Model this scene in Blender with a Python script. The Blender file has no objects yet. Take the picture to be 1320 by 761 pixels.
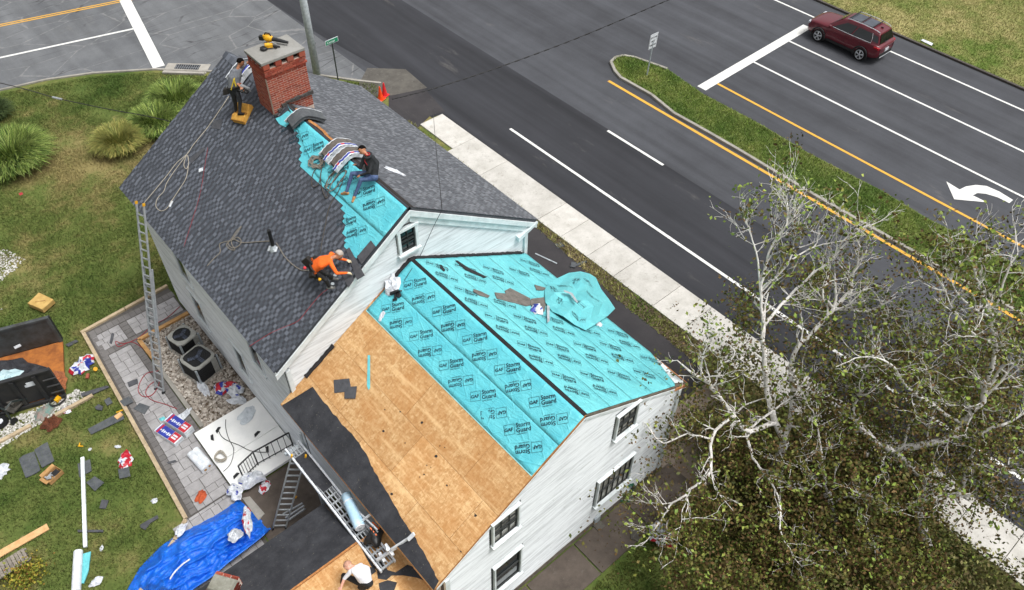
import bpy, bmesh, math, random
import numpy as np
from mathutils import Vector, Matrix, Quaternion
random.seed(7)
SC = bpy.context.scene
COL = SC.collection
PI = math.pi

# ---------------------------------------------------------------- camera
PITCH, ROLL, YAW, FPX, CAMZ = 0.81843166, 0.01780036, 0.73043054, 1027.8, 23.0
_f = Vector((math.sin(YAW)*math.cos(PITCH), math.cos(YAW)*math.cos(PITCH), -math.sin(PITCH)))
_r = Vector((math.cos(YAW), -math.sin(YAW), 0)); _u = _r.cross(_f)
CR = _r*math.cos(ROLL)+_u*math.sin(ROLL); CU = -_r*math.sin(ROLL)+_u*math.cos(ROLL)
cd = bpy.data.cameras.new('camera'); cam = bpy.data.objects.new('camera', cd); COL.objects.link(cam)
m = Matrix((CR, CU, -_f)).transposed().to_4x4(); m.translation = (0, 0, CAMZ)
cam.matrix_world = m
cd.sensor_width = 36; cd.lens = FPX/1320*36; cd.clip_start = .1; cd.clip_end = 2000
SC.camera = cam

# ---------------------------------------------------------------- overcast sky, soft sun, exposure
SUN_EL, SUN_AZ = math.radians(66), math.radians(150)      # azimuth clockwise from +Y
w = bpy.data.worlds.new('World'); SC.world = w; w.use_nodes = True
nt = w.node_tree; nt.nodes.clear()
sky = nt.nodes.new('ShaderNodeTexSky'); sky.sky_type = 'NISHITA'; sky.sun_disc = False
sky.sun_elevation = SUN_EL; sky.sun_rotation = SUN_AZ; sky.air_density = 1.0; sky.dust_density = 7.0
hs = nt.nodes.new('ShaderNodeHueSaturation'); hs.inputs['Saturation'].default_value = .12
bg = nt.nodes.new('ShaderNodeBackground'); bg.inputs['Strength'].default_value = .15
wo = nt.nodes.new('ShaderNodeOutputWorld')
nt.links.new(sky.outputs[0], hs.inputs['Color']); nt.links.new(hs.outputs[0], bg.inputs['Color']); nt.links.new(bg.outputs[0], wo.inputs[0])
sd = bpy.data.lights.new('sun', 'SUN'); sd.energy = 1.4; sd.angle = math.radians(16); sd.color = (1, .985, .965)
sun = bpy.data.objects.new('sun', sd); COL.objects.link(sun)
sdir = Vector((math.sin(SUN_AZ)*math.cos(SUN_EL), math.cos(SUN_AZ)*math.cos(SUN_EL), math.sin(SUN_EL)))
sun.rotation_mode = 'QUATERNION'; sun.rotation_quaternion = sdir.to_track_quat('Z', 'Y'); sun.location = (30, 0, 60)
SC.view_settings.view_transform = 'Standard'; SC.view_settings.look = 'None'
SC.view_settings.exposure = 0.34; SC.view_settings.gamma = 1

# ---------------------------------------------------------------- geometry of the picture -> places in the world
def ray(px, py):
    return (CR*((px-660)/FPX) - CU*((py-380.5)/FPX) + _f)
def at(px, py, z=0.0):
    d = ray(px, py); t = (z-CAMZ)/d.z
    return Vector((0, 0, CAMZ)) + d*t
# roof planes: z = a + b*X
MAIN_L = (5.8-4.0*3.2/4.78, 3.2/4.78); MAIN_R = (5.8+13.56*3.2/4.78, -3.2/4.78)
EXT_L = (4.5-4.2*2.55/4.5, 2.55/4.5); EXT_R = (4.5+13.15*2.55/4.45, -2.55/4.45)
def on(pl, px, py, off=0.0):
    a, b = pl; d = ray(px, py); n = Vector((-b, 0, 1)).normalized()
    o = Vector((0, 0, CAMZ)); t = (a + off/n.z + b*o.x - o.z)/(d.z-b*d.x)
    return o+d*t
def rp(pl, x, y, off=0.0):
    a, b = pl; n = Vector((-b, 0, 1)).normalized()
    return Vector((x, y, a+b*x)) + n*off
def rot_on(pl, ang=0.0):
    """frame on a roof plane: z = normal, x turned by ang from up-hill plan +X"""
    b = pl[1]; n = Vector((-b, 0, 1)).normalized(); t = Vector((1, 0, b)).normalized(); u = n.cross(t)
    return Matrix((t, u, n)).transposed().to_4x4() @ Matrix.Rotation(ang, 4, 'Z')

# ---------------------------------------------------------------- objects
PM = {}
def tag(o, label=None, cat=None, group=None, kind=None):
    if label: o['label'] = label
    if cat: o['category'] = cat
    if group: o['group'] = group
    if kind: o['kind'] = kind
    return o
def thing(name, label, cat, loc=(0, 0, 0), rz=0.0, group=None, kind=None, M=None):
    o = bpy.data.objects.new(name, None); COL.objects.link(o); o.empty_display_size = .2
    mm = M.copy() if M is not None else Matrix.Translation(Vector(loc)) @ Matrix.Rotation(rz, 4, 'Z')
    o.matrix_basis = mm; PM[o.name] = mm
    return tag(o, label, cat, group, kind)
def link(mesh, name, parent=None, M=None, world=False):
    o = bpy.data.objects.new(name, mesh); COL.objects.link(o)
    mm = M.copy() if M is not None else Matrix.Identity(4)
    if parent is not None:
        o.parent = parent
        if world: o.matrix_basis = PM[parent.name].inverted() @ mm; PM[o.name] = mm
        else: o.matrix_basis = mm; PM[o.name] = PM[parent.name] @ mm
    else:
        o.matrix_basis = mm; PM[o.name] = mm
    return o
def copy_tree(o, M=None, label=None, parent=None, rename=None):
    c = o.copy(); COL.objects.link(c)
    if rename: c.name = rename
    if parent is not None: c.parent = parent
    if M is not None: c.matrix_basis = M
    PM[c.name] = (PM[parent.name] @ c.matrix_basis) if parent is not None else c.matrix_basis.copy()
    if label: c['label'] = label
    for ch in list(o.children): copy_tree(ch, parent=c)
    return c

class MB:
    def __init__(s): s.v = []; s.f = []; s.mi = []
    def add(s, vs, fs, mi=0, M=None):
        o = len(s.v)
        s.v += [tuple(M @ Vector(p)) if M is not None else tuple(p) for p in vs]
        s.f += [tuple(i+o for i in f) for f in fs]; s.mi += [mi]*len(fs); return s
    def box(s, c, d, M=None, mi=0, rz=0, taper=1.0):
        x, y, z = [k/2 for k in d]; T = Matrix.Translation(Vector(c)) @ Matrix.Rotation(rz, 4, 'Z')
        if M is not None: T = M @ T
        t = taper
        vs = [(-x, -y, -z), (x, -y, -z), (x, y, -z), (-x, y, -z), (-x*t, -y*t, z), (x*t, -y*t, z), (x*t, y*t, z), (-x*t, y*t, z)]
        return s.add(vs, [(3, 2, 1, 0), (4, 5, 6, 7), (0, 1, 5, 4), (1, 2, 6, 5), (2, 3, 7, 6), (3, 0, 4, 7)], mi, T)
    def beam(s, a, b, wd, ht, up=(0, 0, 1), mi=0):
        a = Vector(a); b = Vector(b); d = (b-a); L = d.length; d.normalize()
        r = d.cross(Vector(up))
        if r.length < 1e-4: r = d.cross(Vector((1, 0, 0)))
        r.normalize(); u = r.cross(d)
        M = Matrix((d, r, u)).transposed().to_4x4(); M.translation = (a+b)/2
        return s.box((0, 0, 0), (L, wd, ht), M=M, mi=mi)
    def tube(s, pts, r, n=6, mi=0, cap=True):
        pts = [Vector(p) for p in pts]; rs = r if isinstance(r, (list, tuple)) else [r]*len(pts)
        o = len(s.v); up = None
        for i, p in enumerate(pts):
            d = (pts[min(i+1, len(pts)-1)]-pts[max(i-1, 0)])
            if d.length < 1e-7: d = Vector((0, 0, 1))
            d.normalize()
            if up is None:
                up = d.orthogonal().normalized()
            up = (up - d*up.dot(d))
            if up.length < 1e-5: up = d.orthogonal()
            up.normalize(); sd_ = d.cross(up)
            for k in range(n):
                a = 2*PI*k/n; s.v.append(tuple(p+(up*math.cos(a)+sd_*math.sin(a))*rs[i]))
        for i in range(len(pts)-1):
            for k in range(n):
                a = o+i*n+k; b = o+i*n+(k+1) % n; s.f.append((a, b, b+n, a+n)); s.mi.append(mi)
        if cap:
            s.f.append(tuple(o+k for k in reversed(range(n)))); s.mi.append(mi)
            e = o+(len(pts)-1)*n; s.f.append(tuple(e+k for k in range(n))); s.mi.append(mi)
        return s
    def prism(s, poly, z0, z1, mi=0, M=None):
        n = len(poly)
        A = sum(poly[i][0]*poly[(i+1) % n][1]-poly[(i+1) % n][0]*poly[i][1] for i in range(n))
        if A < 0: poly = poly[::-1]
        vs = [(p[0], p[1], z0) for p in poly]+[(p[0], p[1], z1) for p in poly]
        fs = [tuple(reversed(range(n))), tuple(range(n, 2*n))]+[(i, (i+1) % n, n+(i+1) % n, n+i) for i in range(n)]
        return s.add(vs, fs, mi, M)
    def solid(s, pts, thick, nrm, mi=0):
        """ngon of 3-D points, thickened downwards along -nrm"""
        pts = [Vector(p) for p in pts]; nrm = Vector(nrm).normalized(); n = len(pts)
        c = Vector((0, 0, 0))
        for i in range(n): c += pts[i].cross(pts[(i+1) % n])
        if c.dot(nrm) < 0: pts = pts[::-1]
        vs = [p-nrm*thick for p in pts]+pts
        fs = [tuple(reversed(range(n))), tuple(range(n, 2*n))]+[(i, (i+1) % n, n+(i+1) % n, n+i) for i in range(n)]
        return s.add(vs, fs, mi)
    def grid(s, fn, nu, nv, mi=0):
        o = len(s.v)
        for i in range(nu+1):
            for j in range(nv+1): s.v.append(tuple(fn(i/nu, j/nv)))
        for i in range(nu):
            for j in range(nv):
                a = o+i*(nv+1)+j; s.f.append((a, a+nv+1, a+nv+2, a+1)); s.mi.append(mi)
        return s
    def ball(s, c, r, nu=8, nv=6, mi=0, M=None):
        rx, ry, rz_ = r if isinstance(r, (tuple, list)) else (r, r, r)
        vs = [(c[0], c[1], c[2]-rz_)]; fs = []
        for i in range(1, nv):
            t = -PI/2+PI*i/nv
            for k in range(nu):
                a = 2*PI*k/nu; vs.append((c[0]+rx*math.cos(t)*math.cos(a), c[1]+ry*math.cos(t)*math.sin(a), c[2]+rz_*math.sin(t)))
        vs.append((c[0], c[1], c[2]+rz_)); L = len(vs)-1
        for k in range(nu):
            fs.append((0, 1+(k+1) % nu, 1+k)); fs.append((L, L-nu+k, L-nu+(k+1) % nu))
            for i in range(nv-2):
                a = 1+i*nu+k; b = 1+i*nu+(k+1) % nu; fs.append((a, b, b+nu, a+nu))
        return s.add(vs, fs, mi, M)
    def lathe(s, prof, n=16, M=None, mi=0):
        vs = []; fs = []
        for r, z in prof:
            for k in range(n): a = 2*PI*k/n; vs.append((r*math.cos(a), r*math.sin(a), z))
        for i in range(len(prof)-1):
            for k in range(n): a = i*n+k; b = i*n+(k+1) % n; fs.append((a, b, b+n, a+n))
        fs.append(tuple(reversed(range(n)))); fs.append(tuple(range(len(vs)-n, len(vs))))
        return s.add(vs, fs, mi, M)
    def mesh(s, name, mats, smooth=False):
        me = bpy.data.meshes.new(name); me.from_pydata(s.v, [], s.f)
        for m_ in (mats if isinstance(mats, (list, tuple)) else [mats]): me.materials.append(m_)
        if any(s.mi): me.polygons.foreach_set('material_index', s.mi)
        if smooth: me.polygons.foreach_set('use_smooth', [True]*len(me.polygons))
        me.update(); return me
    def build(s, name, mats, parent=None, world=False, smooth=False, bevel=0, M=None, kind=None, label=None, solid=0):
        o = link(s.mesh(name, mats, smooth), name, parent, M, world)
        if bevel:
            b = o.modifiers.new('bevel', 'BEVEL'); b.width = bevel; b.segments = 2; b.limit_method = 'ANGLE'; b.angle_limit = .7
        if solid:
            b = o.modifiers.new('thickness', 'SOLIDIFY'); b.thickness = solid; b.offset = 0
        if kind: o['kind'] = kind
        if label: o['label'] = label
        return o
def np_mesh(name, V, F, mat_, k):
    """V (n,3) float, F (m,k) int"""
    me = bpy.data.meshes.new(name); me.vertices.add(len(V)); me.vertices.foreach_set('co', V.astype(np.float32).ravel())
    me.loops.add(F.size); me.loops.foreach_set('vertex_index', F.astype(np.int32).ravel())
    me.polygons.add(len(F)); me.polygons.foreach_set('loop_start', np.arange(0, F.size, k, dtype=np.int32))
    me.update(calc_edges=True); me.materials.append(mat_); return me

# ---------------------------------------------------------------- procedural materials
def lin(h):
    h = h.lstrip('#'); c = [int(h[i:i+2], 16)/255 for i in (0, 2, 4)]
    return tuple(((x/12.92) if x <= .04045 else ((x+.055)/1.055)**2.4) for x in c)+(1,)
class N:
    def __init__(s, name):
        s.m = bpy.data.materials.new(name); s.m.use_nodes = True; s.t = s.m.node_tree; s.t.nodes.clear()
        s.out = s.n('OutputMaterial'); s.b = s.n('BsdfPrincipled'); s.l(s.b.outputs[0], s.out.inputs['Surface'])
        s.obj = s.n('TexCoord').outputs['Object']; s.pos = s.n('NewGeometry').outputs['Position']
    def n(s, t, **k):
        x = s.t.nodes.new('ShaderNode'+t)
        for a, b in k.items(): setattr(x, a, b)
        return x
    def l(s, a, b): s.t.links.new(a, b)
    def map(s, src, scale=(1, 1, 1), rot=(0, 0, 0)):
        x = s.n('Mapping'); x.inputs['Scale'].default_value = scale; x.inputs['Rotation'].default_value = rot; s.l(src, x.inputs[0]); return x.outputs[0]
    def noise(s, src, scale, detail=4, rough=.6, dist=0):
        x = s.n('TexNoise'); x.inputs['Scale'].default_value = scale; x.inputs['Detail'].default_value = detail
        x.inputs['Roughness'].default_value = rough; x.inputs['Distortion'].default_value = dist
        s.l(src, x.inputs['Vector']); return x.outputs['Fac']
    def vor(s, src, scale, feature='F1', out='Distance', rand=1):
        x = s.n('TexVoronoi'); x.feature = feature; x.inputs['Scale'].default_value = scale; x.inputs['Randomness'].default_value = rand
        s.l(src, x.inputs['Vector']); return x.outputs[out]
    def ramp(s, src, stops):
        x = s.n('ValToRGB'); e = x.color_ramp.elements
        while len(e) < len(stops): e.new(.5)
        for i, (p, c) in enumerate(stops): e[i].position = p; e[i].color = c if isinstance(c, tuple) else (c, c, c, 1)
        s.l(src, x.inputs[0]); return x.outputs[0]
    def mix(s, f, a, b, mode='MIX'):
        x = s.n('Mix'); x.data_type = 'RGBA'; x.blend_type = mode
        for i, v in ((0, f), (6, a), (7, b)):
            if isinstance(v, bpy.types.NodeSocket): s.l(v, x.inputs[i])
            elif i == 0: x.inputs[0].default_value = v
            else: x.inputs[i].default_value = v
        return x.outputs[2]
    def math(s, op, a, b=0.0, c=None):
        x = s.n('Math', operation=op)
        for i, v in enumerate((a, b) if c is None else (a, b, c)):
            if isinstance(v, bpy.types.NodeSocket): s.l(v, x.inputs[i])
            else: x.inputs[i].default_value = v
        return x.outputs[0]
    def rand(s):
        return s.math('FRACT', s.math('ADD', s.n('ObjectInfo').outputs['Random'], s.n('NewGeometry').outputs['Random Per Island']))
    def col(s, c):
        if isinstance(c, bpy.types.NodeSocket): s.l(c, s.b.inputs['Base Color'])
        else: s.b.inputs['Base Color'].default_value = c
    def bump(s, h, strength=.3, dist=.01):
        x = s.n('Bump'); x.inputs['Strength'].default_value = strength; x.inputs['Distance'].default_value = dist
        s.l(h, x.inputs['Height']); s.l(x.outputs[0], s.b.inputs['Normal'])
    def set(s, rough=.8, metal=0, spec=None):
        if isinstance(rough, bpy.types.NodeSocket): s.l(rough, s.b.inputs['Roughness'])
        else: s.b.inputs['Roughness'].default_value = rough
        s.b.inputs['Metallic'].default_value = metal
        if spec is not None: s.b.inputs['Specular IOR Level'].default_value = spec
        return s.m
def mat(name, c, c2=None, scale=6, rough=.75, bump=.15, bscale=40, metal=0, rnd=0.0, spec=None, bd=.01, world=False):
    """plain worn material: two colours in noise patches, fine grain, per-piece variation"""
    q = N(name); src = q.pos if world else q.obj
    a = lin(c); b = lin(c2) if c2 else tuple([k*.8 for k in a[:3]]+[1])
    f = q.ramp(q.noise(src, scale, 5, .65), [(.35, 0.0), (.65, 1.0)])
    colr = q.mix(f, a, b)
    if rnd:
        g = q.math('MULTIPLY_ADD', q.rand(), 2*rnd, 1-rnd)
        cc = q.n('CombineColor'); [q.l(g, cc.inputs[i]) for i in range(3)]
        colr = q.mix(1.0, colr, cc.outputs[0], 'MULTIPLY')
    q.col(colr)
    if bump: q.bump(q.noise(src, bscale, 3), bump, bd)
    return q.set(rough, metal, spec)
# ================================================================ materials
def lawn_mat(name, blade=False, seed=0.0, greens=('#3f5422', '#5d6834', '#877b50'), dry=.5):
    q = N(name); p = q.map(q.pos, (1, 1, 1)); 
    big = q.noise(p, .16+seed, 3, .6); mid = q.noise(p, .8, 7, .75); fine = q.noise(p, 9, 4, .7)
    f = q.math('ADD', q.math('MULTIPLY', big, .55), q.math('MULTIPLY', mid, .45))
    sx = q.n('SeparateXYZ'); q.l(p, sx.inputs[0]); yy = q.math('ABSOLUTE', q.math('DIVIDE', q.math('SUBTRACT', sx.outputs[1], 35.0), 6.0))   # the trodden dry middle of the lawn
    f = q.math('ADD', f, q.math('MULTIPLY', q.math('MAXIMUM', q.math('SUBTRACT', 1.0, yy), 0.0), .055 if seed == 0 else 0.0))
    c = q.ramp(f, [(dry-.11, lin(greens[0])), (dry, lin(greens[1])), (dry+.12, lin(greens[2]))])
    c = q.mix(q.ramp(fine, [(.38, 0.0), (.7, .85)]), c, q.mix(.5, c, lin('#39401f')))
    if not blade:
        soil = q.ramp(q.noise(p, 2.3, 6, .75), [(.62, 0.0), (.72, .75)])
        c = q.mix(soil, c, lin('#857a58'))
    else:
        g = q.math('MULTIPLY_ADD', q.rand(), .9, .58); cc = q.n('CombineColor'); [q.l(g, cc.inputs[i]) for i in range(3)]
        c = q.mix(1.0, c, cc.outputs[0], 'MULTIPLY')
    q.col(c); q.bump(q.noise(p, 30, 4), .6, .03)
    return q.set(.9, 0, .2)
def asphalt_mat(name, base, light, streak=.5, cracks=False, grain=.5):
    q = N(name); p = q.pos
    lane = q.noise(q.map(p, (1.1, .05, 1)), 1.0, 4, .55)
    blot = q.noise(p, .5, 5, .65); fine = q.noise(p, 25, 3, .8)
    f = q.math('ADD', q.math('MULTIPLY', lane, streak), q.math('MULTIPLY', blot, 1-streak))
    c = q.ramp(f, [(.33, lin(base)), (.68, lin(light))])
    c = q.mix(q.ramp(fine, [(.35, grain), (.62, 0.0)]), c, q.mix(.4, c, (.02, .02, .02, 1)))
    band = q.ramp(q.noise(q.map(p, (1, .02, 1)), 1.1, 3, .5), [(.42, 0.0), (.62, .4)]); c = q.mix(band, c, q.mix(.5, c, (.01, .01, .011, 1)))
    oil = q.ramp(q.noise(q.map(p, (1.6, .5, 1)), 1.3, 7, .8), [(.66, 0.0), (.74, .5)]); c = q.mix(oil, c, lin('#2b2b2c'))
    dust = q.ramp(q.noise(q.map(p, (.9, .25, 1)), .8, 6, .7), [(.62, 0.0), (.82, .3)])
    c = q.mix(dust, c, lin('#8d8880'))
    if cracks:
        d = q.vor(q.map(p, (.22, .5, 1), (0, 0, .25)), 1.0, 'DISTANCE_TO_EDGE'); nz = q.noise(p, 2.5, 4)
        dd = q.math('ADD', d, q.math('MULTIPLY', q.math('SUBTRACT', nz, .5), .05))
        k = q.ramp(dd, [(.003, 1.0), (.01, 0.0)])
        c = q.mix(q.math('MULTIPLY', k, .22), c, lin('#a5a39e'))
        d2 = q.vor(q.map(p, (.12, .9, 1), (0, 0, -.22)), 1.3, 'DISTANCE_TO_EDGE')
        k2 = q.math('MULTIPLY', q.ramp(d2, [(.006, 1.0), (.016, 0.0)]), q.ramp(q.noise(p, .35, 3), [(.5, 0.0), (.6, .9)]))
        c = q.mix(k2, c, lin('#3a3a3c'))
        st = q.ramp(q.noise(q.map(p, (.35, 2.2, 1), (0, 0, .2)), 1.2, 5, .7), [(.63, 0.0), (.72, .6)])
        c = q.mix(st, c, lin('#55554f'))
    q.col(c); q.bump(fine, .25, .006)
    return q.set(.85, 0, .3)
def paint_mat(name, c, wear=.4):
    q = N(name); n1 = q.noise(q.pos, 7, 6, .75)
    q.col(q.mix(q.ramp(n1, [(.28-.05, wear*2), (.45, 0.0)]), q.mix(q.noise(q.pos, 1.5, 3), lin(c), q.mix(.15, lin(c), lin('#77756f'))), lin('#6d6d6b')))
    return q.set(.6, 0, .3)
def concrete_mat(name, c, c2, stain=.35, sc=1.0):
    q = N(name); p = q.pos
    f = q.noise(p, 1.2*sc, 6, .7); fine = q.noise(p, 22, 4, .75)
    k = q.mix(q.ramp(f, [(.38, 0.0), (.66, 1.0)]), lin(c), lin(c2))
    k = q.mix(q.ramp(q.noise(p, 3.2*sc, 6, .8), [(.56, 0.0), (.66, stain)]), k, lin('#8a867c'))
    k = q.mix(q.ramp(fine, [(.3, .35), (.5, 0.0)]), k, q.mix(.6, k, (.12, .11, .1, 1)))
    g = q.math('MULTIPLY_ADD', q.rand(), .12, .94); cc = q.n('CombineColor'); [q.l(g, cc.inputs[i]) for i in range(3)]
    q.col(q.mix(1.0, k, cc.outputs[0], 'MULTIPLY')); q.bump(fine, .3, .006)
    return q.set(.85, 0, .3)
M_LAWN = lawn_mat('lawn'); M_BLADE = lawn_mat('grass_blade', True)
M_MED = lawn_mat('median_lawn', False, .1, ('#506430', '#6a7440', '#827e50'), .52); M_MEDB = lawn_mat('median_blade', True, .1, ('#5a7430', '#7c8c42', '#989556'), .55)
M_VERGE = lawn_mat('verge_lawn', False, .05, ('#627434', '#858550', '#a89c6c'), .5); M_VERGEB = lawn_mat('verge_blade', True, .05, ('#667c36', '#8a8a52', '#aca070'), .5)
M_SHADE = lawn_mat('dark_lawn', False, .2, ('#36401c', '#4b4f26', '#5f5536'), .5); M_DARKBLADE = lawn_mat('dark_blade', True, .2, ('#3e4f1c', '#545c28', '#695c38'), .52)  # darker, browner lawn mix for the lower right ground
M_ROAD = asphalt_mat('asphalt_road', '#38393d', '#505257', .65); M_ROADN = asphalt_mat('asphalt_new_lane', '#242529', '#3a3b40', .8)
M_SIDE = asphalt_mat('asphalt_side_street', '#595b5e', '#737577', .35, True); M_DRIVE = asphalt_mat('asphalt_driveway', '#2e2c2f', '#434041', .2, False, .7)
M_WHITEP = paint_mat('white_road_paint', '#d6d6d2'); M_YELP = paint_mat('yellow_road_paint', '#cf9c34')
M_WALK = concrete_mat('sidewalk_concrete', '#bebbb5', '#a9a69f', .6); M_CURB = concrete_mat('kerb_concrete', '#9a968e', '#7d7a73')
M_PATH = concrete_mat('path_concrete', '#5c534b', '#473f39', .15); M_APRON = concrete_mat('apron_concrete', '#5a5751', '#474440', .3)
M_SOIL = mat('bare_soil', '#5f5040', '#43392c', 3, .95, .8, 14, bd=.03, world=True)

# ================================================================ ground, roads
ground = MB()
n_ = 60
def gp(u, v): return (-160+420*u, -140+420*v, 0)
ground.grid(gp, 40, 40)
g0 = ground.build('ground', M_LAWN, kind='structure')
def sheet(name, pts, z, m_, parent=None):
    b = MB(); n = len(pts); A = sum(pts[i][0]*pts[(i+1) % n][1]-pts[(i+1) % n][0]*pts[i][1] for i in range(n))
    if A < 0: pts = pts[::-1]
    b.add([(p[0], p[1], z) for p in pts], [tuple(range(n))])
    return b.build(name, m_, parent, kind='structure', world=parent is not None)
CURB_L = [(-60, 58), (-20, 49.2), (3.82, 43.88), (6, 43.35), (8.06, 42.44), (10.71, 40.72), (12.5, 38.95), (14.9, 36.8), (16.9, 34.85), (18.3, 32.9), (19.1, 31.9)]
side = sheet('side_street', CURB_L+[(19.6, 31.5), (19.6, 62), (-60, 76)], .012, M_SIDE)
road = sheet('main_road', [(19.1, 28), (19.1, 140), (44.55, 140), (44.55, -90), (19.6, -90), (19.6, 28)], .016, M_ROAD)
sheet('new_asphalt_lane', [(19.25, 27.7), (19.9, 33), (19.3, 38.5), (18.6, 60), (25.28, 60), (25.28, -90), (19.65, -90), (19.65, 27.7)], .020, M_ROADN, road)
driveway = sheet('driveway', [(13.3, 8.25), (17.25, 8.35), (17.35, 13), (17.75, 17.9), (18.0, 21.3), (18.05, 27.4), (19.3, 27.9), (20.1, 27.75), (20.6, 30.2), (18.9, 30.9), (17.2, 28.5), (13.9, 28.0)], .024, M_DRIVE)
sheet('broken_apron', [(18.9, 30.6), (20.7, 30.0), (20.9, 32.2), (19.4, 33.6), (18.2, 32.6), (17.9, 31.2)], .026, M_APRON, driveway)
sheet('soil_strip', [(17.25, 8.3), (18.15, 8.3), (18.15, 28), (17.2, 28)], .006, M_SOIL)
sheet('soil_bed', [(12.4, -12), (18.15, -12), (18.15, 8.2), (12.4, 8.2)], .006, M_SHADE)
# markings
def strip(name, x0, y0, x1, y1, wd, m_, z=.026, parent=None):
    d = Vector((x1-x0, y1-y0)).normalized(); nn = Vector((-d.y, d.x))*wd/2
    return sheet(name, [(x0+nn.x, y0+nn.y), (x1+nn.x, y1+nn.y), (x1-nn.x, y1-nn.y), (x0-nn.x, y0-nn.y)], z, m_, parent)
strip('white_lane_line', 21.63, 24.5, 21.63, -80, .14, M_WHITEP, .026, road)
strip('white_dash', 25.18, 21.3, 25.2, 17.7, .14, M_WHITEP, .026, road)
strip('yellow_line', 28.43, 24.4, 28.43, -80, .17, M_YELP, .026, road)
strip('yellow_line', 32.66, 20.5, 32.66, -80, .15, M_YELP, .026, road)
strip('white_lane_line', 35.9, 20.6, 35.95, -80, .13, M_WHITEP, .026, road)
strip('white_lane_line', 39.28, 20.7, 39.28, -80, .13, M_WHITEP, .026, road)
strip('white_lane_line', 42.72, 27, 42.72, -80, .13, M_WHITEP, .026, road)
strip('stop_line', 31.65, 20.75, 41.5, 21.0, .55, M_WHITEP, .030, road)
AR = [(1219.8, 234), (1237, 244.5), (1245, 240.5), (1258, 238.5), (1272, 240), (1288, 247), (1306, 258), (1301, 262), (1286, 254.5), (1271, 250), (1260, 249), (1254, 252), (1272.5, 261), (1230, 257)]
sheet('left_turn_arrow', [tuple(at(x, y, .03)[:2]) for x, y in AR], .03, M_WHITEP, road)
p0, p1 = at(-60, 45.5), at(118, 9.5); dd_ = (p1-p0).normalized(); nn_ = Vector((-dd_.y, dd_.x, 0))*.11
for s_ in (-1, 1):
    a, b = p0+nn_*s_, p1+nn_*s_; strip('yellow_line', a.x, a.y, b.x+dd_.x*6, b.y+dd_.y*6, .11, M_YELP, .02, side)
a, b = at(-60, 88), at(175, 37); strip('white_lane_line', a.x, a.y, b.x, b.y, .16, M_WHITEP, .02, side)
a, b = at(161, 0), at(205, 87); strip('stop_line', a.x, a.y, b.x, b.y, .62, M_WHITEP, .024, side)
# kerbs
def path_strip(name, pts, wd, z0, z1, m_, parent=None, kind='structure', bevel=0):
    b = MB()
    for i in range(len(pts)-1):
        a = Vector(pts[i]+(0,)) ; c = Vector(pts[i+1]+(0,)); d = (c-a).normalized()
        b.beam(Vector((a.x, a.y, (z0+z1)/2))-d*.01*(i % 2), Vector((c.x, c.y, (z0+z1)/2+.0007*(i % 3))), wd, z1-z0)
    return b.build(name, m_, parent, kind=kind, bevel=bevel, world=parent is not None)
path_strip('kerb', CURB_L[1:], .13, -.05, .07, M_CURB)
path_strip('kerb', [(44.6, -80), (44.6, 60)], .16, -.05, .13, mat('dark_kerb', '#4b4540', '#38332f', 8, .9, .3, 30, world=True))
# median
ML_ = [(787.5, 80), (793, 92), (800, 100), (840, 122.5), (872.5, 144), (910, 165), (960, 189.5), (990, 210), (1040, 237), (1090, 265), (1140, 295)]
MR_ = [(794, 74), (804, 72), (817.5, 74), (860, 89), (910, 119), (985, 160), (1045, 192.5), (1102, 222), (1140, 244), (1202, 275), (1240, 300), (1320, 340)]
left = [tuple(at(x, y, .1)[:2]) for x, y in ML_]+[(28.72, 2.0), (28.72, -60)]
right = [tuple(at(x, y, .1)[:2]) for x, y in MR_]+[(31.2, -60)]
left[4:11] = [(28.72+.05*math.sin(i), p[1]) for i, p in enumerate(left[4:11])]
right[4:12] = [(31.2+.1*math.sin(i*2.1), p[1]) for i, p in enumerate(right[4:12])]
med_poly = left[::-1]+right
b = MB(); b.prism(med_poly, 0.0, .11); median = b.build('median_island', M_MED, kind='structure')
kb = left[::-1][1:]+right[:4]
for i in range(len(kb)-1):
    b = MB(); a = Vector(kb[i]+(.07,)); c = Vector(kb[i+1]+(.07,)); b.beam(a, c, .17, .16+.002*(i % 2))
    b.build('kerb_stone', M_CURB, median, kind=None, world=True, bevel=.02)
# far verge over the kerb
sheet('grass_verge', [(44.7, -90), (44.7, 60), (90, 60), (90, -90)], .06, M_VERGE)
# sidewalk: slabs with joints
walk = thing('sidewalk', None, None, (19, 10, 0), kind='structure')
jy = [27.6]
for a, b_ in ((612, 215), (700, 279.5), (732, 300), (764, 326), (799, 351), (862, 380)):
    jy.append(at(a, b_, .05).y)
jy = sorted(set([27.6, 25.0, 22.6]+[y for y in jy if y < 22]), reverse=True)
while jy[-1] > -14: jy.append(jy[-1]-1.55)
for i in range(len(jy)-1):
    y1, y0 = jy[i], jy[i+1]
    if y1-y0 < .25: continue
    b = MB(); xl = 18.1 if y1 < 27 else 18.45
    b.box(((xl+19.82)/2, (y0+y1)/2, .02+.002*(i % 3)), (19.82-xl, y1-y0-.02, .1))
    b.build('slab', M_WALK, walk, world=True, bevel=.008)
# concrete path along the gable wall of the extension
path = thing('garden_path', None, None, (9, 6, 0), kind='structure')
for x0, x1 in ((5.0, 6.95), (6.97, 8.9), (8.92, 11.1), (11.12, 13.3)):
    b = MB(); b.box(((x0+x1)/2, 6.33, .01), (x1-x0-.03, 1.2, .07)); b.build('slab', M_PATH, path, world=True, bevel=.01)
b = MB(); b.prism([(13.0, 5.4), (17.2, 6.1), (17.2, 8.25), (13.2, 8.2), (13.0, 7)], -.03, .03); b.build('slab', concrete_mat('warm_concrete', '#8b7f72', '#736457', .3), path, world=True)
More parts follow.
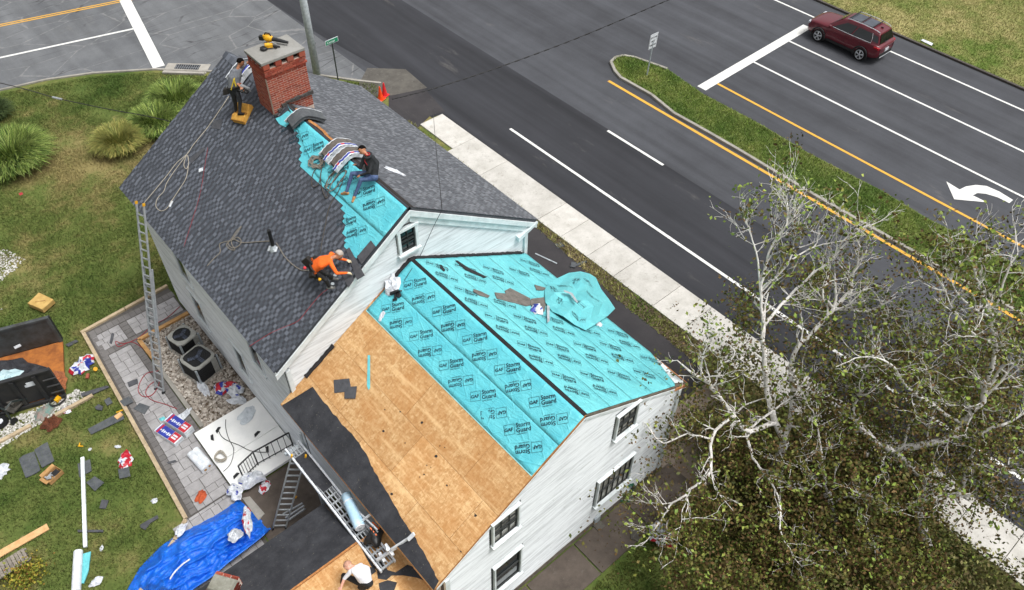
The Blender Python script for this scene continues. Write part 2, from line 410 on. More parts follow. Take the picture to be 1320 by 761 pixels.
# storm drain in the kerb of the side street
dr = thing('storm_drain', 'grey storm drain grate in a concrete frame at the lawn kerb', 'drain', at(241, 89), math.radians(-43))
b = MB(); b.box((0, 0, .02), (2.3, .9, .05)); b.box((0, -.52, .05), (2.2, .16, .14)); b.build('concrete_frame', concrete_mat('drain_concrete', '#a19d95', '#8a867e'), dr)
M_IRON = mat('cast_iron', '#3a3a3c', '#28282a', 20, .6, .2, 60, metal=.4)
b = MB(); b.box((0, .05, .047), (1.3, .6, .01)); b.build('pit', mat('drain_pit', '#0d0d0d', bump=0), dr)
b = MB()
for i in range(11): b.box((-.6+.12*i, .05, .056), (.045, .6, .02))
b.box((0, .05, .058), (1.3, .04, .02)); b.build('grate', mat('grate_iron', '#6f7276', '#55585c', 20, .6, .2, 60), dr)

# ================================================================ grass blades (nobody could count them)
def inpoly(px, py, poly):
    r = np.zeros(len(px), bool); j = len(poly)-1
    for i in range(len(poly)):
        xi, yi = poly[i][:2]; xj, yj = poly[j][:2]
        c = ((yi > py) != (yj > py)) & (px < (xj-xi)*(py-yi)/(yj-yi+1e-12)+xi); r ^= c; j = i
    return r
rng = np.random.default_rng(5)
def blades(name, m_, poly, density, holes=(), z=0.0, h=(.05, .11), wd=.035, patch=None):
    P = np.array(poly); x0, y0 = P.min(0); x1, y1 = P.max(0); n = int((x1-x0)*(y1-y0)*density)
    x = rng.uniform(x0, x1, n); y = rng.uniform(y0, y1, n); k = inpoly(x, y, poly)
    for q in holes: k &= ~inpoly(x, y, q)
    if patch is not None: k &= patch(x, y)
    x = x[k]; y = y[k]; n = len(x); a = rng.uniform(0, 2*PI, n); H = rng.uniform(h[0], h[1], n); w2 = wd*rng.uniform(.5, 1.2, n)/2
    lx = rng.normal(0, .5, n)*H; ly = rng.normal(0, .5, n)*H
    V = np.zeros((n, 3, 3)); V[:, 0] = np.stack([x-np.cos(a)*w2, y-np.sin(a)*w2, np.full(n, z)], 1)
    V[:, 1] = np.stack([x+np.cos(a)*w2, y+np.sin(a)*w2, np.full(n, z)], 1); V[:, 2] = np.stack([x+lx, y+ly, z+H], 1)
    me = np_mesh(name, V.reshape(-1, 3), np.arange(n*3).reshape(-1, 3), m_, 3); o = link(me, name); o['kind'] = 'stuff'; return o
PATIO = [(.8, 25.1), (4.3, 25.35), (4.3, 12), (-2.6, 12), (-2.6, 13.9), (-.1, 15.0), (.3, 15.4), (.72, 23)]
HOUSE = [(4.2, 14), (13.3, 14), (13.3, 24.3), (4.2, 24.3)]
BIN = [(-6, 29), (0.3, 25.4), (-.5, 22.3), (-6, 23)]
bare = lambda x, y: (np.sin(x*1.3+2*np.sin(y*.7))*np.sin(y*1.1+1.7*np.sin(x*.9)) + rng.normal(0, .35, len(x))) < .62
blades('grass', M_BLADE, [(-9, 11), (14, 11), (14, 36.8), (10.4, 40.6), (7.8, 42.2), (3.7, 43.6), (-9, 46.2)], 620, [PATIO, HOUSE, BIN], patch=bare)
blades('grass', M_MEDB, [(p[0]+.12 if i < len(left) else p[0]-.05, p[1]) for i, p in enumerate([(28.72, -6)]+left[::-1][1:]+right[:-1]+[(31.1, -6)])], 900, z=.1, h=(.06, .14))
blades('grass', M_VERGEB, [(44.75, 5), (44.75, 26), (60, 26), (60, 5)], 330, z=.06)
blades('grass', M_DARKBLADE, [(3, -6), (12.6, -6), (12.6, 5.6), (3, 5.6)], 650, h=(.05, .12))
blades('grass', M_VERGEB, [(17.2, 8.4), (17.3, 13), (17.7, 17.9), (17.95, 21.3), (17.95, 28.2), (18.25, 28.3), (18.1, 22), (18.12, 8.4)], 520, z=.006, h=(.05, .16), wd=.05)
blades('grass', M_BLADE, [(14, 36.8), (14, 28.2), (17.2, 28.6), (18.4, 31.2), (18.9, 31.9), (16.6, 34.7)], 600, h=(.06, .14), wd=.04)
# ================================================================ house materials
def siding_mat():
    q = N('white_clapboard_paint'); p = q.pos
    st = q.noise(q.map(p, (.35, .35, 5)), 2.2, 7, .75); c = q.mix(q.ramp(st, [(.46, 0.0), (.62, .6)]), lin('#d9dddf'), lin('#9fa3a5'))
    pe = q.ramp(q.noise(q.map(p, (.8, .8, 6)), 4, 6, .8), [(.64, 0.0), (.7, .7)])
    c = q.mix(pe, c, lin('#8f9293'))
    g = q.math('MULTIPLY_ADD', q.rand(), .1, .93); cc = q.n('CombineColor'); [q.l(g, cc.inputs[i]) for i in range(3)]
    q.col(q.mix(1.0, c, cc.outputs[0], 'MULTIPLY')); q.bump(q.noise(p, 30, 4), .15, .004)
    return q.set(.6, 0, .4)
M_SIDING = siding_mat()
M_TRIM = mat('white_trim_paint', '#dfe5e6', '#c6cdce', 3, .5, .08, 30, world=True)
M_FOUND = mat('old_foundation', '#6f665a', '#4e463c', 4, .95, .7, 12, bd=.03, world=True)
M_GLASS = mat('dark_glass', '#1d2528', '#10181a', 2, .1, 0, spec=.5)
M_BLIND = mat('pale_blind_behind_glass', '#9d9c93', '#5f5e58', 6, .25, .05, 40, rnd=.25)
M_SASH = mat('dark_sash', '#2a2d2c', '#1d2020', 10, .6, .1)
def teal_mat(name, c, c2, dirt=.2):
    q = N(name); p = q.pos
    k = q.mix(q.ramp(q.noise(p, 1.6, 5, .65), [(.38, 0.0), (.68, 1.0)]), lin(c), lin(c2))
    k = q.mix(q.ramp(q.noise(p, 5, 6, .8), [(.6, 0.0), (.72, dirt)]), k, lin('#3d8a90'))
    k = q.mix(q.ramp(q.noise(q.map(p, (.6, 3, 1), (0, 0, .8)), 2, 5, .7), [(.62, 0.0), (.72, .3)]), k, lin('#8fe4e4'))
    q.col(k)
    w_ = q.math('ADD', q.noise(q.map(p, (1, .4, 1), (0, 0, .5)), 5, 4, .6, 1.5), q.math('MULTIPLY', q.noise(p, 18, 3), .3))
    cr = q.vor(q.map(p, (1, 1, 1), (0, 0, .3)), 2.2, 'DISTANCE_TO_EDGE'); w_ = q.math('ADD', w_, q.math('MULTIPLY', q.ramp(cr, [(0.0, 1.0), (.06, 0.0)]), .25))
    q.bump(w_, .6, .05); return q.set(.42, 0, .45)
M_TEAL = teal_mat('teal_underlayment', '#52b2bf', '#62bec7')
M_TEALR = teal_mat('teal_underlayment_lit', '#5fb2b9', '#6cbfc3', .2)  # same sheet, coloured lighter as the slope that takes more light
M_INK = mat('navy_print_ink', '#12333f', '#0e2a36', 5, .6, 0)
M_SELV = mat('pale_selvedge', '#9fdede', '#7fc8cc', 5, .5, .05)
def osb_mat():
    q = N('osb_sheathing'); s = q.n('ObjectInfo'); 
    v = q.n('VectorMath', operation='ADD'); q.l(q.pos, v.inputs[0])
    cx = q.n('CombineXYZ'); q.l(q.math('MULTIPLY', s.outputs['Random'], 40), cx.inputs[0]); q.l(q.math('MULTIPLY', s.outputs['Random'], 17), cx.inputs[1]); q.l(cx.outputs[0], v.inputs[1])
    p = v.outputs[0]
    fl = q.vor(q.map(p, (1, 2.1, 1), (0, 0, .6)), 9, 'F1', 'Color'); fl2 = q.vor(q.map(p, (2.0, 1, 1), (0, 0, -.4)), 12, 'F1', 'Color')
    sp = q.n('SeparateColor'); q.l(fl, sp.inputs[0]); sp2 = q.n('SeparateColor'); q.l(fl2, sp2.inputs[0])
    f = q.math('ADD', q.math('MULTIPLY', sp.outputs[0], .5), q.math('MULTIPLY', sp2.outputs[1], .5))
    grain = q.noise(q.map(p, (1.2, 7, 1), (0, 0, .75)), 5, 6, .75, 1.2)
    c = q.ramp(f, [(.15, lin('#ad8558')), (.5, lin('#bf9768')), (.85, lin('#cfae80'))])
    c = q.mix(q.ramp(grain, [(.45, 0.0), (.68, .75)]), c, lin('#a1723f'))
    c = q.mix(q.ramp(q.noise(p, .8, 6, .7), [(.45, 0.0), (.6, .6)]), c, lin('#ad7b48')); c = q.mix(q.ramp(q.noise(q.map(q.pos, (3.2, .35, 1)), 1.6, 5, .7), [(.52, 0.0), (.66, .6)]), c, lin('#dcb988'))
    c = q.mix(q.ramp(q.noise(p, 11, 5, .8), [(.63, 0.0), (.7, .8)]), c, lin('#6a4526'))
    g = q.math('MULTIPLY_ADD', s.outputs['Random'], .18, .9); cc = q.n('CombineColor'); [q.l(g, cc.inputs[i]) for i in range(3)]
    q.col(q.mix(1.0, c, cc.outputs[0], 'MULTIPLY')); q.bump(f, .4, .006); return q.set(.85, 0, .25)
M_OSB = osb_mat()
M_SAWN = mat('sawn_wood_edge', '#b07a45', '#8a5a30', 12, .85, .4, 60, world=True)
def felt_mat():
    q = N('black_felt'); p = q.pos
    c = q.mix(q.ramp(q.noise(p, 2.2, 6, .7), [(.4, 0.0), (.65, 1.0)]), lin('#292a2e'), lin('#3a3b3f'))
    c = q.mix(q.ramp(q.noise(q.map(p, (1, 3, 1), (0, 0, .6)), 5, 6, .8), [(.62, 0.0), (.7, .5)]), c, lin('#6b665e'))
    c = q.mix(q.ramp(q.noise(p, 16, 3, .7), [(.66, 0.0), (.72, .5)]), c, lin('#85806f'))
    q.col(c); q.bump(q.noise(p, 12, 5, .7), .5, .02); return q.set(.85, 0, .3)
M_FELT = felt_mat()
def shingle_mat(name, lo, hi, streak=0.0, patch=.5):
    q = N(name); r = q.rand(); c = q.ramp(r, [(0, lin(lo)), (.55, q_mid(lo, hi, .45)), (1, lin(hi))])
    pt = q.ramp(q.noise(q.pos, .9, 4, .6), [(.4, 0.0), (.65, patch)])
    c = q.mix(pt, c, q.mix(.5, c, lin('#54575e')))
    gr = q.noise(q.pos, 60, 2, .8); c = q.mix(q.ramp(gr, [(.3, .5), (.7, 0.0)]), c, q.mix(.5, c, (.01, .01, .012, 1)))
    q.col(c); q.bump(gr, .4, .004); return q.set(.9, 0, .25)
def q_mid(a, b, t):
    a, b = lin(a), lin(b); return tuple(a[i]*(1-t)+b[i]*t for i in range(3))+(1,)
M_SHB = mat('shingle_base', '#3a3d43', '#31343a', 3, .92, .4, 60, world=True)
M_SHT = shingle_mat('charcoal_shingle', '#484c53', '#686d76', patch=.12)
M_SHR = shingle_mat('weathered_shingle', '#54575c', '#777a7f', patch=.3)
M_SHRB = mat('weathered_shingle_base', '#56565b', '#4a4a4f', 3, .92, .4, 60, world=True)

house = thing('white_house', 'white clapboard house with grey shingled roof and lower extension under teal underlayment', 'house', (8.7, 14, 0))
NZ = Vector((0, 0, 1))
def zl(pl, x): return pl[0]+pl[1]*x
MAIN_RX, EXT_RX = 8.78, 8.71

# ---------------------------------------------------------------- clapboards
def board_mesh(L, h, axis):
    """wedge board of length L: lower edge proud"""
    b = MB(); t0, t1 = .032, .008
    if axis == 'x': # runs along X, faces -Y
        vs = [(-L/2, 0, 0), (-L/2, -t0, 0), (-L/2, -t1, h), (-L/2, 0, h), (L/2, 0, 0), (L/2, -t0, 0), (L/2, -t1, h), (L/2, 0, h)]
    else:           # runs along Y, faces -X
        vs = [(0, L/2, 0), (-t0, L/2, 0), (-t1, L/2, h), (0, L/2, h), (0, -L/2, 0), (-t0, -L/2, 0), (-t1, -L/2, h), (0, -L/2, h)]
    b.add(vs, [(0, 1, 2, 3), (7, 6, 5, 4), (1, 5, 6, 2), (0, 4, 5, 1), (3, 2, 6, 7), (0, 3, 7, 4)])
    return b.mesh('clapboard', M_SIDING)
def clap(parent, axis, fixed, z0, z1, h, span, holes):
    z = z0; cache = {}
    while z < z1:
        a, b = span(z+h)
        if b-a > .15:
            segs = [(a, b)]
            for (u0, u1, v0, v1) in holes:
                if v0 < z+h*.5 < v1:
                    ns = []
                    for s0, s1 in segs:
                        if u0 > s0+.02: ns.append((s0, min(u0, s1)))
                        if u1 < s1-.02: ns.append((max(u1, s0), s1))
                        if u1 <= s0 or u0 >= s1: ns = ns or [(s0, s1)]
                    segs = [q for q in ns if q[1]-q[0] > .03]
            full = []
            for s0, s1 in segs:
                while s1-s0 > 5.2:
                    c = s0+random.uniform(2.4, 4.6); full.append((s0, c-.0015)); s0 = c+.0015
                full.append((s0, s1))
            for s0, s1 in full:
                L = round(s1-s0, 2); 
                if L not in cache: cache[L] = board_mesh(L, h-.015, axis)
                c = (s0+s1)/2; p = (c, fixed, z) if axis == 'x' else (fixed, c, z)
                link(cache[L], 'clapboard', parent, Matrix.Translation(p) @ Matrix.Rotation(random.uniform(-.0006, .0006), 4, 'Y' if axis == 'x' else 'X'), world=True)
        z += h
# ---------------------------------------------------------------- windows (in walls facing -Y)
def window(x0, x1, z0, z1, y, nx, nz, pane=M_GLASS, wide=.05, sill=True, sash=True):
    wn = link(None, 'window', house, Matrix.Translation(((x0+x1)/2, y, z0)), world=True)
    W, H = x1-x0, z1-z0
    b = MB()
    b.box((-W/2-wide/2, -.035, H/2), (wide, .09, H)); b.box((W/2+wide/2, -.035, H/2), (wide, .09, H))
    b.box((0, -.04, H+wide/2+.01), (W+2*wide+.06, .11, wide)); b.box((0, -.06, -.04), (W+2*wide+.08, .16, .07))
    b.build('casing', M_TRIM, wn, bevel=.006)
    b = MB(); s = .04
    b.box((-W/2+s/2, .02, H/2), (s, .04, H)); b.box((W/2-s/2, .02, H/2), (s, .04, H)); b.box((0, .02, s/2), (W-2*s, .04, s)); b.box((0, .02, H-s/2), (W-2*s, .04, s))
    b.box((0, .0, H/2), (W-2*s, .045, .045))
    for i in range(1, nx): b.box((-W/2+W*i/nx, .012, H/2), (.022, .03, H-2*s))
    for j in range(1, nz):
        if abs(j/nz-.5) > .01: b.box((0, .013, H*j/nz), (W-2*s, .028, .02))
    o = b.build('sash', M_SASH if sash else M_TRIM, wn); o.matrix_basis = Matrix.Translation((0, -.028, 0))
    for i in range(nx):
        for j in range(nz):
            b = MB(); b.box((-W/2+W*(i+.5)/nx, .008, H*(j+.5)/nz), (W/nx-.012, .006, H/nz-.012))
            b.build('pane', pane, wn)
    return wn
# ---------------------------------------------------------------- walls
M_BACKING = mat('board_shadow_backing', '#4b4d4f', '#3c3e40', 3, .9, .2, 30, world=True)  # dark backing; the gaps show it as shadow lines under the boards
def wall_prism(name, poly, y0, y1, m_=M_BACKING):      # polygon in XZ
    b = MB(); b.prism(poly, 0, y1-y0); T = Matrix.Rotation(PI/2, 4, 'X'); T = Matrix.Translation((0, y1, 0)) @ T
    return b.build(name, m_, house, world=True, M=T)
gw = wall_prism('gable_wall', [(4.3, 0), (13.2, 0), (13.2, zl(MAIN_R, 13.2)-.14), (MAIN_RX, zl(MAIN_L, MAIN_RX)-.14), (4.3, zl(MAIN_L, 4.3)-.14)], 14.12, 14.3)
ml_inv = lambda z: (z+.16-MAIN_L[0])/MAIN_L[1]; mr_inv = lambda z: (z+.16-MAIN_R[0])/MAIN_R[1]
AW = (8.42, 8.92, 7.42, 8.2)
clap(gw, 'x', 14.12, 3.9, 8.85, .115, lambda z: (max(4.42, ml_inv(z)), min(13.08, mr_inv(z))), [(AW[0]-.12, AW[1]+.12, AW[2]-.08, AW[3]+.14)])
window(*AW, 14.10, 2, 3, wide=.09)
eg = wall_prism('gable_wall', [(4.25, 0.3), (12.8, 0.3), (12.8, zl(EXT_R, 12.8)-.12), (EXT_RX, zl(EXT_L, EXT_RX)-.12), (4.25, zl(EXT_L, 4.25)-.12)], 7.02, 7.2)
el_inv = lambda z: (z+.13-EXT_L[0])/EXT_L[1]; er_inv = lambda z: (z+.13-EXT_R[0])/EXT_R[1]
W1 = (5.78, 6.56, 4.2, 5.28); W2 = (5.82, 6.7, 1.3, 2.8); W3 = (9.72, 11.12, 1.42, 2.8); W4 = (10.06, 10.8, 4.68, 5.72)
clap(eg, 'x', 7.02, .3, 7.0, .1, lambda z: (max(4.35, el_inv(z)), min(12.7, er_inv(z))), [(a-.12, b_+.12, c-.08, d+.14) for a, b_, c, d in (W1, W2, W3, W4)])
window(*W1, 7.0, 3, 3, M_BLIND); window(*W2, 7.0, 1, 2, M_GLASS); window(*W3, 7.0, 6, 2, M_BLIND); window(*W4, 7.0, 3, 5, M_BLIND)
sw = MB(); sw.box((4.39, 19.15, 2.85), (.18, 10.0, 5.7)); sw = sw.build('side_wall', M_BACKING, house, world=True)
SW = [(20.9, 21.7, 1.2, 2.7), (17.9, 18.6, 1.2, 2.7), (16.0, 16.7, 3.4, 4.9), (20.9, 21.7, 3.4, 4.9)]
clap(sw, 'y', 4.30, .15, 5.6, .115, lambda z: (14.2, 24.1), SW)
for y0, y1, z0, z1 in SW:
    wn = link(None, 'window', house, Matrix.Translation((4.3, (y0+y1)/2, z0)), world=True); W, H = y1-y0, z1-z0
    b = MB(); b.box((-.02, -W/2, H/2), (.06, .1, H)); b.box((-.02, W/2, H/2), (.06, .1, H)); b.box((-.03, 0, H), (.08, W+.2, .1)); b.box((-.03, 0, 0), (.1, W+.2, .07)); b.build('casing', M_TRIM, wn)
    b = MB(); b.box((-.005, 0, H/2), (.02, W-.1, H-.08)); b.build('pane', M_GLASS, wn)
b = MB(); b.box((13.11, 19.15, 2.85), (.18, 10.0, 5.7)); b.build('side_wall', M_SIDING, house, world=True)
wall_prism('gable_wall', [(4.5, 0), (13.0, 0), (13.0, zl(MAIN_R, 13.0)-.15), (MAIN_RX, zl(MAIN_L, MAIN_RX)-.15), (4.5, zl(MAIN_L, 4.5)-.15)], 24.0, 24.15)
b = MB(); b.box((4.34, 10.6, 2.2), (.16, 6.8, 4.1)); b.build('side_wall', M_SIDING, house, world=True)
b = MB(); b.box((12.71, 10.6, 2.3), (.16, 6.8, 4.1)); b.build('side_wall', M_SIDING, house, world=True)
b = MB(); b.box((8.55, 7.15, .15), (8.6, .34, .3)); b.box((4.4, 10.6, .15), (.3, 6.5, .3)); b.box((12.7, 10.6, .15), (.3, 6.5, .3)); b.build('foundation', M_FOUND, house, world=True)
# corner boards, frieze and rake boards
for x, y, z0, z1 in ((13.15, 14.07, 3.9, 5.35), (4.36, 14.07, 3.2, 5.5), (12.76, 6.98, .3, 4.55), (4.3, 6.98, .3, 4.35)):
    b = MB(); b.box((x, y, (z0+z1)/2), (.13, .09, z1-z0)); b.build('corner_board', M_TRIM, house, world=True)
def rake(pl, xa, xb, y, dep, th, lift, m_=M_TRIM, name='rake_board'):
    b = MB(); za, zb = zl(pl, xa)-lift, zl(pl, xb)-lift
    vs = [(xa, y-th/2, za-dep), (xb, y-th/2, zb-dep), (xb, y-th/2, zb), (xa, y-th/2, za)]; vs += [(x, y+th/2, z) for x, _, z in vs]
    b.add(vs, [(0, 1, 2, 3), (7, 6, 5, 4), (0, 4, 5, 1), (1, 5, 6, 2), (2, 6, 7, 3), (3, 7, 4, 0)]); return b.build(name, m_, house, world=True, bevel=.004)
rake(MAIN_L, 3.98, MAIN_RX-.003, 13.985, .2, .04, .13); rake(MAIN_R, MAIN_RX, 13.55, 13.985, .2, .04, .13)
rake(MAIN_R, MAIN_RX, 13.2, 14.07, .42, .06, .17, name='frieze_board'); rake(MAIN_L, 4.1, MAIN_RX-.003, 14.07, .24, .06, .17, name='frieze_board')
rake(EXT_L, 4.0, EXT_RX-.003, 6.985, .09, .03, .10); rake(EXT_R, EXT_RX, 13.1, 6.985, .12, .03, .10)
# soffits, fascia and the eave returns
for y0, y1, xw, xe, z in ((14.0, 24.25, 13.2, 13.54, 5.63), (14.0, 24.25, 4.02, 4.32, 5.63)):
    b = MB(); b.box(((xw+xe)/2, (y0+y1)/2, z), (xe-xw, y1-y0-.06, .05)); b.build('soffit', M_TRIM, house, world=True)
b = MB(); b.box((13.5, 19.12, 5.72), (.04, 10.2, .16)); b.build('fascia', M_TRIM, house, world=True)
b = MB(); b.box((4.03, 19.12, 5.72), (.04, 10.2, .16)); b.build('fascia', M_TRIM, house, world=True)
b = MB(); b.prism([(12.75, 5.32), (13.56, 5.66), (13.56, 5.74), (12.75, 5.5)], 0, .16, M=Matrix.Translation((0, 14.1, 0)) @ Matrix.Rotation(PI/2, 4, 'X')); b.build('eave_return', M_TRIM, house, world=True)

# ---------------------------------------------------------------- roofs
def slab(name, pl, x0, x1, y0, y1, thick, m_, off=0.0, parent=None):
    n = Vector((-pl[1], 0, 1)).normalized(); b = MB()
    b.solid([rp(pl, x0, y0, off), rp(pl, x1, y0, off), rp(pl, x1, y1, off), rp(pl, x0, y1, off)], thick, n)
    return b.build(name, m_, parent or house, world=True)
roofL = slab('roof_slope', MAIN_L, 4.0, MAIN_RX, 14.0, 24.25, .12, M_SHB, -.012)
roofR = slab('roof_slope', MAIN_R, MAIN_RX+.002, 13.56, 14.0, 24.25, .12, M_SHRB, -.012)
roofL['label'] = 'charcoal shingled slope with teal strip left open along the ridge'; roofR['label'] = 'lighter weathered grey shingled slope'
TEAL_POLY_PX = [(381, 172.6), (387, 179), (384, 184.4), (388, 189.6), (386, 196), (389.4, 199), (385.5, 205.4), (389, 210.7), (387, 216), (404, 232), (423, 251), (442.5, 270), (444, 277), (442.5, 285), (446, 292), (442, 300), (446, 312), (444, 319), (457, 329), (461, 333)]
tp = [tuple(on(MAIN_L, x, y)[:2]) for x, y in TEAL_POLY_PX]
TEAL_POLY = tp+[(7.25, 13.9), (8.9, 13.9), (8.9, 20.2), (8.2, 20.3)]
def shingles(parent, pl, x_e, x_r, y0, y1, mt, mb, cut=None, npart=300, tabw=.105, gap=.095, expo=.118, th=.008, y_first=True):
    n = Vector((-pl[1], 0, 1)).normalized(); sgn = 1 if pl[1] > 0 else -1
    S = abs(x_r-x_e)*math.sqrt(1+pl[1]**2); nc = int(S/expo); cs = 1/math.sqrt(1+pl[1]**2)
    up = Vector((sgn, 0, abs(pl[1]))).normalized()
    base = MB(); tabs = []
    P = np.array(cut) if cut else None
    def inside(x, y): return cut is not None and inpoly(np.array([x]), np.array([y]), cut)[0]
    for c in range(nc+1):
        s0 = c*expo; s1 = min(s0+expo+.02, S-.01)
        if s1-s0 < .02: continue
        a = rp(pl, x_e+sgn*s0*cs, 0, 0); ymax = y1; segs = []
        # course strip, split where the teal strip is open
        ys = np.arange(y0, y1+.001, .05); xm = x_e+sgn*(s0+expo*.5)*cs
        st = None
        for y in ys:
            ok = not inside(xm, y)
            if ok and st is None: st = y
            if (not ok or y >= y1-.04) and st is not None: segs.append((st, y)); st = None
        for q0, q1 in segs:
            if q1-q0 < .06: continue
            lo0 = rp(pl, x_e+sgn*s0*cs, q0, .012); lo1 = rp(pl, x_e+sgn*s0*cs, q1, .012); hi0 = rp(pl, x_e+sgn*s1*cs, q0, .005); hi1 = rp(pl, x_e+sgn*s1*cs, q1, .005)
            bo0 = rp(pl, x_e+sgn*s0*cs, q0, -.008); bo1 = rp(pl, x_e+sgn*s0*cs, q1, -.008)
            base.add([lo0, lo1, hi1, hi0, bo0, bo1], [(0, 3, 2, 1) if sgn > 0 else (0, 1, 2, 3), (0, 1, 5, 4) if sgn > 0 else (4, 5, 1, 0)])
            y = q0+random.uniform(-.1, .1) if not (c % 2) else q0+.06+random.uniform(-.05, .1)
            y = q0+((c*.5*(tabw+gap)) % (tabw+gap))-.12+random.uniform(-.02, .02)
            while y < q1:
                wd = tabw*random.uniform(.85, 1.15); a0, a1 = max(y, q0), min(y+wd, q1)
                if a1-a0 > .04: tabs.append((s0, a0, a1))
                y += wd+gap*random.uniform(.85, 1.15)
    base.build('shingle_course', mb, parent, world=True, kind='stuff')
    box = MB(); h = expo-.004
    box.add([(0, -.5, 0), (h, -.5, 0), (h, .5, 0), (0, .5, 0), (0, -.5, th), (h, -.5, th*.35), (h, .5, th*.35), (0, .5, th)], [(4, 5, 6, 7), (0, 4, 7, 3), (0, 1, 5, 4), (3, 7, 6, 2)])
    key = lambda t: (rp(pl, x_e+sgn*t[0]*cs, (t[1]+t[2])/2)-Vector((0, 0, CAMZ))).length
    tabs.sort(key=key)
    R = rot_on(pl, 0 if sgn > 0 else PI)
    me = box.mesh('shingle', mt)
    for s0, a0, a1 in tabs[:npart]:
        T = Matrix.Translation(rp(pl, x_e+sgn*s0*cs, (a0+a1)/2, .0125)) @ R @ Matrix.Diagonal((1, a1-a0, 1, 1))
        link(me, 'shingle', parent, T, world=True)
    rest = MB()
    for s0, a0, a1 in tabs[npart:]:
        T = Matrix.Translation(rp(pl, x_e+sgn*s0*cs, (a0+a1)/2, .0125)) @ R @ Matrix.Diagonal((1, a1-a0, 1, 1))
        rest.add(box.v, box.f, 0, T)
    rest.build('shingle_tabs', mt, parent, world=True, kind='stuff')
shingles(roofL, MAIN_L, 3.97, 8.66, 13.97, 24.28, M_SHT, M_SHB, TEAL_POLY)
shingles(roofR, MAIN_R, 13.6, 8.9, 13.97, 24.28, M_SHR, M_SHRB, None, tabw=.15, gap=.05, npart=300, expo=.12, th=.005)
# bare ridge: black gap and splintered wood, ridge caps still on beyond the chimney
b = MB()
for i in range(14):
    y = 21.5+i*.2
    if y > 24.2: break
    b.add([rp(MAIN_L, 8.62, y, .02), rp(MAIN_L, 8.62, y+.21, .02), (8.78, y+.21, 9.03+.012), (8.78, y, 9.03), rp(MAIN_R, 8.94, y+.21, .02), rp(MAIN_R, 8.94, y, .02)], [(0, 3, 2, 1), (3, 5, 4, 2)])
b.build('ridge_cap', M_SHT, house, world=True, solid=.012)
slab('ridge_gap', MAIN_R, MAIN_RX+.01, 8.93, 14.0, 20.35, .01, mat('ridge_gap_black', '#1a1715', '#2c2420', 6, .95, .3, 20, world=True), .004)
b = MB(); pts = [rp(MAIN_R, 8.86+.05*math.sin(i*1.7), 20-i*.3, .015) for i in range(9)]
for i in range(8): b.beam(pts[i], pts[i+1], .07+.03*(i % 2), .02)
b.build('splintered_ridge_board', M_SAWN, house, world=True)
# teal strip on the main slope (two laps)
def nz3(p, s): 
    from mathutils import noise as _n
    return _n.noise(Vector(p)*s)
def lap(name, pl, x0, x1, y0, y1, off, m_, parent, amp=.012, yn=None, xf=None):
    nu, nv = max(2, int(abs(x1-x0)/.09)), max(2, int(abs(y1-y0)/.12)); b = MB()
    def fn(u, v):
        x = x0+(x1-x0)*u; ya = yn(x) if yn else y0; y = ya+(y1-ya)*v; x = max(x, xf(y)) if xf else x
        a = amp*(nz3((x, y, 3), 1.3)*.6+nz3((x+y, y-x*2, 1), 2.3)*.5)
        e = min(u, 1-u, v, 1-v); return rp(pl, x, y, off+max(0, a*(min(1, e*8))+amp*.3))
    b.grid(fn, nu, nv); o = b.build(name, m_, parent, world=True, smooth=True, solid=.004)
    return o
def teal_main(x0, x1, off):
    b = MB()
    # polygon rows between the stepped left edge and x1
    P = [(max(x0, min(x, x1)), y) for x, y in tp if True]
    return b
b = MB(); pl = MAIN_L; pts = [rp(pl, x-.04, y, .001) for x, y in tp]+[rp(pl, 7.2, 14.02, .001), rp(pl, 7.95, 14.02, .001), rp(pl, 7.95, 17.4, .001), rp(pl, 8.66, 19.9, .001)]
tb = b.solid(pts, .002, (-pl[1], 0, 1)).build('underlayment_strip', M_TEAL, roofL, world=True)
lap('underlayment_strip', MAIN_L, 7.9, 8.72, 14.01, 20.35, .009, M_TEAL, roofL, .01, xf=lambda y: 7.9 if y < 17.4 else 7.9+(y-17.4)*.3)
# extension roof
extL = slab('roof_slope', EXT_L, 3.88, EXT_RX, 6.98, 14.1, .1, M_SAWN, -.016); extR = slab('roof_slope', EXT_R, EXT_RX+.002, 13.1, 6.98, 14.1, .1, M_FOUND, -.016)
extL['label'] = 'slope half bare sheathing, half teal underlayment'; extR['label'] = 'slope wrapped in teal underlayment, tinted as the lit side'
rows = [(3.9, 4.86, -.6), (4.865, 5.93, .55), (5.935, 7.0, -1.1), (7.005, 7.3, .4)]
for x0, x1, sh in rows:
    y = 6.99+sh-2.44
    while y < 14.08:
        a, c = max(y, 6.985), min(y+2.435, 14.09)
        if c-a > .1:
            b = MB(); off = random.uniform(-.001, .002)
            x1_ = x1-.003; c_ = c-.004; b.solid([rp(EXT_L, x0, a, off), rp(EXT_L, x1_, a, off), rp(EXT_L, x1_, c_, off), rp(EXT_L, x0, c_, off)], .012, (-EXT_L[1], 0, 1)); b.build('osb_panel', M_OSB, extL, world=True)
        y += 2.44
lap('underlayment_strip', EXT_L, 7.02, 7.9, 7.0, 14.02, .006, M_TEAL, extL, .02)
lap('underlayment_strip', EXT_L, 7.86, 8.66, 6.99, 14.03, .011, M_TEAL, extL, .02)
b = MB(); b.solid([rp(EXT_L, 7.0, 7.0, .012), rp(EXT_L, 7.035, 7.0, .012), rp(EXT_L, 7.035, 14.02, .012), rp(EXT_L, 7.0, 14.02, .012)], .004, (-EXT_L[1], 0, 1)); b.build('selvedge', M_SELV, extL, world=True)
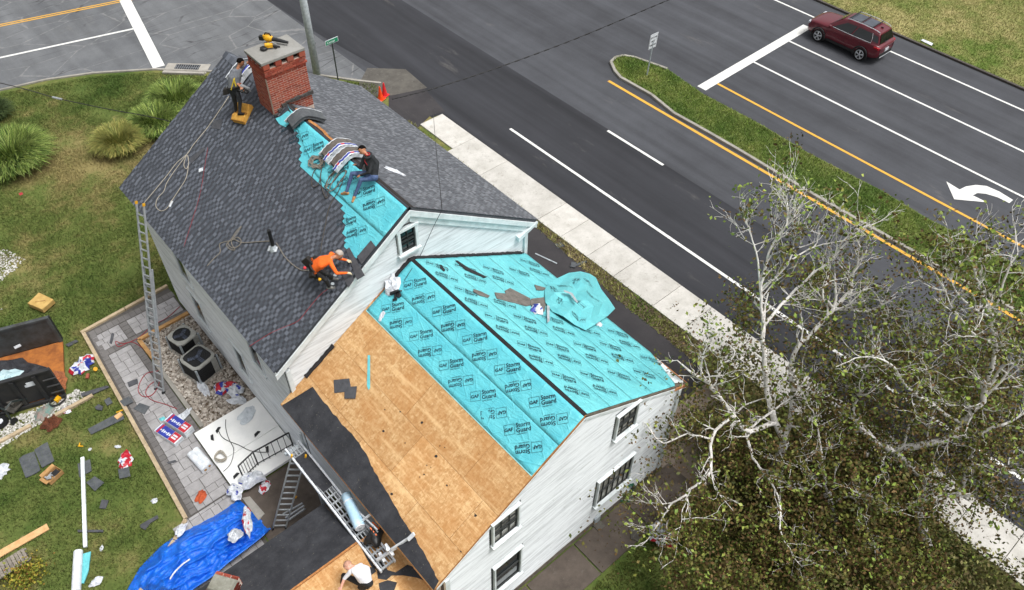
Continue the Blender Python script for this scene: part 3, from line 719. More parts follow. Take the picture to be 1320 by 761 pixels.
b = MB(); b.solid([rp(EXT_L, 7.855, 6.99, .018), rp(EXT_L, 7.875, 6.99, .018), rp(EXT_L, 7.895, 13.3, .018), rp(EXT_L, 7.87, 13.4, .018)], .003, (-EXT_L[1], 0, 1)); b.build('seam', mat('dark_seam', '#10262b', bump=0), extL, world=True)  # thin dark strip along the lap seam
yn = lambda x: 7.0 if x < 12.55 else 7.0+(x-12.55)*2.4
xs = [8.76, 9.6, 10.5, 11.4, 12.3, 13.14]
for i in range(5):
    lap('underlayment_strip', EXT_R, xs[i]-.0+.0, xs[i+1]+.05*(i < 4), 7.0, 14.03, .016-.0028*i, M_TEALR, extR, .035, yn=yn)
slab('ridge_gap', EXT_R, EXT_RX, 8.77, 7.0, 14.0, .01, mat('tar_and_slot_black', '#161416', '#232022', 6, .8, .3, 30, world=True), .012); slab('ridge_gap', EXT_L, 8.65, EXT_RX, 7.0, 14.0, .01, bpy.data.materials['tar_and_slot_black'], .016)  # black strips stand in for the dark of the open vent slot
# tar line where the extension meets the gable, torn edges
b = MB(); last = None
for i in range(56):
    x = 4.8+i*.148; pl = EXT_L if x < EXT_RX else EXT_R
    p = rp(pl, x, 14.05, .03+.02*random.random())
    if x >= 5.9 and x < 6.05: b.build('torn_flashing', bpy.data.materials['tar_and_slot_black'], house, world=True); b = MB()
    if last is not None and (x > 7.9 or x < 5.9): b.beam(last, p, .1+.05*random.random(), .03+.03*random.random())
    last = p
b.build('torn_flashing', bpy.data.materials['tar_and_slot_black'], house, world=True)
# exposed corner: fascia in new wood and a scrap of white wrap
b = MB(); b.beam((13.12, 6.97, 4.44), (13.12, 8.6, 4.44), .03, .12); b.beam((13.1, 6.96, 4.44), (12.5, 6.96, 4.75), .03, .1); b.build('new_fascia', mat('new_orange_wood', '#c98d5e', '#b0744a', 10, .8, .2, 50), house, world=True)
b = MB(); b.solid([rp(EXT_R, 12.62, 7.1, .012), rp(EXT_R, 12.95, 7.02, .03), rp(EXT_R, 13.0, 7.5, .02), rp(EXT_R, 13.12, 8.2, .012), rp(EXT_R, 12.95, 8.0, .012)], .004, (-EXT_R[1], 0, 1)); b.build('house_wrap_scrap', M_TRIM, house, world=True)
# black felt left along the low eave, with its thickness and ragged edge
poly = [(3.9, 14.0)]+[tuple(on(EXT_L, x, y)[:2]) for x, y in ((403.4, 499), (414, 514), (426, 528.4), (438, 543), (449.4, 555.7), (460, 568), (469, 581), (477, 596), (482.6, 608.4), (494, 626), (504, 643.5), (515.8, 665), (525, 678), (533.3, 690), (542, 706), (551, 721.5), (560, 737), (566, 749))]+[(3.92, 6.97)]
pp = []
for i in range(len(poly)):
    a, c = poly[i], poly[(i+1) % len(poly)]; pp.append(a)
    if 1 < i < 18:
        for t in (.33, .66): pp.append((a[0]+(c[0]-a[0])*t+random.uniform(-.02, .02), a[1]+(c[1]-a[1])*t))
b = MB(); b.solid([rp(EXT_L, x, y, .022) for x, y in pp], .016, (-EXT_L[1], 0, 1)); b.build('torn_felt_strip', M_FELT, extL, world=True)

b = MB(); r_ = random.Random(4)
for x, y in ((496, 528), (516, 531), (494, 556), (544, 545), (522, 571), (567, 575), (573, 577), (562, 588), (550, 600), (555, 603), (541, 615), (547, 612), (576, 626), (505, 637), (613, 665), (612, 663), (594, 711)):
    p_ = on(EXT_L, x, y, .003); k_ = r_.uniform(.02, .05); b.solid([p_+Vector((k_*math.cos(a)*r_.uniform(.4, 1), k_*math.sin(a)*r_.uniform(.4, 1.3), EXT_L[1]*k_*math.cos(a)*.7)) for a in (0, 1.3, 2.6, 3.9, 5.2)], .004, (-EXT_L[1], 0, 1))
b.build('tar_spots', bpy.data.materials['tar_and_slot_black'], extL, world=True, kind='stuff')
# ---------------------------------------------------------------- printed logos
def text_mesh(body, size, x, y, cx=1.0, bold=.0):
    c = bpy.data.curves.new('txt', 'FONT'); c.body = body; c.size = size; c.resolution_u = 2; c.offset = bold
    o = bpy.data.objects.new('txt', c); COL.objects.link(o); dg = bpy.context.evaluated_depsgraph_get(); dg.update()
    me = bpy.data.meshes.new_from_object(o.evaluated_get(dg)); vs = [(v.co.x*cx+x, v.co.y+y, 0) for v in me.vertices]; fs = [tuple(p.vertices) for p in me.polygons]
    bpy.data.objects.remove(o); bpy.data.curves.remove(c); bpy.data.meshes.remove(me); return vs, fs
lg = MB()
def frame2(b, x0, y0, x1, y1, t):
    for a in ((x0, y0, x1, y0+t), (x0, y1-t, x1, y1), (x0, y0+t, x0+t, y1-t), (x1-t, y0+t, x1, y1-t)):
        b.add([(a[0], a[1], 0), (a[2], a[1], 0), (a[2], a[3], 0), (a[0], a[3], 0)], [(0, 1, 2, 3)])
frame2(lg, -.37, -.12, -.1, .13, .008)
lg.add(*text_mesh('GAF', .115, -.36, -.035, 1.0, .003)); lg.add(*text_mesh('Storm', .15, -.07, .03, .98, .003)); lg.add(*text_mesh('Guard', .15, -.07, -.095, .98, .003)); lg.add(*text_mesh('Leak Barrier', .045, -.06, -.15, 1.15, .0005))
LOGO = lg.mesh('print_logo', M_INK)
def logo(pl, x, y, flip, off, parent, sc=1.0, rot=0.0):
    # text runs along plan (+X,-Y), letters upright towards (+X,+Y)
    b_ = pl[1]; n = Vector((-b_, 0, 1)).normalized(); t = Vector((1, -1, b_)); t = (t-n*t.dot(n)).normalized(); u = n.cross(t)
    M = Matrix((t, u, n)).transposed().to_4x4() @ Matrix.Rotation((PI if flip else 0)+rot, 4, 'Z') @ Matrix.Scale(sc, 4)
    M.translation = rp(pl, x, y, off); link(LOGO, 'print_logo', parent, M, world=True)
for k in range(6):       # upper and lower lap of the extension's left slope
    pass
def logo_row(pl, xc, y0, y1, step, off, parent, phase=0.0, sx=.16, sc=1.0, skip=None):
    y = y1-.45-phase; f = False
    while y > y0+.3:
        x = xc+(sx if not f else -sx*.1)
        if not (skip and skip(x, y)): logo(pl, x, y, f, off, parent, sc*1.05, random.uniform(-.03, .03))
        y -= (.5 if not f else .78)*step/.64; f = not f
logo_row(EXT_L, 8.18, 7.0, 13.9, .66, .03, extL, .12); logo_row(EXT_L, 7.38, 7.0, 14.0, .66, .025, extL, .2)
for i in range(5):
    logo_row(EXT_R, (xs[i]+xs[i+1])/2-.05, 7.0, 14.0, .66, .045, extR, .2*i % .66, .12, .95, skip=lambda x, y: (y < yn(x)+.45) or x > 12.95 or (11.3 < x < 13.4 and 10.0 < y < 12.6) or (10.0 < x < 11.6 and 10.9 < y < 12.2))
logo_row(MAIN_L, 8.3, 14.2, 20.3, .66, .03, roofL, .35, .1); logo_row(MAIN_L, 7.55, 14.2, 15.6, .6, .02, roofL, -.2, .05, .9)

# ---------------------------------------------------------------- chimney
def brick_mat():
    q = N('red_brick'); r = q.rand(); c = q.ramp(r, [(0, lin('#7d3b30')), (.35, lin('#96493a')), (.7, lin('#9c5340')), (1, lin('#865046'))])
    g = q.ramp(q.noise(q.pos, 9, 5, .8), [(.6, 0.0), (.72, .6)]); c = q.mix(g, c, lin('#b5938a')); q.col(c); q.bump(q.noise(q.pos, 50, 3), .4, .006); return q.set(.9, 0, .2)
M_BRICK = brick_mat(); M_MORT = mat('mortar', '#c7b5a8', '#a8978b', 8, .95, .4, 40, world=True)
CX0, CX1, CY0, CY1 = 8.33, 9.67, 20.4, 21.32
chim = link(None, 'chimney', house, Matrix.Translation(((CX0+CX1)/2, (CY0+CY1)/2, 8.3)), world=True)
b = MB(); b.box(((CX0+CX1)/2, (CY0+CY1)/2, 9.25), (CX1-CX0+.006, CY1-CY0+.006, 2.1)); b.build('mortar_core', M_MORT, chim, world=True)
bm_ = MB(); bm_.box((0, 0, 0), (.198, .095, .057)); BR = bm_.mesh('brick', M_BRICK); nb = 0; extra = MB(); ch = .071
z = 8.05; row = 0
while z < 10.27:
    e = .0 if z < 9.98 else (.02 if z < 10.06 else (.045 if z < 10.14 else .03))
    x = CX0-e+(0 if row % 2 else -.105)
    while x < CX1+e-.02:
        a, c = max(x, CX0-e), min(x+.2, CX1+e)
        if c-a > .05 and z > 8.55:
            T = Matrix.Translation(((a+c)/2, CY0-e+.04, z)) @ Matrix.Diagonal(((c-a)/.2, 1, 1, 1)); link(BR, 'brick', chim, T, world=True); nb += 1
        extra.box(((a+c)/2, CY1+e-.04, z), (max(.04, c-a), .095, .06)); x += .211
    y = CY0-e+.095+(.0 if row % 2 == 0 else -.1)
    while y < CY1+e-.02:
        a, c = max(y, CY0-e+.093), min(y+.2, CY1+e)
        if c-a > .04 and z > 8.2 and nb < 300:
            T = Matrix.Translation((CX0-e+.04, (a+c)/2, z)) @ Matrix.Rotation(PI/2, 4, 'Z') @ Matrix.Diagonal(((c-a)/.2, 1, 1, 1)); link(BR, 'brick', chim, T, world=True); nb += 1
        elif c-a > .04: extra.box((CX0-e+.04, (a+c)/2, z), (.095, c-a, .06))
        if c-a > .04: extra.box((CX1+e-.04, (a+c)/2, z), (.095, c-a, .06))
        y += .211
    z += ch; row += 1
extra.build('brickwork', M_BRICK, chim, world=True, kind='stuff')
# piers with dark vents between, concrete cap
for x in (8.4, 8.8, 9.2, 9.6):
    for y in (20.43, 21.27): b = MB(); b.box((x, y, 10.39), (.2, .16, .16)); b.build('vent_pier', M_BRICK, chim, world=True)
for y in (20.72, 21.0):
    for x in (8.38, 9.62): b = MB(); b.box((x, y, 10.39), (.16, .12, .16)); b.build('vent_pier', M_BRICK, chim, world=True)
b = MB(); b.box((9.0, 20.86, 10.38), (1.1, .7, .15)); b.build('flue_void', mat('vent_dark', '#121010', bump=0), chim, world=True)  # black block stands in for the unlit inside of the vents
b = MB(); b.box((8.98, 20.86, 10.52), (1.46, 1.04, .09)); b.build('cap', concrete_mat('cap_concrete', '#8f8e8a', '#7b7a75', .3), chim, world=True, bevel=.012)
b = MB()
for i in range(9): b.box((CX0+.05+.155*i, CY0-.05, zl(MAIN_L, min(CX0+.05+.155*i, 8.78))+.05+(.0 if i < 3 else -.06*(i-3)*0)), (.17, .06, .06+.03*(i % 3)))
b.build('step_flashing', mat('old_lead', '#4e4d4c', '#38322d', 10, .7, .4, 30, world=True), chim, world=True)
# ================================================================ materials for things
M_ALU = mat('aluminium', '#a3a7aa', '#888c8f', 8, .4, .05, 40, metal=.15)
M_ALUD = mat('dull_galvanised', '#aab2b6', '#8e969a', 5, .6, .15, 20, metal=.1)
M_BLK = mat('black_plastic', '#1b1c1e', '#101112', 8, .5, .1)
M_YEL = mat('yellow_plastic', '#e0a818', '#c48f10', 8, .45, .05)
M_WHT = mat('white_plastic_film', '#d9dde0', '#b9bec4', 6, .45, .2, 20)
M_BAG = mat('crumpled_white_bag', '#d3d6da', '#a7abb2', 9, .5, .4, 12, bd=.03)
M_REDP = mat('red_print', '#b81f30', '#9a1626', 6, .5, 0); M_BLUP = mat('blue_print', '#2b3a9a', '#1f2b7d', 6, .5, 0)
M_ROPE = mat('grey_rope', '#8f887c', '#5f5a52', 60, .9, .5, 120); M_ROPEL = mat('pale_rope', '#b7b0a2', '#8a8477', 60, .9, .5, 120); M_ROPED = mat('dark_rope', '#55504a', '#38342f', 60, .9, .5, 120)
M_CABLE = mat('black_cable', '#1c1c1d', '#2c2b2a', 30, .7, .2)
M_REDC = mat('red_cord', '#9c2c36', '#7d2029', 30, .7, .1); M_FOAM = mat('tan_foam', '#d09f48', '#b98536', 6, .9, .5, 30)
M_SCRAP = mat('loose_shingle', '#3b3c40', '#4c4d51', 7, .9, .4, 60); M_SCRAPG = mat('weathered_scrap_shingle', '#55585a', '#42464a', 6, .9, .5, 50)
M_WOOD = mat('pale_lumber', '#cfa878', '#b98f60', 5, .8, .2, 30)
def smooth_path(pts, k=4):
    """Catmull-Rom through the points"""
    P = [Vector(p) for p in pts]
    if len(P) < 3: return P
    out = []
    for i in range(len(P)-1):
        p0, p1, p2, p3 = P[max(i-1, 0)], P[i], P[i+1], P[min(i+2, len(P)-1)]
        for j in range(k):
            t = j/k; out.append(.5*((2*p1)+(p2-p0)*t+(2*p0-5*p1+4*p2-p3)*t*t+(3*p1-p0-3*p2+p3)*t**3))
    out.append(P[-1]); return out
def line_thing(name, label, cat, pts, r, m_, n=5, group=None):
    b = MB(); b.tube(smooth_path(pts), r, n); o = b.build(name, m_, smooth=True); return tag(o, label, cat, group)
def onL(lst, off=.03): return [on(MAIN_L, x, y, off+.008*(i % 2)) for i, (x, y) in enumerate(lst)]
line_thing('rope', 'pale rope running from the ladder top to the worker beside the chimney', 'rope', onL([(184, 264), (200, 245), (214, 228), (228, 210), (241, 199), (250, 186), (268, 164), (286, 138), (295, 124)]), .013, M_ROPEL)
line_thing('rope', 'loose loop of pale rope near the far eave with a white tag', 'rope', onL([(243, 196), (236, 206), (224, 222), (215, 236), (211, 247), (203, 256), (201, 266), (207, 272), (215, 269), (222, 258), (232, 243), (240, 229), (243, 210), (241, 200), (237, 212), (240, 218), (243, 213)]), .012, M_ROPEL)
line_thing('rope', 'knotted tan rope heaped on the shingles left of the black vent pipe', 'rope', onL([(267, 343), (276, 333), (284, 325), (283, 315), (290, 312), (298, 310), (306, 306), (311, 311), (308, 317), (300, 320), (294, 314), (299, 307), (305, 298), (311, 292), (306, 300), (298, 312), (303, 322), (296, 321), (292, 315), (301, 309), (312, 313), (330, 312), (347, 311)]), .014, M_ROPE)
line_thing('rope', 'grey rope curving from the vent pipe to the belt of the worker in orange', 'rope', onL([(356, 313), (361, 321), (367, 331), (377, 341), (388, 348), (400, 349)]), .014, M_ROPE)
line_thing('rope', 'grey rope running down from the coils to the worker in orange', 'rope', onL([(442, 233), (436, 247), (429, 258), (423, 272), (419, 292), (415, 312), (413, 326)]), .013, M_ROPED)
co = []
for i in range(60):
    a = i*.95; co.append((408+8*math.cos(a)+3*math.sin(i*1.7), 209+6*math.sin(a)+3*math.cos(i*2.3)))
line_thing('rope_coil', 'grey rope coiled in a tangle on the teal strip beside the open bundles', 'rope', onL(co, .045), .013, M_ROPE)
line_thing('rope', 'long bight of grey rope looping below the tangled coil on the teal strip', 'rope', onL([(418, 203), (415, 215), (413, 228), (410, 238), (403, 241), (402, 230), (406, 219), (414, 217), (413, 230), (416, 246), (421, 256), (423, 246), (418, 240), (428, 236), (440, 222), (447, 221), (440, 232), (428, 246), (420, 240), (425, 228), (436, 219)], .04), .014, M_ROPED)
line_thing('rope', 'narrow rope bights hanging below the seated worker onto the teal strip', 'rope', onL([(446, 219), (444, 228), (437, 236), (431, 244), (424, 246), (430, 232), (437, 222), (432, 222), (425, 233), (420, 244), (424, 228), (434, 219)], .05), .012, M_ROPE)
line_thing('chalk_line', 'thin red line stretched over the shingles near the lower rake', 'cord', onL([(425, 371), (412, 381), (396, 400), (384, 414), (366, 422), (350, 429), (335, 438), (321, 447)], .018), .008, M_REDC)
line_thing('chalk_line', 'faint red cord lying down the middle of the charcoal shingles', 'cord', onL([(268, 190), (263, 220), (258, 250), (246, 290), (237, 318)], .016), .006, M_REDC)
# vent pipe
p = on(MAIN_L, 353, 321, .0)
t = thing('vent_pipe', 'upright black vent pipe through the charcoal shingles right of the knotted rope', 'vent pipe', p)
b = MB(); b.tube([(0, 0, -.1), (0, 0, .72)], .055, 14); b.build('pipe', M_BLK, t, smooth=False)
b = MB(); b.lathe([(.13, -.06), (.12, .0), (.065, .12), (.06, .14)], 14); b.build('boot_collar', M_ALUD, t)
t = thing('flashing_plate', 'small white flashing plate lying at the foot of the vent pipe', 'flashing', M=Matrix.Translation(on(MAIN_L, 351.5, 321, .03)) @ rot_on(MAIN_L, .5))
b = MB(); b.box((0, 0, 0), (.16, .34, .02)); b.box((0, 0, .03), (.1, .2, .04)); b.build('plate', M_WHT, t, bevel=.006)
# foam cushion under the standing worker: a curved wedge
t = thing('roof_cushion', 'tan foam roof cushion under the boot of the worker beside the chimney', 'cushion', M=Matrix.Translation(on(MAIN_L, 314, 149, .02)) @ rot_on(MAIN_L, .35))
b = MB(); prof = [(-.3, 0), (-.26, .16), (-.1, .2), (0, .14), (.1, .12), (.22, .2), (.32, .22), (.36, .1), (.34, 0)]
b.prism([(x, z) for x, z in prof], -.28, .28, M=Matrix.Rotation(PI/2, 4, 'X')); b.build('foam_block', M_FOAM, t, bevel=.025)
b = MB(); b.box((-.26, 0, .1), (.03, .58, .1)); b.box((.0, 0, .145), (.12, .57, .01)); b.build('grip_strip', mat('dark_foam_grip', '#8f6322', '#7a5218', 8, .95, .4), t)
def small_box(name, label, cat, pos, size, m_, rz=0, pl=None, group=None, bevel=.004):
    M = Matrix.Translation(pos) @ (rot_on(pl, rz) if pl else Matrix.Rotation(rz, 4, 'Z'))
    b = MB(); b.box((0, 0, size[2]/2), size); b.box((size[0]*.1, 0, size[2]*.9), (size[0]*.5, size[1]*.6, size[2]*.4))
    return tag(b.build(name, m_, M=M, bevel=bevel), label, cat, group)
small_box('rope_tag', 'white tag at the end of the rope loop on the shingles', 'tag', on(MAIN_L, 220.5, 263, .012), (.2, .1, .02), M_WHT, .3, MAIN_L)
small_box('torn_wrapper', 'black and white scrap lying alone on the shingles above the rope loop', 'scrap', on(MAIN_L, 259.5, 219.5, .012), (.12, .16, .03), M_WHT, .9, MAIN_L)
# shingle bundles draped over the ridge
def bundle(label, y0, y1, half_l, half_r, rise=.12, wrap=True, tilt=0.0, mt=None, flaps=()):
    t = thing('shingle_bundle', label, 'shingle bundle', (MAIN_RX, (y0+y1)/2, 9.0), tilt, 'opened shingle bundles draped over the ridge'); yc = (y0+y1)/2; W = (y1-y0)/2
    def pt(s, y, off):   # s = signed distance across the ridge
        k = .16; d = abs(s); z = -(math.sqrt(s*s+k*k)-k)*.60+.055
        n = Vector((s/ math.sqrt(s*s+k*k)*.55, 0, 1)).normalized(); return Vector((s*.86, y, z))+n*off
    mt = mt or M_SCRAPG
    N_ = 14
    for layer in range(4):
        b = MB(); th = rise/4
        for i in range(N_+1):
            s = -half_l+(half_l+half_r)*i/N_+.012*layer; o0, o1 = .02+th*layer, .02+th*(layer+.88)
            jw = W-.012*((layer*7) % 3)
            b.v += [tuple(pt(s, -jw, o0)), tuple(pt(s, jw, o0)), tuple(pt(s, jw, o1)), tuple(pt(s, -jw, o1))]
            if i:
                a = len(b.v)-8
                for q in range(4): b.f.append((a+q, a+4+q, a+4+(q+1) % 4, a+(q+1) % 4)); b.mi.append(0)
        e = len(b.v)-4; b.f += [(3, 2, 1, 0), (e, e+1, e+2, e+3)]; b.mi += [0, 0]
        b.build('shingle', mt, t)
    for sgn in flaps or (-1, 1):
        strips = {}
        for i in range(N_*2):
            s0, s1 = -half_l-.05+(half_l+half_r+.12)*i/(N_*2), -half_l-.05+(half_l+half_r+.12)*(i+1)/(N_*2)
            wv = lambda s: .012*math.sin(s*17+sgn)+.01*math.sin(s*41)
            k_ = int(i/4) % 3
            for (o0, o1, w0, w1, c_) in ((.015, rise+.025, W+.006, W+.006, M_WHT), (rise+.026, rise+.03, W+.006, W-.03, M_WHT), (rise+.03, rise+.032, W-.03, W-.1, M_REDP if k_ == 1 and i % 4 < 2 else M_BLUP), (rise+.032, rise+.03, W-.1, W-.125, M_WHT)):
                if sgn > 0 and w0 < W-.02: continue
                A = [pt(s0, sgn*(w0+wv(s0)*(w0 < W)), o0), pt(s1, sgn*(w0+wv(s1)*(w0 < W)), o0), pt(s1, sgn*(w1+wv(s1)), o1), pt(s0, sgn*(w1+wv(s0)), o1)]
                strips.setdefault((c_.name, i//12 if c_ is M_REDP else 0), (MB(), c_))[0].add(A, [(0, 1, 2, 3)])
        for b, c_ in strips.values(): b.build('torn_wrapper', c_, t, solid=.003)
    return t
bundle('grey shingle bundle arched over the ridge just below the brick chimney', 19.15, 19.62, .5, .62, .11, tilt=-.18, flaps=(1,))
bundle('open shingle bundle with white edged wrapper on its far side, by the seated worker', 17.2, 17.6, .55, .4, .12, tilt=-.1, mt=mat('brown_grey_shingle', '#625b55', '#4d4843', 6, .9, .4, 50), flaps=(-1, 1))
bundle('open shingle bundle with blue and white wrapper directly beside the knees of the seated worker', 16.68, 17.08, .58, .4, .12, tilt=-.06, mt=bpy.data.materials['brown_grey_shingle'], flaps=(-1, 1))
bundle('grey shingle bundle with white torn wrapper on the ridge behind the brick chimney', 22.55, 23.1, .62, .5, .2, tilt=.12, flaps=(-1, 1))
def crumple(name, label, cat, M, r, m_, seed=0, flat=.45, group=None, mats=None, cols=None, amp=.45, rag=.35):
    """crumpled film: a wavy closed sheet bag"""
    b = MB(); from mathutils import noise as _n
    nu, nv = 18, 10; rx, ry = (r if isinstance(r, tuple) else (r, r*.8))
    o = Vector((seed*7.3, seed*3.1, seed))
    b.v.append((0, 0, 0)); 
    for i in range(1, nv+1):
        t = i/nv
        for k in range(nu):
            a = 2*PI*k/nu; e = 1+rag*_n.noise(Vector((math.cos(a)*2, math.sin(a)*2, 0))+o)*1.6
            x, y = rx*t*math.cos(a)*e, ry*t*math.sin(a)*e
            h = (1-t**2.5)*flat*min(rx, ry)*(1+amp*2*_n.noise(Vector((x, y, 0))*(2.2/min(rx, ry))*.8+o)) + amp*.22*min(rx, ry)*abs(_n.noise(Vector((x, y, 1))*(5/min(rx, ry))+o))
            b.v.append((x, y, max(.004, h)))
    b.v[0] = (0, 0, flat*min(rx, ry)*(1+amp*.4))
    for k in range(nu): b.f.append((0, 1+k, 1+(k+1) % nu)); b.mi.append(0)
    for i in range(nv-1):
        for k in range(nu):
            a = 1+i*nu+k; c = 1+i*nu+(k+1) % nu; b.f.append((a, a+nu, c+nu, c))
            m2 = 0
            if cols:
                v = _n.noise(Vector(b.v[a])*(1.6/min(rx, ry))+o*2); m2 = 1 if v > cols[0] else (2 if v < cols[1] else 0)
            b.mi.append(m2)
    return tag(b.build(name, mats or m_, M=M, solid=.004), label, cat, group)
def T3(p, rz=0): return Matrix.Translation(p) @ Matrix.Rotation(rz, 4, 'Z')
def TR(pl, px, py, off=.02, a=0): return Matrix.Translation(on(pl, px, py, off)) @ rot_on(pl, a)
M3 = [M_BAG, M_REDP, M_BLUP]
crumple('plastic_wrapper', 'white torn wrapper lying on the weathered slope right of the seated worker', 'wrapper', TR(MAIN_R, 509, 221, .01, -.7), (.32, .14), M_BAG, 3, .3)
crumple('work_rag', 'crumpled whitish rag hanging over the edge of the teal sheet beside the nail gun', 'rag', TR(EXT_L, 505, 366, .01, 1.0), (.42, .24), M_BAG, 5, .6, amp=.7)
crumple('torn_wrapper', 'small white triangular scrap on teal sheet below the crumpled rag', 'scrap', TR(EXT_L, 492, 408, .02, .4), (.17, .07), M_BAG, 8, .2)
crumple('plastic_wrapper', 'white and blue plastic wrapper beside loose shingles on the bright teal slope', 'wrapper', TR(EXT_R, 692, 400, .03, .3), (.3, .22), None, 9, .55, mats=M3, cols=(.5, -.12), amp=.6)
def gun(name, label, cat, M, col_):
    t = thing(name, label, cat, M=M)
    b = MB(); b.box((0, 0, .07), (.26, .07, .1)); b.tube([(-.16, 0, .07), (-.05, 0, .07)], .045, 10); b.tube([(.13, 0, .06), (.19, 0, .02)], .02, 8); b.build('housing', col_, t, bevel=.012)
    b = MB(); b.beam((0, 0, .05), (-.05, -.16, .03), .04, .05); b.box((-.06, -.2, .03), (.13, .07, .05)); b.build('handle', M_BLK, t, bevel=.01)
    b = MB(); b.lathe([(.07, 0), (.075, .02), (.075, .06), (.05, .07)], 12, Matrix.Translation((.08, -.11, 0))); b.build('magazine', M_BLK, t); return t
gun('nail_gun', 'black nail gun under the crumpled rag on the teal sheet', 'nail gun', TR(EXT_L, 511, 378, .02, -.6), M_BLK)
# tools on the chimney cap
ct = 10.57
t = thing('leaf_blower', 'yellow and black cordless leaf blower lying on the chimney cap', 'leaf blower', at(347, 54, ct+.03), -.95)
b = MB(); b.ball((0, 0, .12), (.16, .11, .12), 12, 8); b.box((-.06, 0, .17), (.18, .12, .1)); b.build('motor_housing', M_YEL, t, smooth=False, bevel=.015)
b = MB(); b.tube([(.1, 0, .11), (.35, 0, .09), (.62, 0, .06)], [.062, .055, .042], 14); b.build('blower_tube', M_BLK, t)
b = MB(); b.tube([(-.12, 0, .2), (-.06, 0, .28), (.06, 0, .28), (.1, 0, .2)], .022, 8); b.box((-.22, 0, .1), (.14, .11, .13)); b.build('handle', M_BLK, t)
t = thing('coil_nailer', 'yellow and black coil nailer on the front edge of the chimney cap', 'nail gun', at(348, 63, ct), -.5)
b = MB(); b.box((0, 0, .1), (.2, .1, .11)); b.tube([(-.13, 0, .13), (.02, 0, .13)], .06, 12); b.build('housing', M_YEL, t, bevel=.015)
b = MB(); b.lathe([(.09, 0), (.11, .02), (.11, .07), (.07, .09)], 14, Matrix.Translation((-.17, -.03, 0))); b.beam((.05, 0, .1), (.22, -.05, .05), .05, .06); b.tube([(.14, .02, .08), (.3, .02, .02)], .025, 8); b.build('magazine', M_BLK, t)
b = MB(); b.tube([(-.1, .05, .14), (.1, .05, .17), (.22, 0, .12)], .012, 6); b.build('guard', M_ALU, t)
# loose strips beside the worker in orange
def flat_px(name, label, cat, pl, poly, off, th, m_, group=None, kind=None):
    pts = [on(pl, x, y, off) if pl else at(x, y, off) for x, y in poly]; n = Vector((-pl[1], 0, 1)) if pl else NZ
    b = MB(); b.solid(pts, th, n); o = b.build(name, m_, kind=kind); return tag(o, label, cat, group)
G1 = 'loose shingle strips at the lower rake'
flat_px('shingle_strip', 'loose charcoal strip sticking up across the teal strip toward the rake', 'shingle', MAIN_L, [(460, 331), (478, 310), (484, 318), (466, 341)], .06, .012, M_SCRAP, G1)
flat_px('shingle_strip', 'broad loose charcoal strip under the hands of the worker in orange', 'shingle', MAIN_L, [(446, 322), (450, 319), (470, 355), (460, 361)], .05, .015, M_SCRAP, G1)
flat_px('shingle_strip', 'loose charcoal strip end hanging over the rake below the knees of the worker', 'shingle', MAIN_L, [(440, 353), (450, 345), (456, 361), (449, 371)], .035, .012, M_SCRAP, G1)
flat_px('shingle_scrap', 'dark loose shingle lying on the slope below the boots of the standing worker', 'shingle', MAIN_L, [(276, 155), (287, 154), (284, 167), (272, 165)], .03, .01, M_SCRAP)
flat_px('shingle_scrap', 'dark narrow shingle strip crossed by the pale rope on the slope', 'shingle', MAIN_L, [(243, 206), (262, 190), (265, 192), (247, 211)], .03, .01, M_SCRAP)
G2 = 'dark shingle scraps on the bare sheathing'
flat_px('shingle_scrap', 'black rectangular scrap on bare sheathing, upper left of the pair near the felt edge', 'shingle', EXT_L, [(430, 490), (450, 488), (453, 504), (431, 507)], .02, .01, M_SCRAP, G2)
flat_px('shingle_scrap', 'smaller black square scrap on bare sheathing overlapping the first near the felt edge', 'shingle', EXT_L, [(444, 499), (460, 498), (458, 514), (444, 514)], .035, .01, M_SCRAP, G2)
flat_px('underlayment_strip', 'narrow teal offcut lying on bare sheathing with a torn lower end', 'offcut', EXT_L, [(474, 458), (477, 458), (477, 500), (475, 503), (473, 498)], .02, .006, M_TEALR)
# crumpled teal flap, torn patches
OUT = [(702, 374), (707, 366), (718, 359), (733, 352), (748, 350), (760, 353), (768, 358), (775, 373), (785, 386), (793, 398), (784, 407), (768, 418), (755, 426), (741, 419), (726, 408), (712, 402), (703, 390)]
from mathutils.geometry import delaunay_2d_cdt
nn = Vector((-EXT_R[1], 0, 1)).normalized()
INN = [(714, 378, .22), (722, 366, .12), (731, 376, .34), (736, 361, .16), (748, 362, .3), (744, 376, .2), (757, 370, .34), (764, 379, .2), (755, 386, .36), (741, 391, .26), (726, 388, .16), (733, 403, .3), (750, 401, .2), (766, 395, .34), (777, 391, .18), (760, 412, .24), (746, 412, .12), (719, 398, .2), (771, 407, .12), (768, 367, .1)]
P2 = [Vector(p_) for p_ in OUT]+[Vector(p_[:2]) for p_ in INN]; H_ = [.05+.05*(i % 3) for i in range(len(OUT))]+[p_[2] for p_ in INN]
vo, _, fo_, ov, _, _ = delaunay_2d_cdt(P2, [(i, (i+1) % len(OUT)) for i in range(len(OUT))], [], 1, 1e-4)
b = MB(); b.add([on(EXT_R, v_.x, v_.y, H_[ov[k][0]]) for k, v_ in enumerate(vo)], [tuple(f_) for f_ in fo_])
fo = b.build('underlayment_flap', M_TEALR, solid=.006); tag(fo, 'crumpled loose teal sheet heaped up over the outer eave of the bright slope', 'underlayment')
sb_ = fo.modifiers.new('crease', 'BEVEL'); sb_.width = .02; sb_.segments = 1; sb_.limit_method = 'ANGLE'; sb_.angle_limit = .25
from mathutils.bvhtree import BVHTree
tree_ = BVHTree.FromPolygons([Vector(p_) for p_ in b.v], [tuple(f_) for f_ in b.f]); nn = Vector((-EXT_R[1], 0, 1)).normalized(); Rn = rot_on(EXT_R)
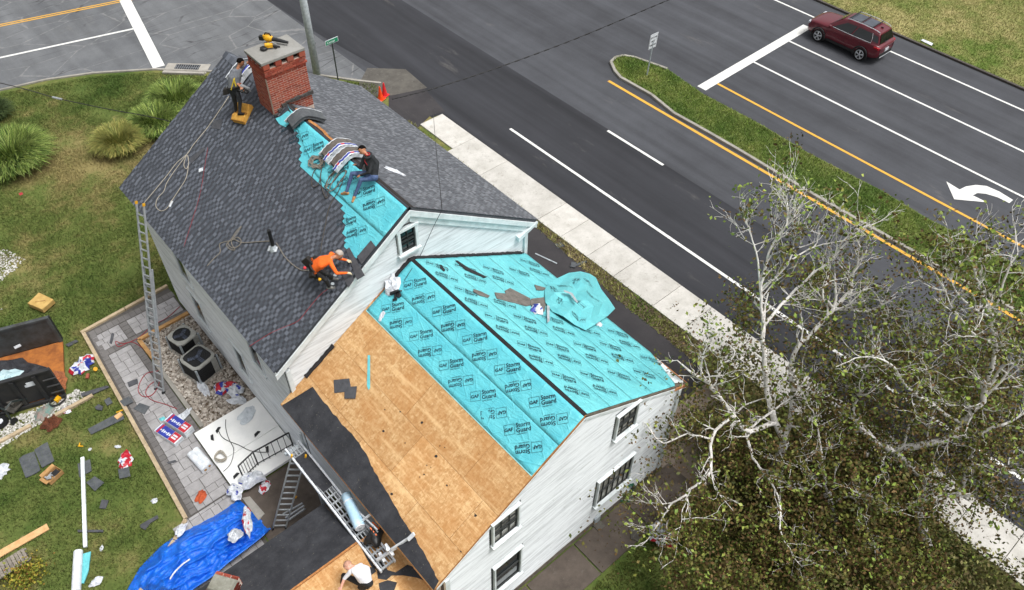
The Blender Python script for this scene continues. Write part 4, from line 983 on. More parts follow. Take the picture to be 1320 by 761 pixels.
for (x, y, a) in ((714, 371, .9), (728, 369, 2.6), (742, 362, .4), (757, 365, 1.3), (762, 384, 2.1), (745, 408, 2.4), (779, 394, 2.2), (722, 387, .6), (726, 400, 3.6), (744, 392, 1.7), (764, 408, 2.0)):
    M_ = Matrix.Translation(on(EXT_R, x, y, .22)+nn*1.5) @ Rn @ Matrix.Rotation(a, 4, 'Z') @ Matrix.Scale(.72, 4); vs_ = []; ok_ = True
    for v_ in LOGO.vertices:
        h_ = tree_.ray_cast(M_ @ v_.co, -nn)
        if h_[0] is None: ok_ = False; break
        vs_.append(h_[0]+nn*.012)
    if ok_: b2 = MB(); b2.add(vs_, [tuple(p_.vertices) for p_ in LOGO.polygons]); b2.build('print_logo', M_INK, fo, world=True)
def off6(lst): return [(x/6.34+620, y/6.34+330) for x, y in lst]
G3 = 'weathered shingle remnants on the bright teal slope'
M_REM = mat('shingle_remnant', '#6f6a64', '#55514c', 6, .95, .5, 30)
flat_px('shingle_remnant', 'jagged brown grey shingle remnant left of the plastic wrapper', 'shingle', EXT_R, off6([(112, 298), (205, 308), (195, 285), (238, 262), (400, 345), (415, 400), (370, 408), (130, 345)]), .05, .03, M_REM, G3)
flat_px('shingle_remnant', 'ridged shingle remnant directly above the plastic wrapper', 'shingle', EXT_R, off6([(410, 350), (515, 338), (530, 400), (520, 450), (440, 425), (405, 395)]), .07, .03, M_REM, G3)
flat_px('shingle_remnant', 'small triangular shingle remnant at the foot of the crumpled flap', 'shingle', EXT_R, off6([(438, 235), (535, 262), (510, 280), (455, 278)]), .05, .02, M_REM, G3)
flat_px('shingle_remnant', 'narrow grey remnant strip at the left of the remnants', 'shingle', EXT_R, off6([(-60, 270), (0, 290), (72, 325), (60, 340), (-10, 320), (-62, 290)]), .05, .02, M_REM, G3)
flat_px('felt_strip', 'long thin black strip on teal below the gable wall', 'felt', EXT_R, [(587, 336), (590, 336), (605, 346), (628, 357), (624, 358), (600, 348)], .05, .01, bpy.data.materials['tar_and_slot_black'])
flat_px('felt_strip', 'short curved black strip on teal near the ridge end', 'felt', EXT_R, [(567, 341), (570, 342), (574, 349), (572, 350), (568, 346)], .05, .01, bpy.data.materials['tar_and_slot_black'])
flat_px('metal_strip', 'narrow grey metal strip standing beside the plastic wrapper on teal', 'strip', EXT_R, [(705, 394), (708.5, 394), (708.5, 414), (705.5, 416)], .1, .01, M_ALUD)
flat_px('metal_strip', 'bent grey strip lying across the crumpled teal flap', 'strip', EXT_R, [(727, 374), (733, 376), (738, 378), (745, 389), (743.5, 390.5), (735, 379), (727, 376)], .42, .01, M_ALUD)
crumple('torn_wrapper', 'small white and dark scrap under the outer edge of the crumpled flap', 'scrap', TR(EXT_R, 772, 418, .03, .3), (.16, .1), M_BAG, 13, .5)
def onY(px, py, Y):
    d = ray(px, py); return Vector((0, 0, CAMZ))+d*(Y/d.y)
# thin wire over the weathered slope and the gable
wp = [on(MAIN_R, 558, 140, .03), on(MAIN_R, 562, 190, .02), on(MAIN_R, 567, 240, .02), on(MAIN_R, 569.5, 266, .03), onY(569, 272, 13.88), onY(560, 290, 13.93), onY(549, 314, 13.95), on(EXT_R, 541, 331, .06), on(EXT_L, 530, 348, .05), on(EXT_L, 521, 362, .05)]
line_thing('wire', 'thin black wire trailing over the weathered slope, down the gable and onto the teal ridge', 'wire', wp, .008, M_CABLE)
wp = [at(-25, 101, 6.6), at(36, 116, 6.1), at(74, 127, 5.9), at(140, 141, 5.95), at(190, 150, 6.1), at(220, 157, 6.4)]
t = thing('overhead_cable', 'overhead service cable crossing the lawn to the far rake with a pale splice', 'cable', wp[0])
b = MB(); b.tube(smooth_path(wp), .017, 6); b.build('cable', M_CABLE, t, world=True)
b = MB(); b.tube([at(68, 125.6, 5.9), at(80, 128.3, 5.9)], .04, 8); b.build('splice', M_ALU, t, world=True)
wp = smooth_path([at(506, 128, 6.6), at(560, 114, 6.0), at(640, 88, 5.8), at(740, 51, 6.2), at(850, 5, 7.4), at(900, -16, 8.2)], 16); b = MB(); b.tube(wp, .012, 5)
for i in range(0, len(wp)-1, 1):
    if i % 2 == 0: b.beam(wp[i], wp[i+1], .045, .03)
tag(b.build('twisted_cable', M_CABLE), 'twisted black overhead cable spanning the dark road from the house eave', 'cable')
# ladders
def ladder(label, b0, t0, width, side_dir, sections=1, group='aluminium ladders', rail=.06, overlap=.55):
    b0, t0 = Vector(b0), Vector(t0); t = thing('ladder', label, 'ladder', b0, 0, group); d = (t0-b0); L = d.length; d.normalize()
    sd_ = Vector(side_dir); sd_ = (sd_-d*sd_.dot(d)).normalized(); up = sd_.cross(d)
    if up.z < 0 and abs(up.z) > .1: up = -up
    segs = [(0, L)] if sections == 1 else [(0, L*overlap), (L*(1-overlap), L)]
    for k, (a, c) in enumerate(segs):
        o = up*(.06*k); w_ = width-.05*k
        for s in (-1, 1):
            b = MB(); b.beam(b0+d*a+sd_*s*w_/2+o, b0+d*c+sd_*s*w_/2+o, .035, rail, up=up); b.build('rail', M_ALU, t, world=True)
        n_r = int((c-a)/.3)
        for i in range(n_r):
            q = b0+d*(a+.15+i*.3)+o; b = MB(); b.beam(q-sd_*w_/2, q+sd_*w_/2, .04, .035, up=up); b.build('rung', M_ALU, t, world=True)
    for s in (-1, 1):
        q = t0+sd_*s*(width-.05*(len(segs)-1))/2+up*.06*(len(segs)-1); b = MB(); b.beam(q-d*.05, q+d*.04, .045, .075, up=up); b.build('rail_cap', M_YEL, t, world=True)
        q = b0+sd_*s*width/2; b = MB(); b.beam(q-d*.02, q+d*.08, .06, .11, up=up); b.build('foot', M_BLK, t, world=True)
    return t
ladder('tall aluminium extension ladder with yellow end caps leaning on the far left eave', at(206, 505, .03), at(182.5, 262, 6.45), .38, (.35, -1, 0), 2, overlap=.68)
ladder('short aluminium ladder leaning on the scaffold plank above the dark pit', at(360, 681, .1), at(385, 588, 3.7), .38, (.9, -.5, 0))
# walkway plank on pump jacks
t = thing('scaffold_plank', 'aluminium scaffold walkway hung along the low eave beside the torn felt', 'scaffold', (3.55, 10.9, 3.55), 0)
b = MB(); b.box((3.37, 10.85, 3.56), (.05, 4.7, .11)); b.build('side_rail', M_WHT, t, world=True); b = MB(); b.box((3.79, 10.85, 3.56), (.05, 4.7, .11)); b.build('side_rail', M_WHT, t, world=True)
b = MB(); [b.box((3.44+.093*i, 10.85, 3.565), (.03, 4.68, .04)) for i in range(4)]
[b.box((3.58, 8.55+.235*i, 3.545), (.38, .05, .05)) for i in range(20)]; b.build('deck', M_ALU, t, world=True)
b = MB(); b.box((3.6, 12.25, 3.6), (.36, 1.0, .012)); b.box((3.6, 11.6, 3.602), (.33, .5, .015), rz=.1); b.build('deck_felt', M_FELT, t, world=True)
t2 = thing('pump_jack', 'white pump jack arm reaching from the scaffold end over the felt', 'pump jack', (3.6, 8.6, 3.6), 0)
b = MB(); b.beam(at(486, 722, 3.75), at(512, 705, 4.2), .07, .07); b.beam(at(505, 708, 4.2), at(533, 690, 4.75), .05, .07); b.beam(at(526, 696, 4.7), at(534, 688, 4.85), .1, .05); b.build('arm', M_WHT, t2, world=True, bevel=.01)
b = MB(); b.beam(at(489, 713, 3.7), at(496, 724, 3.7), .08, .05); b.beam(at(497, 702, 4.0), at(507, 716, 4.0), .07, .07); b.tube([at(500, 716, 3.2), at(500, 708, 4.4)], .045, 8); b.build('clamp', M_WHT, t2, world=True)
b = MB(); b.box((3.58, 8.75, 1.75), (.09, .09, 3.5)); b.build('pole', M_ALUD, t2, world=True)
t2 = thing('pump_jack', 'white pump jack bracket with brace beside the wrapped roll', 'pump jack', (3.6, 10.3, 3.6), 0)
b = MB(); b.beam(at(457, 655, 3.8), at(486, 683, 4.1), .04, .05); b.beam(at(466, 672, 3.9), at(482, 660, 4.35), .05, .05); b.build('arm', M_WHT, t2, world=True)
b = MB(); b.box((3.85, 10.4, 1.8), (.09, .09, 3.5)); b.build('pole', M_ALUD, t2, world=True)
t2 = thing('pump_jack', 'pump jack end bracket where the ladder meets the scaffold', 'pump jack', (3.6, 12.9, 3.6), 0)
b = MB(); b.box((3.58, 13.1, 3.5), (.6, .08, .1)); b.tube([(3.86, 13.05, 3.5), (3.86, 13.05, 4.1)], .04, 8); b.build('arm', M_ALUD, t2, world=True); b = MB(); b.box((3.86, 13.05, 1.75), (.09, .09, 3.5)); b.build('pole', M_ALUD, t2, world=True)
pa, pb = at(446, 638, 3.85), at(464, 680, 3.85); d_ = (pb-pa); t2 = thing('wrapped_roll', 'blue white wrapped underlayment roll lying on the scaffold walkway', 'roll', pa)
b = MB(); b.tube([pa, pa+d_*.2, pa+d_*.22, pb-d_*.1, pb], [.135, .14, .145, .15, .14], 16); b.build('film_wrap', mat('pale_blue_film', '#9cc3dc', '#b9d3e2', 4, .35, .2, 15), t2, world=True, smooth=True)
b = MB(); b.tube([pb+d_*.0, pb+d_*.02], [.14, .13], 16); b.tube([pa+d_*.21, pa+d_*.25], .15, 16); b.build('end_disc', M_WHT, t2, world=True); b = MB(); b.tube([pb+d_*.02, pb+d_*.03], .04, 10); b.build('core_hole', M_ALUD, t2, world=True)
p = at(483, 693, 3.7); t2 = thing('tool_bag', 'black tool bag with orange handled tools on the scaffold end', 'tool bag', p, .6)
b = MB()
b.grid(lambda u, v: ((u-.5)*.5*(1+.15*math.sin(v*9)), (v-.5)*.4*(1+.1*math.sin(u*7)), .05+.22*math.sin(PI*u)**.4*math.sin(PI*v)**.4*(1+.2*math.sin(u*11+v*7))), 10, 8); b.build('bag', M_BLK, t2, smooth=True, solid=.01)
b = MB(); b.tube([(-.15, 0, .22), (-.1, 0, .38), (.1, .02, .38), (.15, 0, .22)], .015, 6); b.build('bag_handle', M_BLK, t2)
M_ORP = mat('orange_plastic', '#e06a20', '#c4561a', 8, .5, 0)
for i in range(3): b = MB(); b.beam((-.05+.09*i, -.1, .26), (.08+.08*i, .12, .32), .03, .03); b.build('tool_handle', M_ORP if i != 1 else M_ALUD, t2)
# low wing behind the scaffold
wing = thing('low_wing', 'low wing of the house with black felt slope and bare sheathing slope', 'house wing', (1, 9, 0))
RZ, RY = 3.62, 9.55
def wslope(name, x0, x1, ya, za, yb, zb, th, m_, parent=wing, off=0):
    b = MB(); n = Vector((0, -(zb-za)*(1 if yb > ya else -1), abs(yb-ya))).normalized()
    b.solid([(x0, ya, za+off), (x1, ya, za+off), (x1, yb, zb+off), (x0, yb, zb+off)], th, n); return b.build(name, m_, parent, world=True)
fs = wslope('felt_slope', -3.5, 3.34, RY, RZ, 11.35, 3.08, .06, M_FELT)
wd_ = wslope('deck_slope', -3.5, 4.15, RY-.01, RZ-.03, 6.2, 2.7, .05, M_SAWN)
for i, (x0, x1) in enumerate(((-3.4, -.98), (-.97, 1.46), (1.47, 2.9), (2.91, 4.12))):
    for j, (ya, yb) in enumerate(((9.5, 8.3), (8.29, 7.1), (7.09, 6.22))):
        f = lambda y: RZ-.03+(y-RY)*(RZ-2.73)/(RY-6.2)
        b = MB(); x_ = (-.4 if j % 2 else 0); b.solid([(x0+x_, yb, f(yb)+.014), (x1+(x_ if i < 3 else 0), yb, f(yb)+.014), (x1+(x_ if i < 3 else 0), ya, f(ya)+.014), (x0+x_, ya, f(ya)+.014)], .012, (0, -.26, 1)); b.build('osb_panel', M_OSB, wd_, world=True)
b = MB(); b.box((.1, 8.9, 1.35), (6.4, 4.2, 2.7)); b.build('wall', M_SIDING, wing, world=True)
b = MB(); b.box((-.08, RY-.03, RZ+.015), (6.8, .05, .03)); b.build('ridge_edge', M_SAWN, wing, world=True)
f = lambda y: RZ-.03+(y-RY)*(RZ-2.73)/(RY-6.2)
for poly, lab in (([(462, 698), (474, 700), (478, 712), (490, 722), (500, 735), (510, 738), (525, 728), (545, 735), (552, 751), (538, 745), (520, 742), (505, 742), (498, 748), (487, 746), (486, 735), (478, 730), (470, 715)], 'ragged black felt patch on the lower sheathing under the scaffold end'), ([(476, 732), (482, 730), (485, 737), (478, 742)], 'small torn felt scrap beside the worker in white'), ([(488, 752), (500, 748), (512, 751), (508, 762), (490, 764)], 'torn felt scrap at the lower edge of the low sheathing')):
    pts = []
    for x, y in poly:
        d = ray(x, y); k_ = (RZ-2.73)/(RY-6.2); t_ = ((RZ-.03+.02)-RY*k_-CAMZ)/(d.z-d.y*k_); q = Vector((0, 0, CAMZ))+d*t_; pts.append(q)
    b = MB(); b.solid(pts, .01, (0, -.26, 1)); tag(b.build('felt_scrap', M_FELT), lab, 'felt', 'felt scraps on the lower sheathing')
t2 = thing('brick_chimney', 'stubby old brick chimney with broad grey mortar cap at the low wing', 'chimney', at(293, 763, 3.2), .6)
b = MB(); b.box((0, 0, -1.6), (.5, .62, 4.1)); b.build('mortar_core', M_MORT, t2)
b = MB()
for r_ in range(14):
    for k in range(3):
        for s in (-1, 1): b.box((s*.22, -.21+.21*k+(.05 if r_ % 2 else 0), .42-.072*r_), (.1, .195, .06)); b.box((-.16+.2*min(k, 1)+(.05 if r_ % 2 else 0), s*.28, .42-.072*r_), (.19, .1, .06))
b.build('brickwork', M_BRICK, t2, kind='stuff')
b = MB(); b.box((-.03, 0, .5), (.44, .66, .12), taper=.85); b.build('mortar_cap', concrete_mat('old_mortar_cap', '#8a8a80', '#6d6c60', .5, 3), t2, bevel=.02)
# ================================================================ patio
M_PAVER = concrete_mat('light_paver', '#9d9b9b', '#868484', .3, 2); M_PAVD = concrete_mat('dark_soldier_paver', '#6e6b69', '#5e5b5a', .2, 2)
patio = thing('patio', None, None, (1.5, 19, 0), kind='structure')
b = MB(); b.prism([(.86, 24.92), (4.25, 25.12), (4.25, 23.3), (2.2, 23.3), (2.2, 18.0), (1.9, 18.0), (1.9, 12.2), (-2.5, 12.2), (-2.5, 14.0), (.0, 15.0), (.42, 15.5)], -.04, .035); b.build('joint_sand', mat('joint_sand', '#57534e', '#454240', 8, .95, .4, 40, world=True), patio, world=True)
pv = {}
def paver(x0, x1, y0, y1, m_, rz=0):
    k = (round(x1-x0, 2), round(y1-y0, 2), m_.name)
    if k not in pv:
        b = MB(); b.box((0, 0, 0), (k[0]-.012, k[1]-.012, .05), taper=.985); pv[k] = b.mesh('paver', m_)
    link(pv[k], 'paver', patio, Matrix.Translation(((x0+x1)/2, (y0+y1)/2, .03+random.uniform(0, .004))) @ Matrix.Rotation(rz, 4, 'Z'), world=True)
edge_x = lambda y: .42+(y-15.5)*(.86-.42)/(24.92-15.5)
y = 15.4
while y < 24.6:                         # soldier courses left and right of the walk
    paver(edge_x(y)+.12, edge_x(y)+.34, y, y+.22, M_PAVD); 
    if y < 23.25: paver(1.95, 2.19, y, y+.22, M_PAVD)
    y += .22
x = .98
while x < 4.2: paver(x, x+.22, 24.52, 24.84, M_PAVD); paver(x, x+.22, 23.3, 23.58, M_PAVD); x += .22
x = 2.1
while False: pass
random.seed(11)
def rows(x0f, x1, y0, y1, along='y'):
    y = y0; r = 0
    while y < y1-.05:
        h = (.34, .26, .44)[r % 3]; h = min(h, y1-y); x = x0f(y); r += 1
        while x < x1-.03:
            wd = random.choice((.34, .26, .52)); wd = min(wd, x1-x)
            if x1-x-wd < .12: wd = x1-x
            paver(x, x+wd, y, y+h, M_PAVER); x += wd
        y += h
rows(lambda y: edge_x(y)+.35, 1.94, 15.4, 23.28); rows(lambda y: 1.0, 2.0, 23.6, 24.5); rows(lambda y: 2.3, 4.2, 23.6, 24.5)
y = 23.6
while y < 24.5: paver(2.01, 2.29, y, y+.22, M_PAVD); y += .225
rows(lambda y: -2.4+max(0, (14.1-y))*0, 1.8, 12.3, 13.8); rows(lambda y: -.1, 1.8, 14.9, 15.35); rows(lambda y: -2.2+(y-13.8)*2.3, 1.8, 13.82, 14.88)
def timber(a, c, name='edging_timber'):
    b = MB(); b.beam((a[0], a[1], .05), (c[0], c[1], .05), .13, .14); b.build(name, M_TIMB, patio, world=True, bevel=.01)
M_TIMB = mat('weathered_timber', '#b3a184', '#94836a', 5, .9, .4, 30, world=True)
for a, c in (((.78, 24.98), (2.5, 25.1)), ((2.52, 25.1), (4.28, 25.22)), ((.85, 24.9), (.7, 22)), ((.7, 21.98), (.55, 18.8)), ((.55, 18.78), (.37, 15.4)), ((.35, 15.36), (-.2, 14.95)), ((-.22, 14.94), (-1.2, 14.35)), ((-1.22, 14.33), (-2.6, 13.6))): timber(a, c)
M_BEAM = mat('fresh_timber', '#b98f5c', '#9c7648', 5, .85, .3, 30, world=True)
for a, c, wd in (((2.25, 23.22), (4.25, 23.3), .15), ((2.27, 23.2), (2.3, 22.0), .14)):
    b = MB(); b.beam((a[0], a[1], .08), (c[0], c[1], .08), wd, .14); b.build('bed_edging', M_BEAM, patio, world=True)
b = MB(); b.beam((2.28, 21.95, .06), (2.3, 18.2, .06), .14, .1); b.build('bed_edging', M_CURB, patio, world=True)
# pebbles
def pebbles(name, poly, n, r, m_, z=.02, piles=None, sq=.6):
    P = np.array(poly); x0, y0 = P.min(0); x1, y1 = P.max(0); x = rng.uniform(x0, x1, n*2); y = rng.uniform(y0, y1, n*2)
    k = inpoly(x, y, poly); x, y = x[k][:n], y[k][:n]; n = len(x); oc = np.array([(1, 0, 0), (0, 1, 0), (-1, 0, 0), (0, -1, 0), (0, 0, 1)], float)
    oc = np.array([(math.cos(a), math.sin(a), 0) for a in np.arange(5)*2*PI/5]+[(.6*math.cos(a+.6), .6*math.sin(a+.6), .8) for a in np.arange(5)*2*PI/5])
    F0 = [(i, (i+1) % 5, 5+(i+1) % 5, 5+i) for i in range(5)]
    R = r*rng.uniform(.55, 1.3, n); A = rng.uniform(0, 2*PI, n); E = rng.uniform(.6, 1, n)
    X = oc[None, :, 0]*R[:, None]; Y = oc[None, :, 1]*(R*E)[:, None]; Z = oc[None, :, 2]*(R*sq)[:, None]
    tx = rng.normal(0, .25, n)[:, None]; Z = Z+X*tx
    V = np.stack([X*np.cos(A)[:, None]-Y*np.sin(A)[:, None]+x[:, None], X*np.sin(A)[:, None]+Y*np.cos(A)[:, None]+y[:, None], Z+z+(0 if piles is None else piles(x, y))[:, None]], 2) if piles is not None else np.stack([X*np.cos(A)[:, None]-Y*np.sin(A)[:, None]+x[:, None], X*np.sin(A)[:, None]+Y*np.cos(A)[:, None]+y[:, None], Z+z], 2)
    F = [list(f) for f in F0]+[[5, 6, 7, 8], [5, 8, 9, 9]]
    Fq = np.array(F0+[(5, 6, 7, 8)]); Ft = np.array([(5, 8, 9)])
    b0 = (np.arange(n)*10)[:, None, None]; quads = (Fq[None]+b0).reshape(-1, 4); tris = (Ft[None]+b0).reshape(-1, 3)
    me = bpy.data.meshes.new(name); V = V.reshape(-1, 3); me.vertices.add(len(V)); me.vertices.foreach_set('co', V.astype(np.float32).ravel())
    tot = quads.size+tris.size; me.loops.add(tot); me.loops.foreach_set('vertex_index', np.concatenate([quads.ravel(), tris.ravel()]).astype(np.int32))
    me.polygons.add(len(quads)+len(tris)); me.polygons.foreach_set('loop_start', np.concatenate([np.arange(0, quads.size, 4), quads.size+np.arange(0, tris.size, 3)]).astype(np.int32))
    me.update(calc_edges=True); me.materials.append(m_); o = link(me, name); o['kind'] = 'stuff'; return o
def stone_mat(name, cols):
    q = N(name); q.col(q.ramp(q.rand(), [(i/(len(cols)-1), lin(c)) for i, c in enumerate(cols)])); return q.set(.85, 0, .3)
M_STONE = stone_mat('river_stone', ('#4f463d', '#8f8478', '#b5ada2', '#6f655a', '#c9c2b8', '#7f766c')); M_STW = stone_mat('white_stone', ('#8a8781', '#c4c2bd', '#a8a59e', '#d3d1cc'))
sheet('stone_bed_soil', [(2.3, 18.1), (4.3, 18.1), (4.3, 23.25), (2.3, 23.25)], .02, M_SOIL)
pebbles('river_stones', [(2.32, 18.15), (4.26, 18.15), (4.26, 23.2), (2.32, 23.2)], 4200, .06, M_STONE, .035)
pebbles('white_stones', [(-5, 21.6), (-.1, 22.1), (-.3, 22.55), (-.8, 22.5), (-5, 23.2)], 2600, .04, M_STW, .02)
pebbles('white_stones', [(-2.5, 30.2), (-1.2, 31.3), (.1, 31.6), (.6, 30.4), (-.8, 29.6), (-2.2, 29.2)], 700, .045, M_STW, .01)
pebbles('white_stones', [(-3.4, 28.9), (-1.3, 28.9), (-1.0, 28.2), (-3.4, 27.9)], 300, .045, M_STW, .01)
b = MB(); b.beam(tuple(at(-30, 586, .05)), tuple(at(40, 549, .05)), .13, .12); b.build('edging_board', M_TIMB, patio, world=True)
b = MB(); b.beam(tuple(at(70, 537, .05)), tuple(at(120, 510, .05)), .13, .12); b.build('edging_board', M_TIMB, patio, world=True)
# ================================================================ white landing with black railing, dirty pad
t = thing('white_landing', 'white painted wooden landing strewn with ropes beside the river stones', 'landing', (3, 16.6, 0))
b = MB(); b.box((3.1, 17.2, .2), (2.3, 1.55, .14)); b.box((3.1, 15.73, .205), (2.28, 1.36, .13)); b.build('deck_board', mat('scuffed_white_paint', '#e9e9e6', '#dcdddb', 1.5, .6, .1, 20, world=True), t, world=True, bevel=.01)
b = MB(); b.box((3.1, 16.6, .07), (2.1, 2.7, .13)); b.build('skirt', M_TRIM, t, world=True)
t = thing('metal_railing', 'low black iron railing along the lower edge of the white landing', 'railing', (3.2, 15.3, .27))
P_ = [at(307, 601, 1.05), at(326, 583, 1.05), at(372, 558, 1.05)]; bt = [Vector((q.x, q.y, .27)) for q in P_]
b = MB(); b.tube(P_, .028, 8); b.build('top_rail', M_BLK, t, world=True); b = MB(); b.tube([q+Vector((0, 0, .1)) for q in bt], .018, 8); b.build('bottom_rail', M_BLK, t, world=True)
for i in range(13):
    u = i/12*2; a = P_[min(1, int(u))].lerp(P_[min(1, int(u))+1], u-min(1, int(u))); b = MB(); b.tube([a, Vector((a.x, a.y, .28))], .011 if i not in (0, 6, 12) else .024, 6); b.build('baluster', M_BLK, t, world=True)
sheet('dirty_concrete_pad', [(1.95, 12.4), (4.2, 12.4), (4.2, 15.05), (1.95, 15.05)], .05, M_PATH)
sheet('dark_pit_sheet', [(-.4, 11.4), (4.2, 11.4), (4.2, 12.42), (1.95, 12.42), (-.4, 12.2)], .045, mat('pit_shade', '#1c1a18', '#2b2825', 4, .9, .6, 20, world=True))  # near-black sheet stands in for the darkness of the open pit
flat_px('paving_plank', 'pale grey plank lying between the blue tarp and the dirty pad', 'plank', None, [(312, 642), (322, 640), (341, 662), (333, 671)], .1, .05, M_CURB)
line_thing('rope', 'pale rope coiled in a heap on the white landing by a red handle', 'rope', [at(284+7*math.cos(i*1.1)+2*math.sin(i*2.2), 588+6*math.sin(i*1.1)+2*math.cos(i*1.9), .31+.004*i) for i in range(26)], .016, M_ROPEL)
line_thing('hose', 'thin dark hose crossing the white landing diagonally toward the railing', 'hose', [at(x, y, .3) for x, y in ((281, 553), (285, 562), (293, 568), (308, 574), (322, 581), (335, 583), (345, 583))], .012, M_CABLE)
line_thing('hose', 'thin dark hose curling round the left of the white landing', 'hose', [at(x, y, .3) for x, y in ((291, 541), (291, 552), (295, 566), (301, 578), (300, 590), (296, 600), (288, 608))], .011, M_CABLE)
for lab, x, y, r in (('black metal bracket on the white landing near its far edge', 281, 555, .5), ('black strip lying on the left of the white landing', 274, 565, 1.1), ('black triangular scrap on the middle of the white landing', 331, 560, .2), ('small black scrap at the near corner of the white landing', 304, 614, .2), ('black scrap leaning at the railing on the white landing', 345, 580, 1.0)):
    b = MB(); b.prism([(-.12, -.05), (.14, -.02), (.1, .06), (-.06, .05)], 0, .03); tag(b.build('metal_scrap', M_BLK, M=T3(at(x, y, .28), r)), lab, 'scrap', 'black scraps on the white landing')
crumple('plastic_sheet', 'thin clear plastic sheet crumpled on the white landing', 'plastic sheet', T3(at(319, 535, .28), .4), (.38, .24), mat('grey_film', '#b5bcc2', '#c9cfd3', 5, .3, .4, 14), 21, .15)
# plastic and bags near the landing
for args in (('white crumpled bag heap at the near end of the railing', 324, 619, .3, (.4, .3), 31, .7, (.6, -.5)), ('white bag with red print beside the crumpled heap on the dirty pad', 341, 628, .1, (.24, .17), 32, .5, (.08, -.6)), ('white bag at the upper corner of the blue tarp', 303, 634, .25, (.34, .24), 33, .5, (.7, -.45)), ('red and blue wrapper heap on the river stones against the house wall', 291, 500, .1, (.42, .3), 34, .5, (.12, -.08)), ('long white wrapper heap on the stones beside the red and blue one', 303, 504, .15, (.26, .3), 35, .6, (.7, -.35)), ('white torn paper on the stones at the foot of the larger condenser', 262, 499, .08, (.5, .14), 36, .4, (.9, -.9)), ('pale crumpled film on stones at the upper left of the landing', 306, 516, .1, (.35, .2), 37, .4, (.9, -.9)), ('white crumpled wrapper at the stone bed edge above the shingle packs', 236, 536, .12, (.38, .14), 38, .45, (.9, -.9))):
    lab, x, y, z, r, sd_, fl_, cl_ = args; crumple('plastic_wrapper', lab, 'wrapper', T3(at(x, y, z), sd_), r, None, sd_, fl_, group='torn wrappers around the patio', mats=M3, cols=cl_, amp=.6)
# air conditioning condensers
def condenser(label, p, rz, w_, h_, dark):
    t = thing('condenser', label, 'air conditioner', p, rz, 'air conditioning condensers')
    b = MB(); b.box((0, 0, h_/2), (w_-.04, w_-.04, h_)); b.build('coil', mat('coil_dark', '#2b2c2d', '#1e1f20', 20, .7, .3, 90) if 'coil_dark' not in bpy.data.materials else bpy.data.materials['coil_dark'], t)
    b = MB()
    for i in range(7):
        for s in (-1, 1): b.box((s*(w_/2-.012), 0, .08+i*(h_-.12)/7), (.012, w_-.04, .02)); b.box((0, s*(w_/2-.012), .08+i*(h_-.12)/7), (w_-.04, .012, .02))
    b.build('louver', M_BLK, t); k = w_/2
    b = MB()
    for sx in (-1, 1):
        for sy in (-1, 1): b = MB(); b.box((sx*(k-.02), sy*(k-.02), h_/2), (.06, .06, h_)); b.build('corner_post', M_ALUD, t)
    b = MB(); n = 24
    outer = [(k*max(-1, min(1, 1.25*math.cos(2*PI*i/n))), k*max(-1, min(1, 1.25*math.sin(2*PI*i/n)))) for i in range(n)]; inn = [(x*.82, y*.82) if not dark else (k*.78*math.cos(2*PI*i/n), k*.78*math.sin(2*PI*i/n)) for i, (x, y) in enumerate(outer)]
    for i in range(n): j = (i+1) % n; b.add([(*outer[i], h_), (*outer[j], h_), (*inn[j], h_+.04), (*inn[i], h_+.04), (*outer[i], h_-.06), (*outer[j], h_-.06)], [(0, 1, 2, 3), (4, 5, 1, 0)])
    b.build('top_cover', mat('condenser_grey', '#a3a39c', '#8b8b85', 5, .6, .1) if 'condenser_grey' not in bpy.data.materials else bpy.data.materials['condenser_grey'], t, solid=.01)
    b = MB(); b.lathe([(k*.8, h_-.03), (k*.78, h_-.02)], 20); b.build('fan_well', M_BLK, t)
    b = MB(); b.lathe([(.09, h_), (.085, h_+.03)], 12)
    for i in range(3): a = i*2.094+.5; b.beam((.06*math.cos(a), .06*math.sin(a), h_), (k*.7*math.cos(a), k*.7*math.sin(a), h_-.005), .14, .012)
    b.build('fan', mat('fan_blue_grey', '#5b6374', '#3d4454', 5, .4, 0) if 'fan_blue_grey' not in bpy.data.materials else bpy.data.materials['fan_blue_grey'], t)
    b = MB()
    for r in (.3, .5, .7, .9): b.tube([(k*.8*r*math.cos(2*PI*i/20), k*.8*r*math.sin(2*PI*i/20), h_+.045) for i in range(21)], .005, 4)
    for i in range(12): a = 2*PI*i/12; b.tube([(.05*math.cos(a), .05*math.sin(a), h_+.05), (k*.82*math.cos(a), k*.82*math.sin(a), h_+.045)], .005, 4)
    b.build('guard_wire', M_BLK, t); b = MB(); b.box((0, 0, -.02), (w_+.15, w_+.15, .08)); b.build('pad', M_CURB, t); b = MB(); b.box((k*.6, -k-.003, h_*.5), (.2, .03, h_*.9)); b.build('service_panel', bpy.data.materials['condenser_grey'], t)
condenser('smaller round topped grey condenser on the river stones nearest the timber edge', at(241, 447, .05), .25, .82, .66, True)
condenser('larger square topped grey condenser on the river stones beside the wrappers', at(262, 478, .05), .25, .95, .78, False)
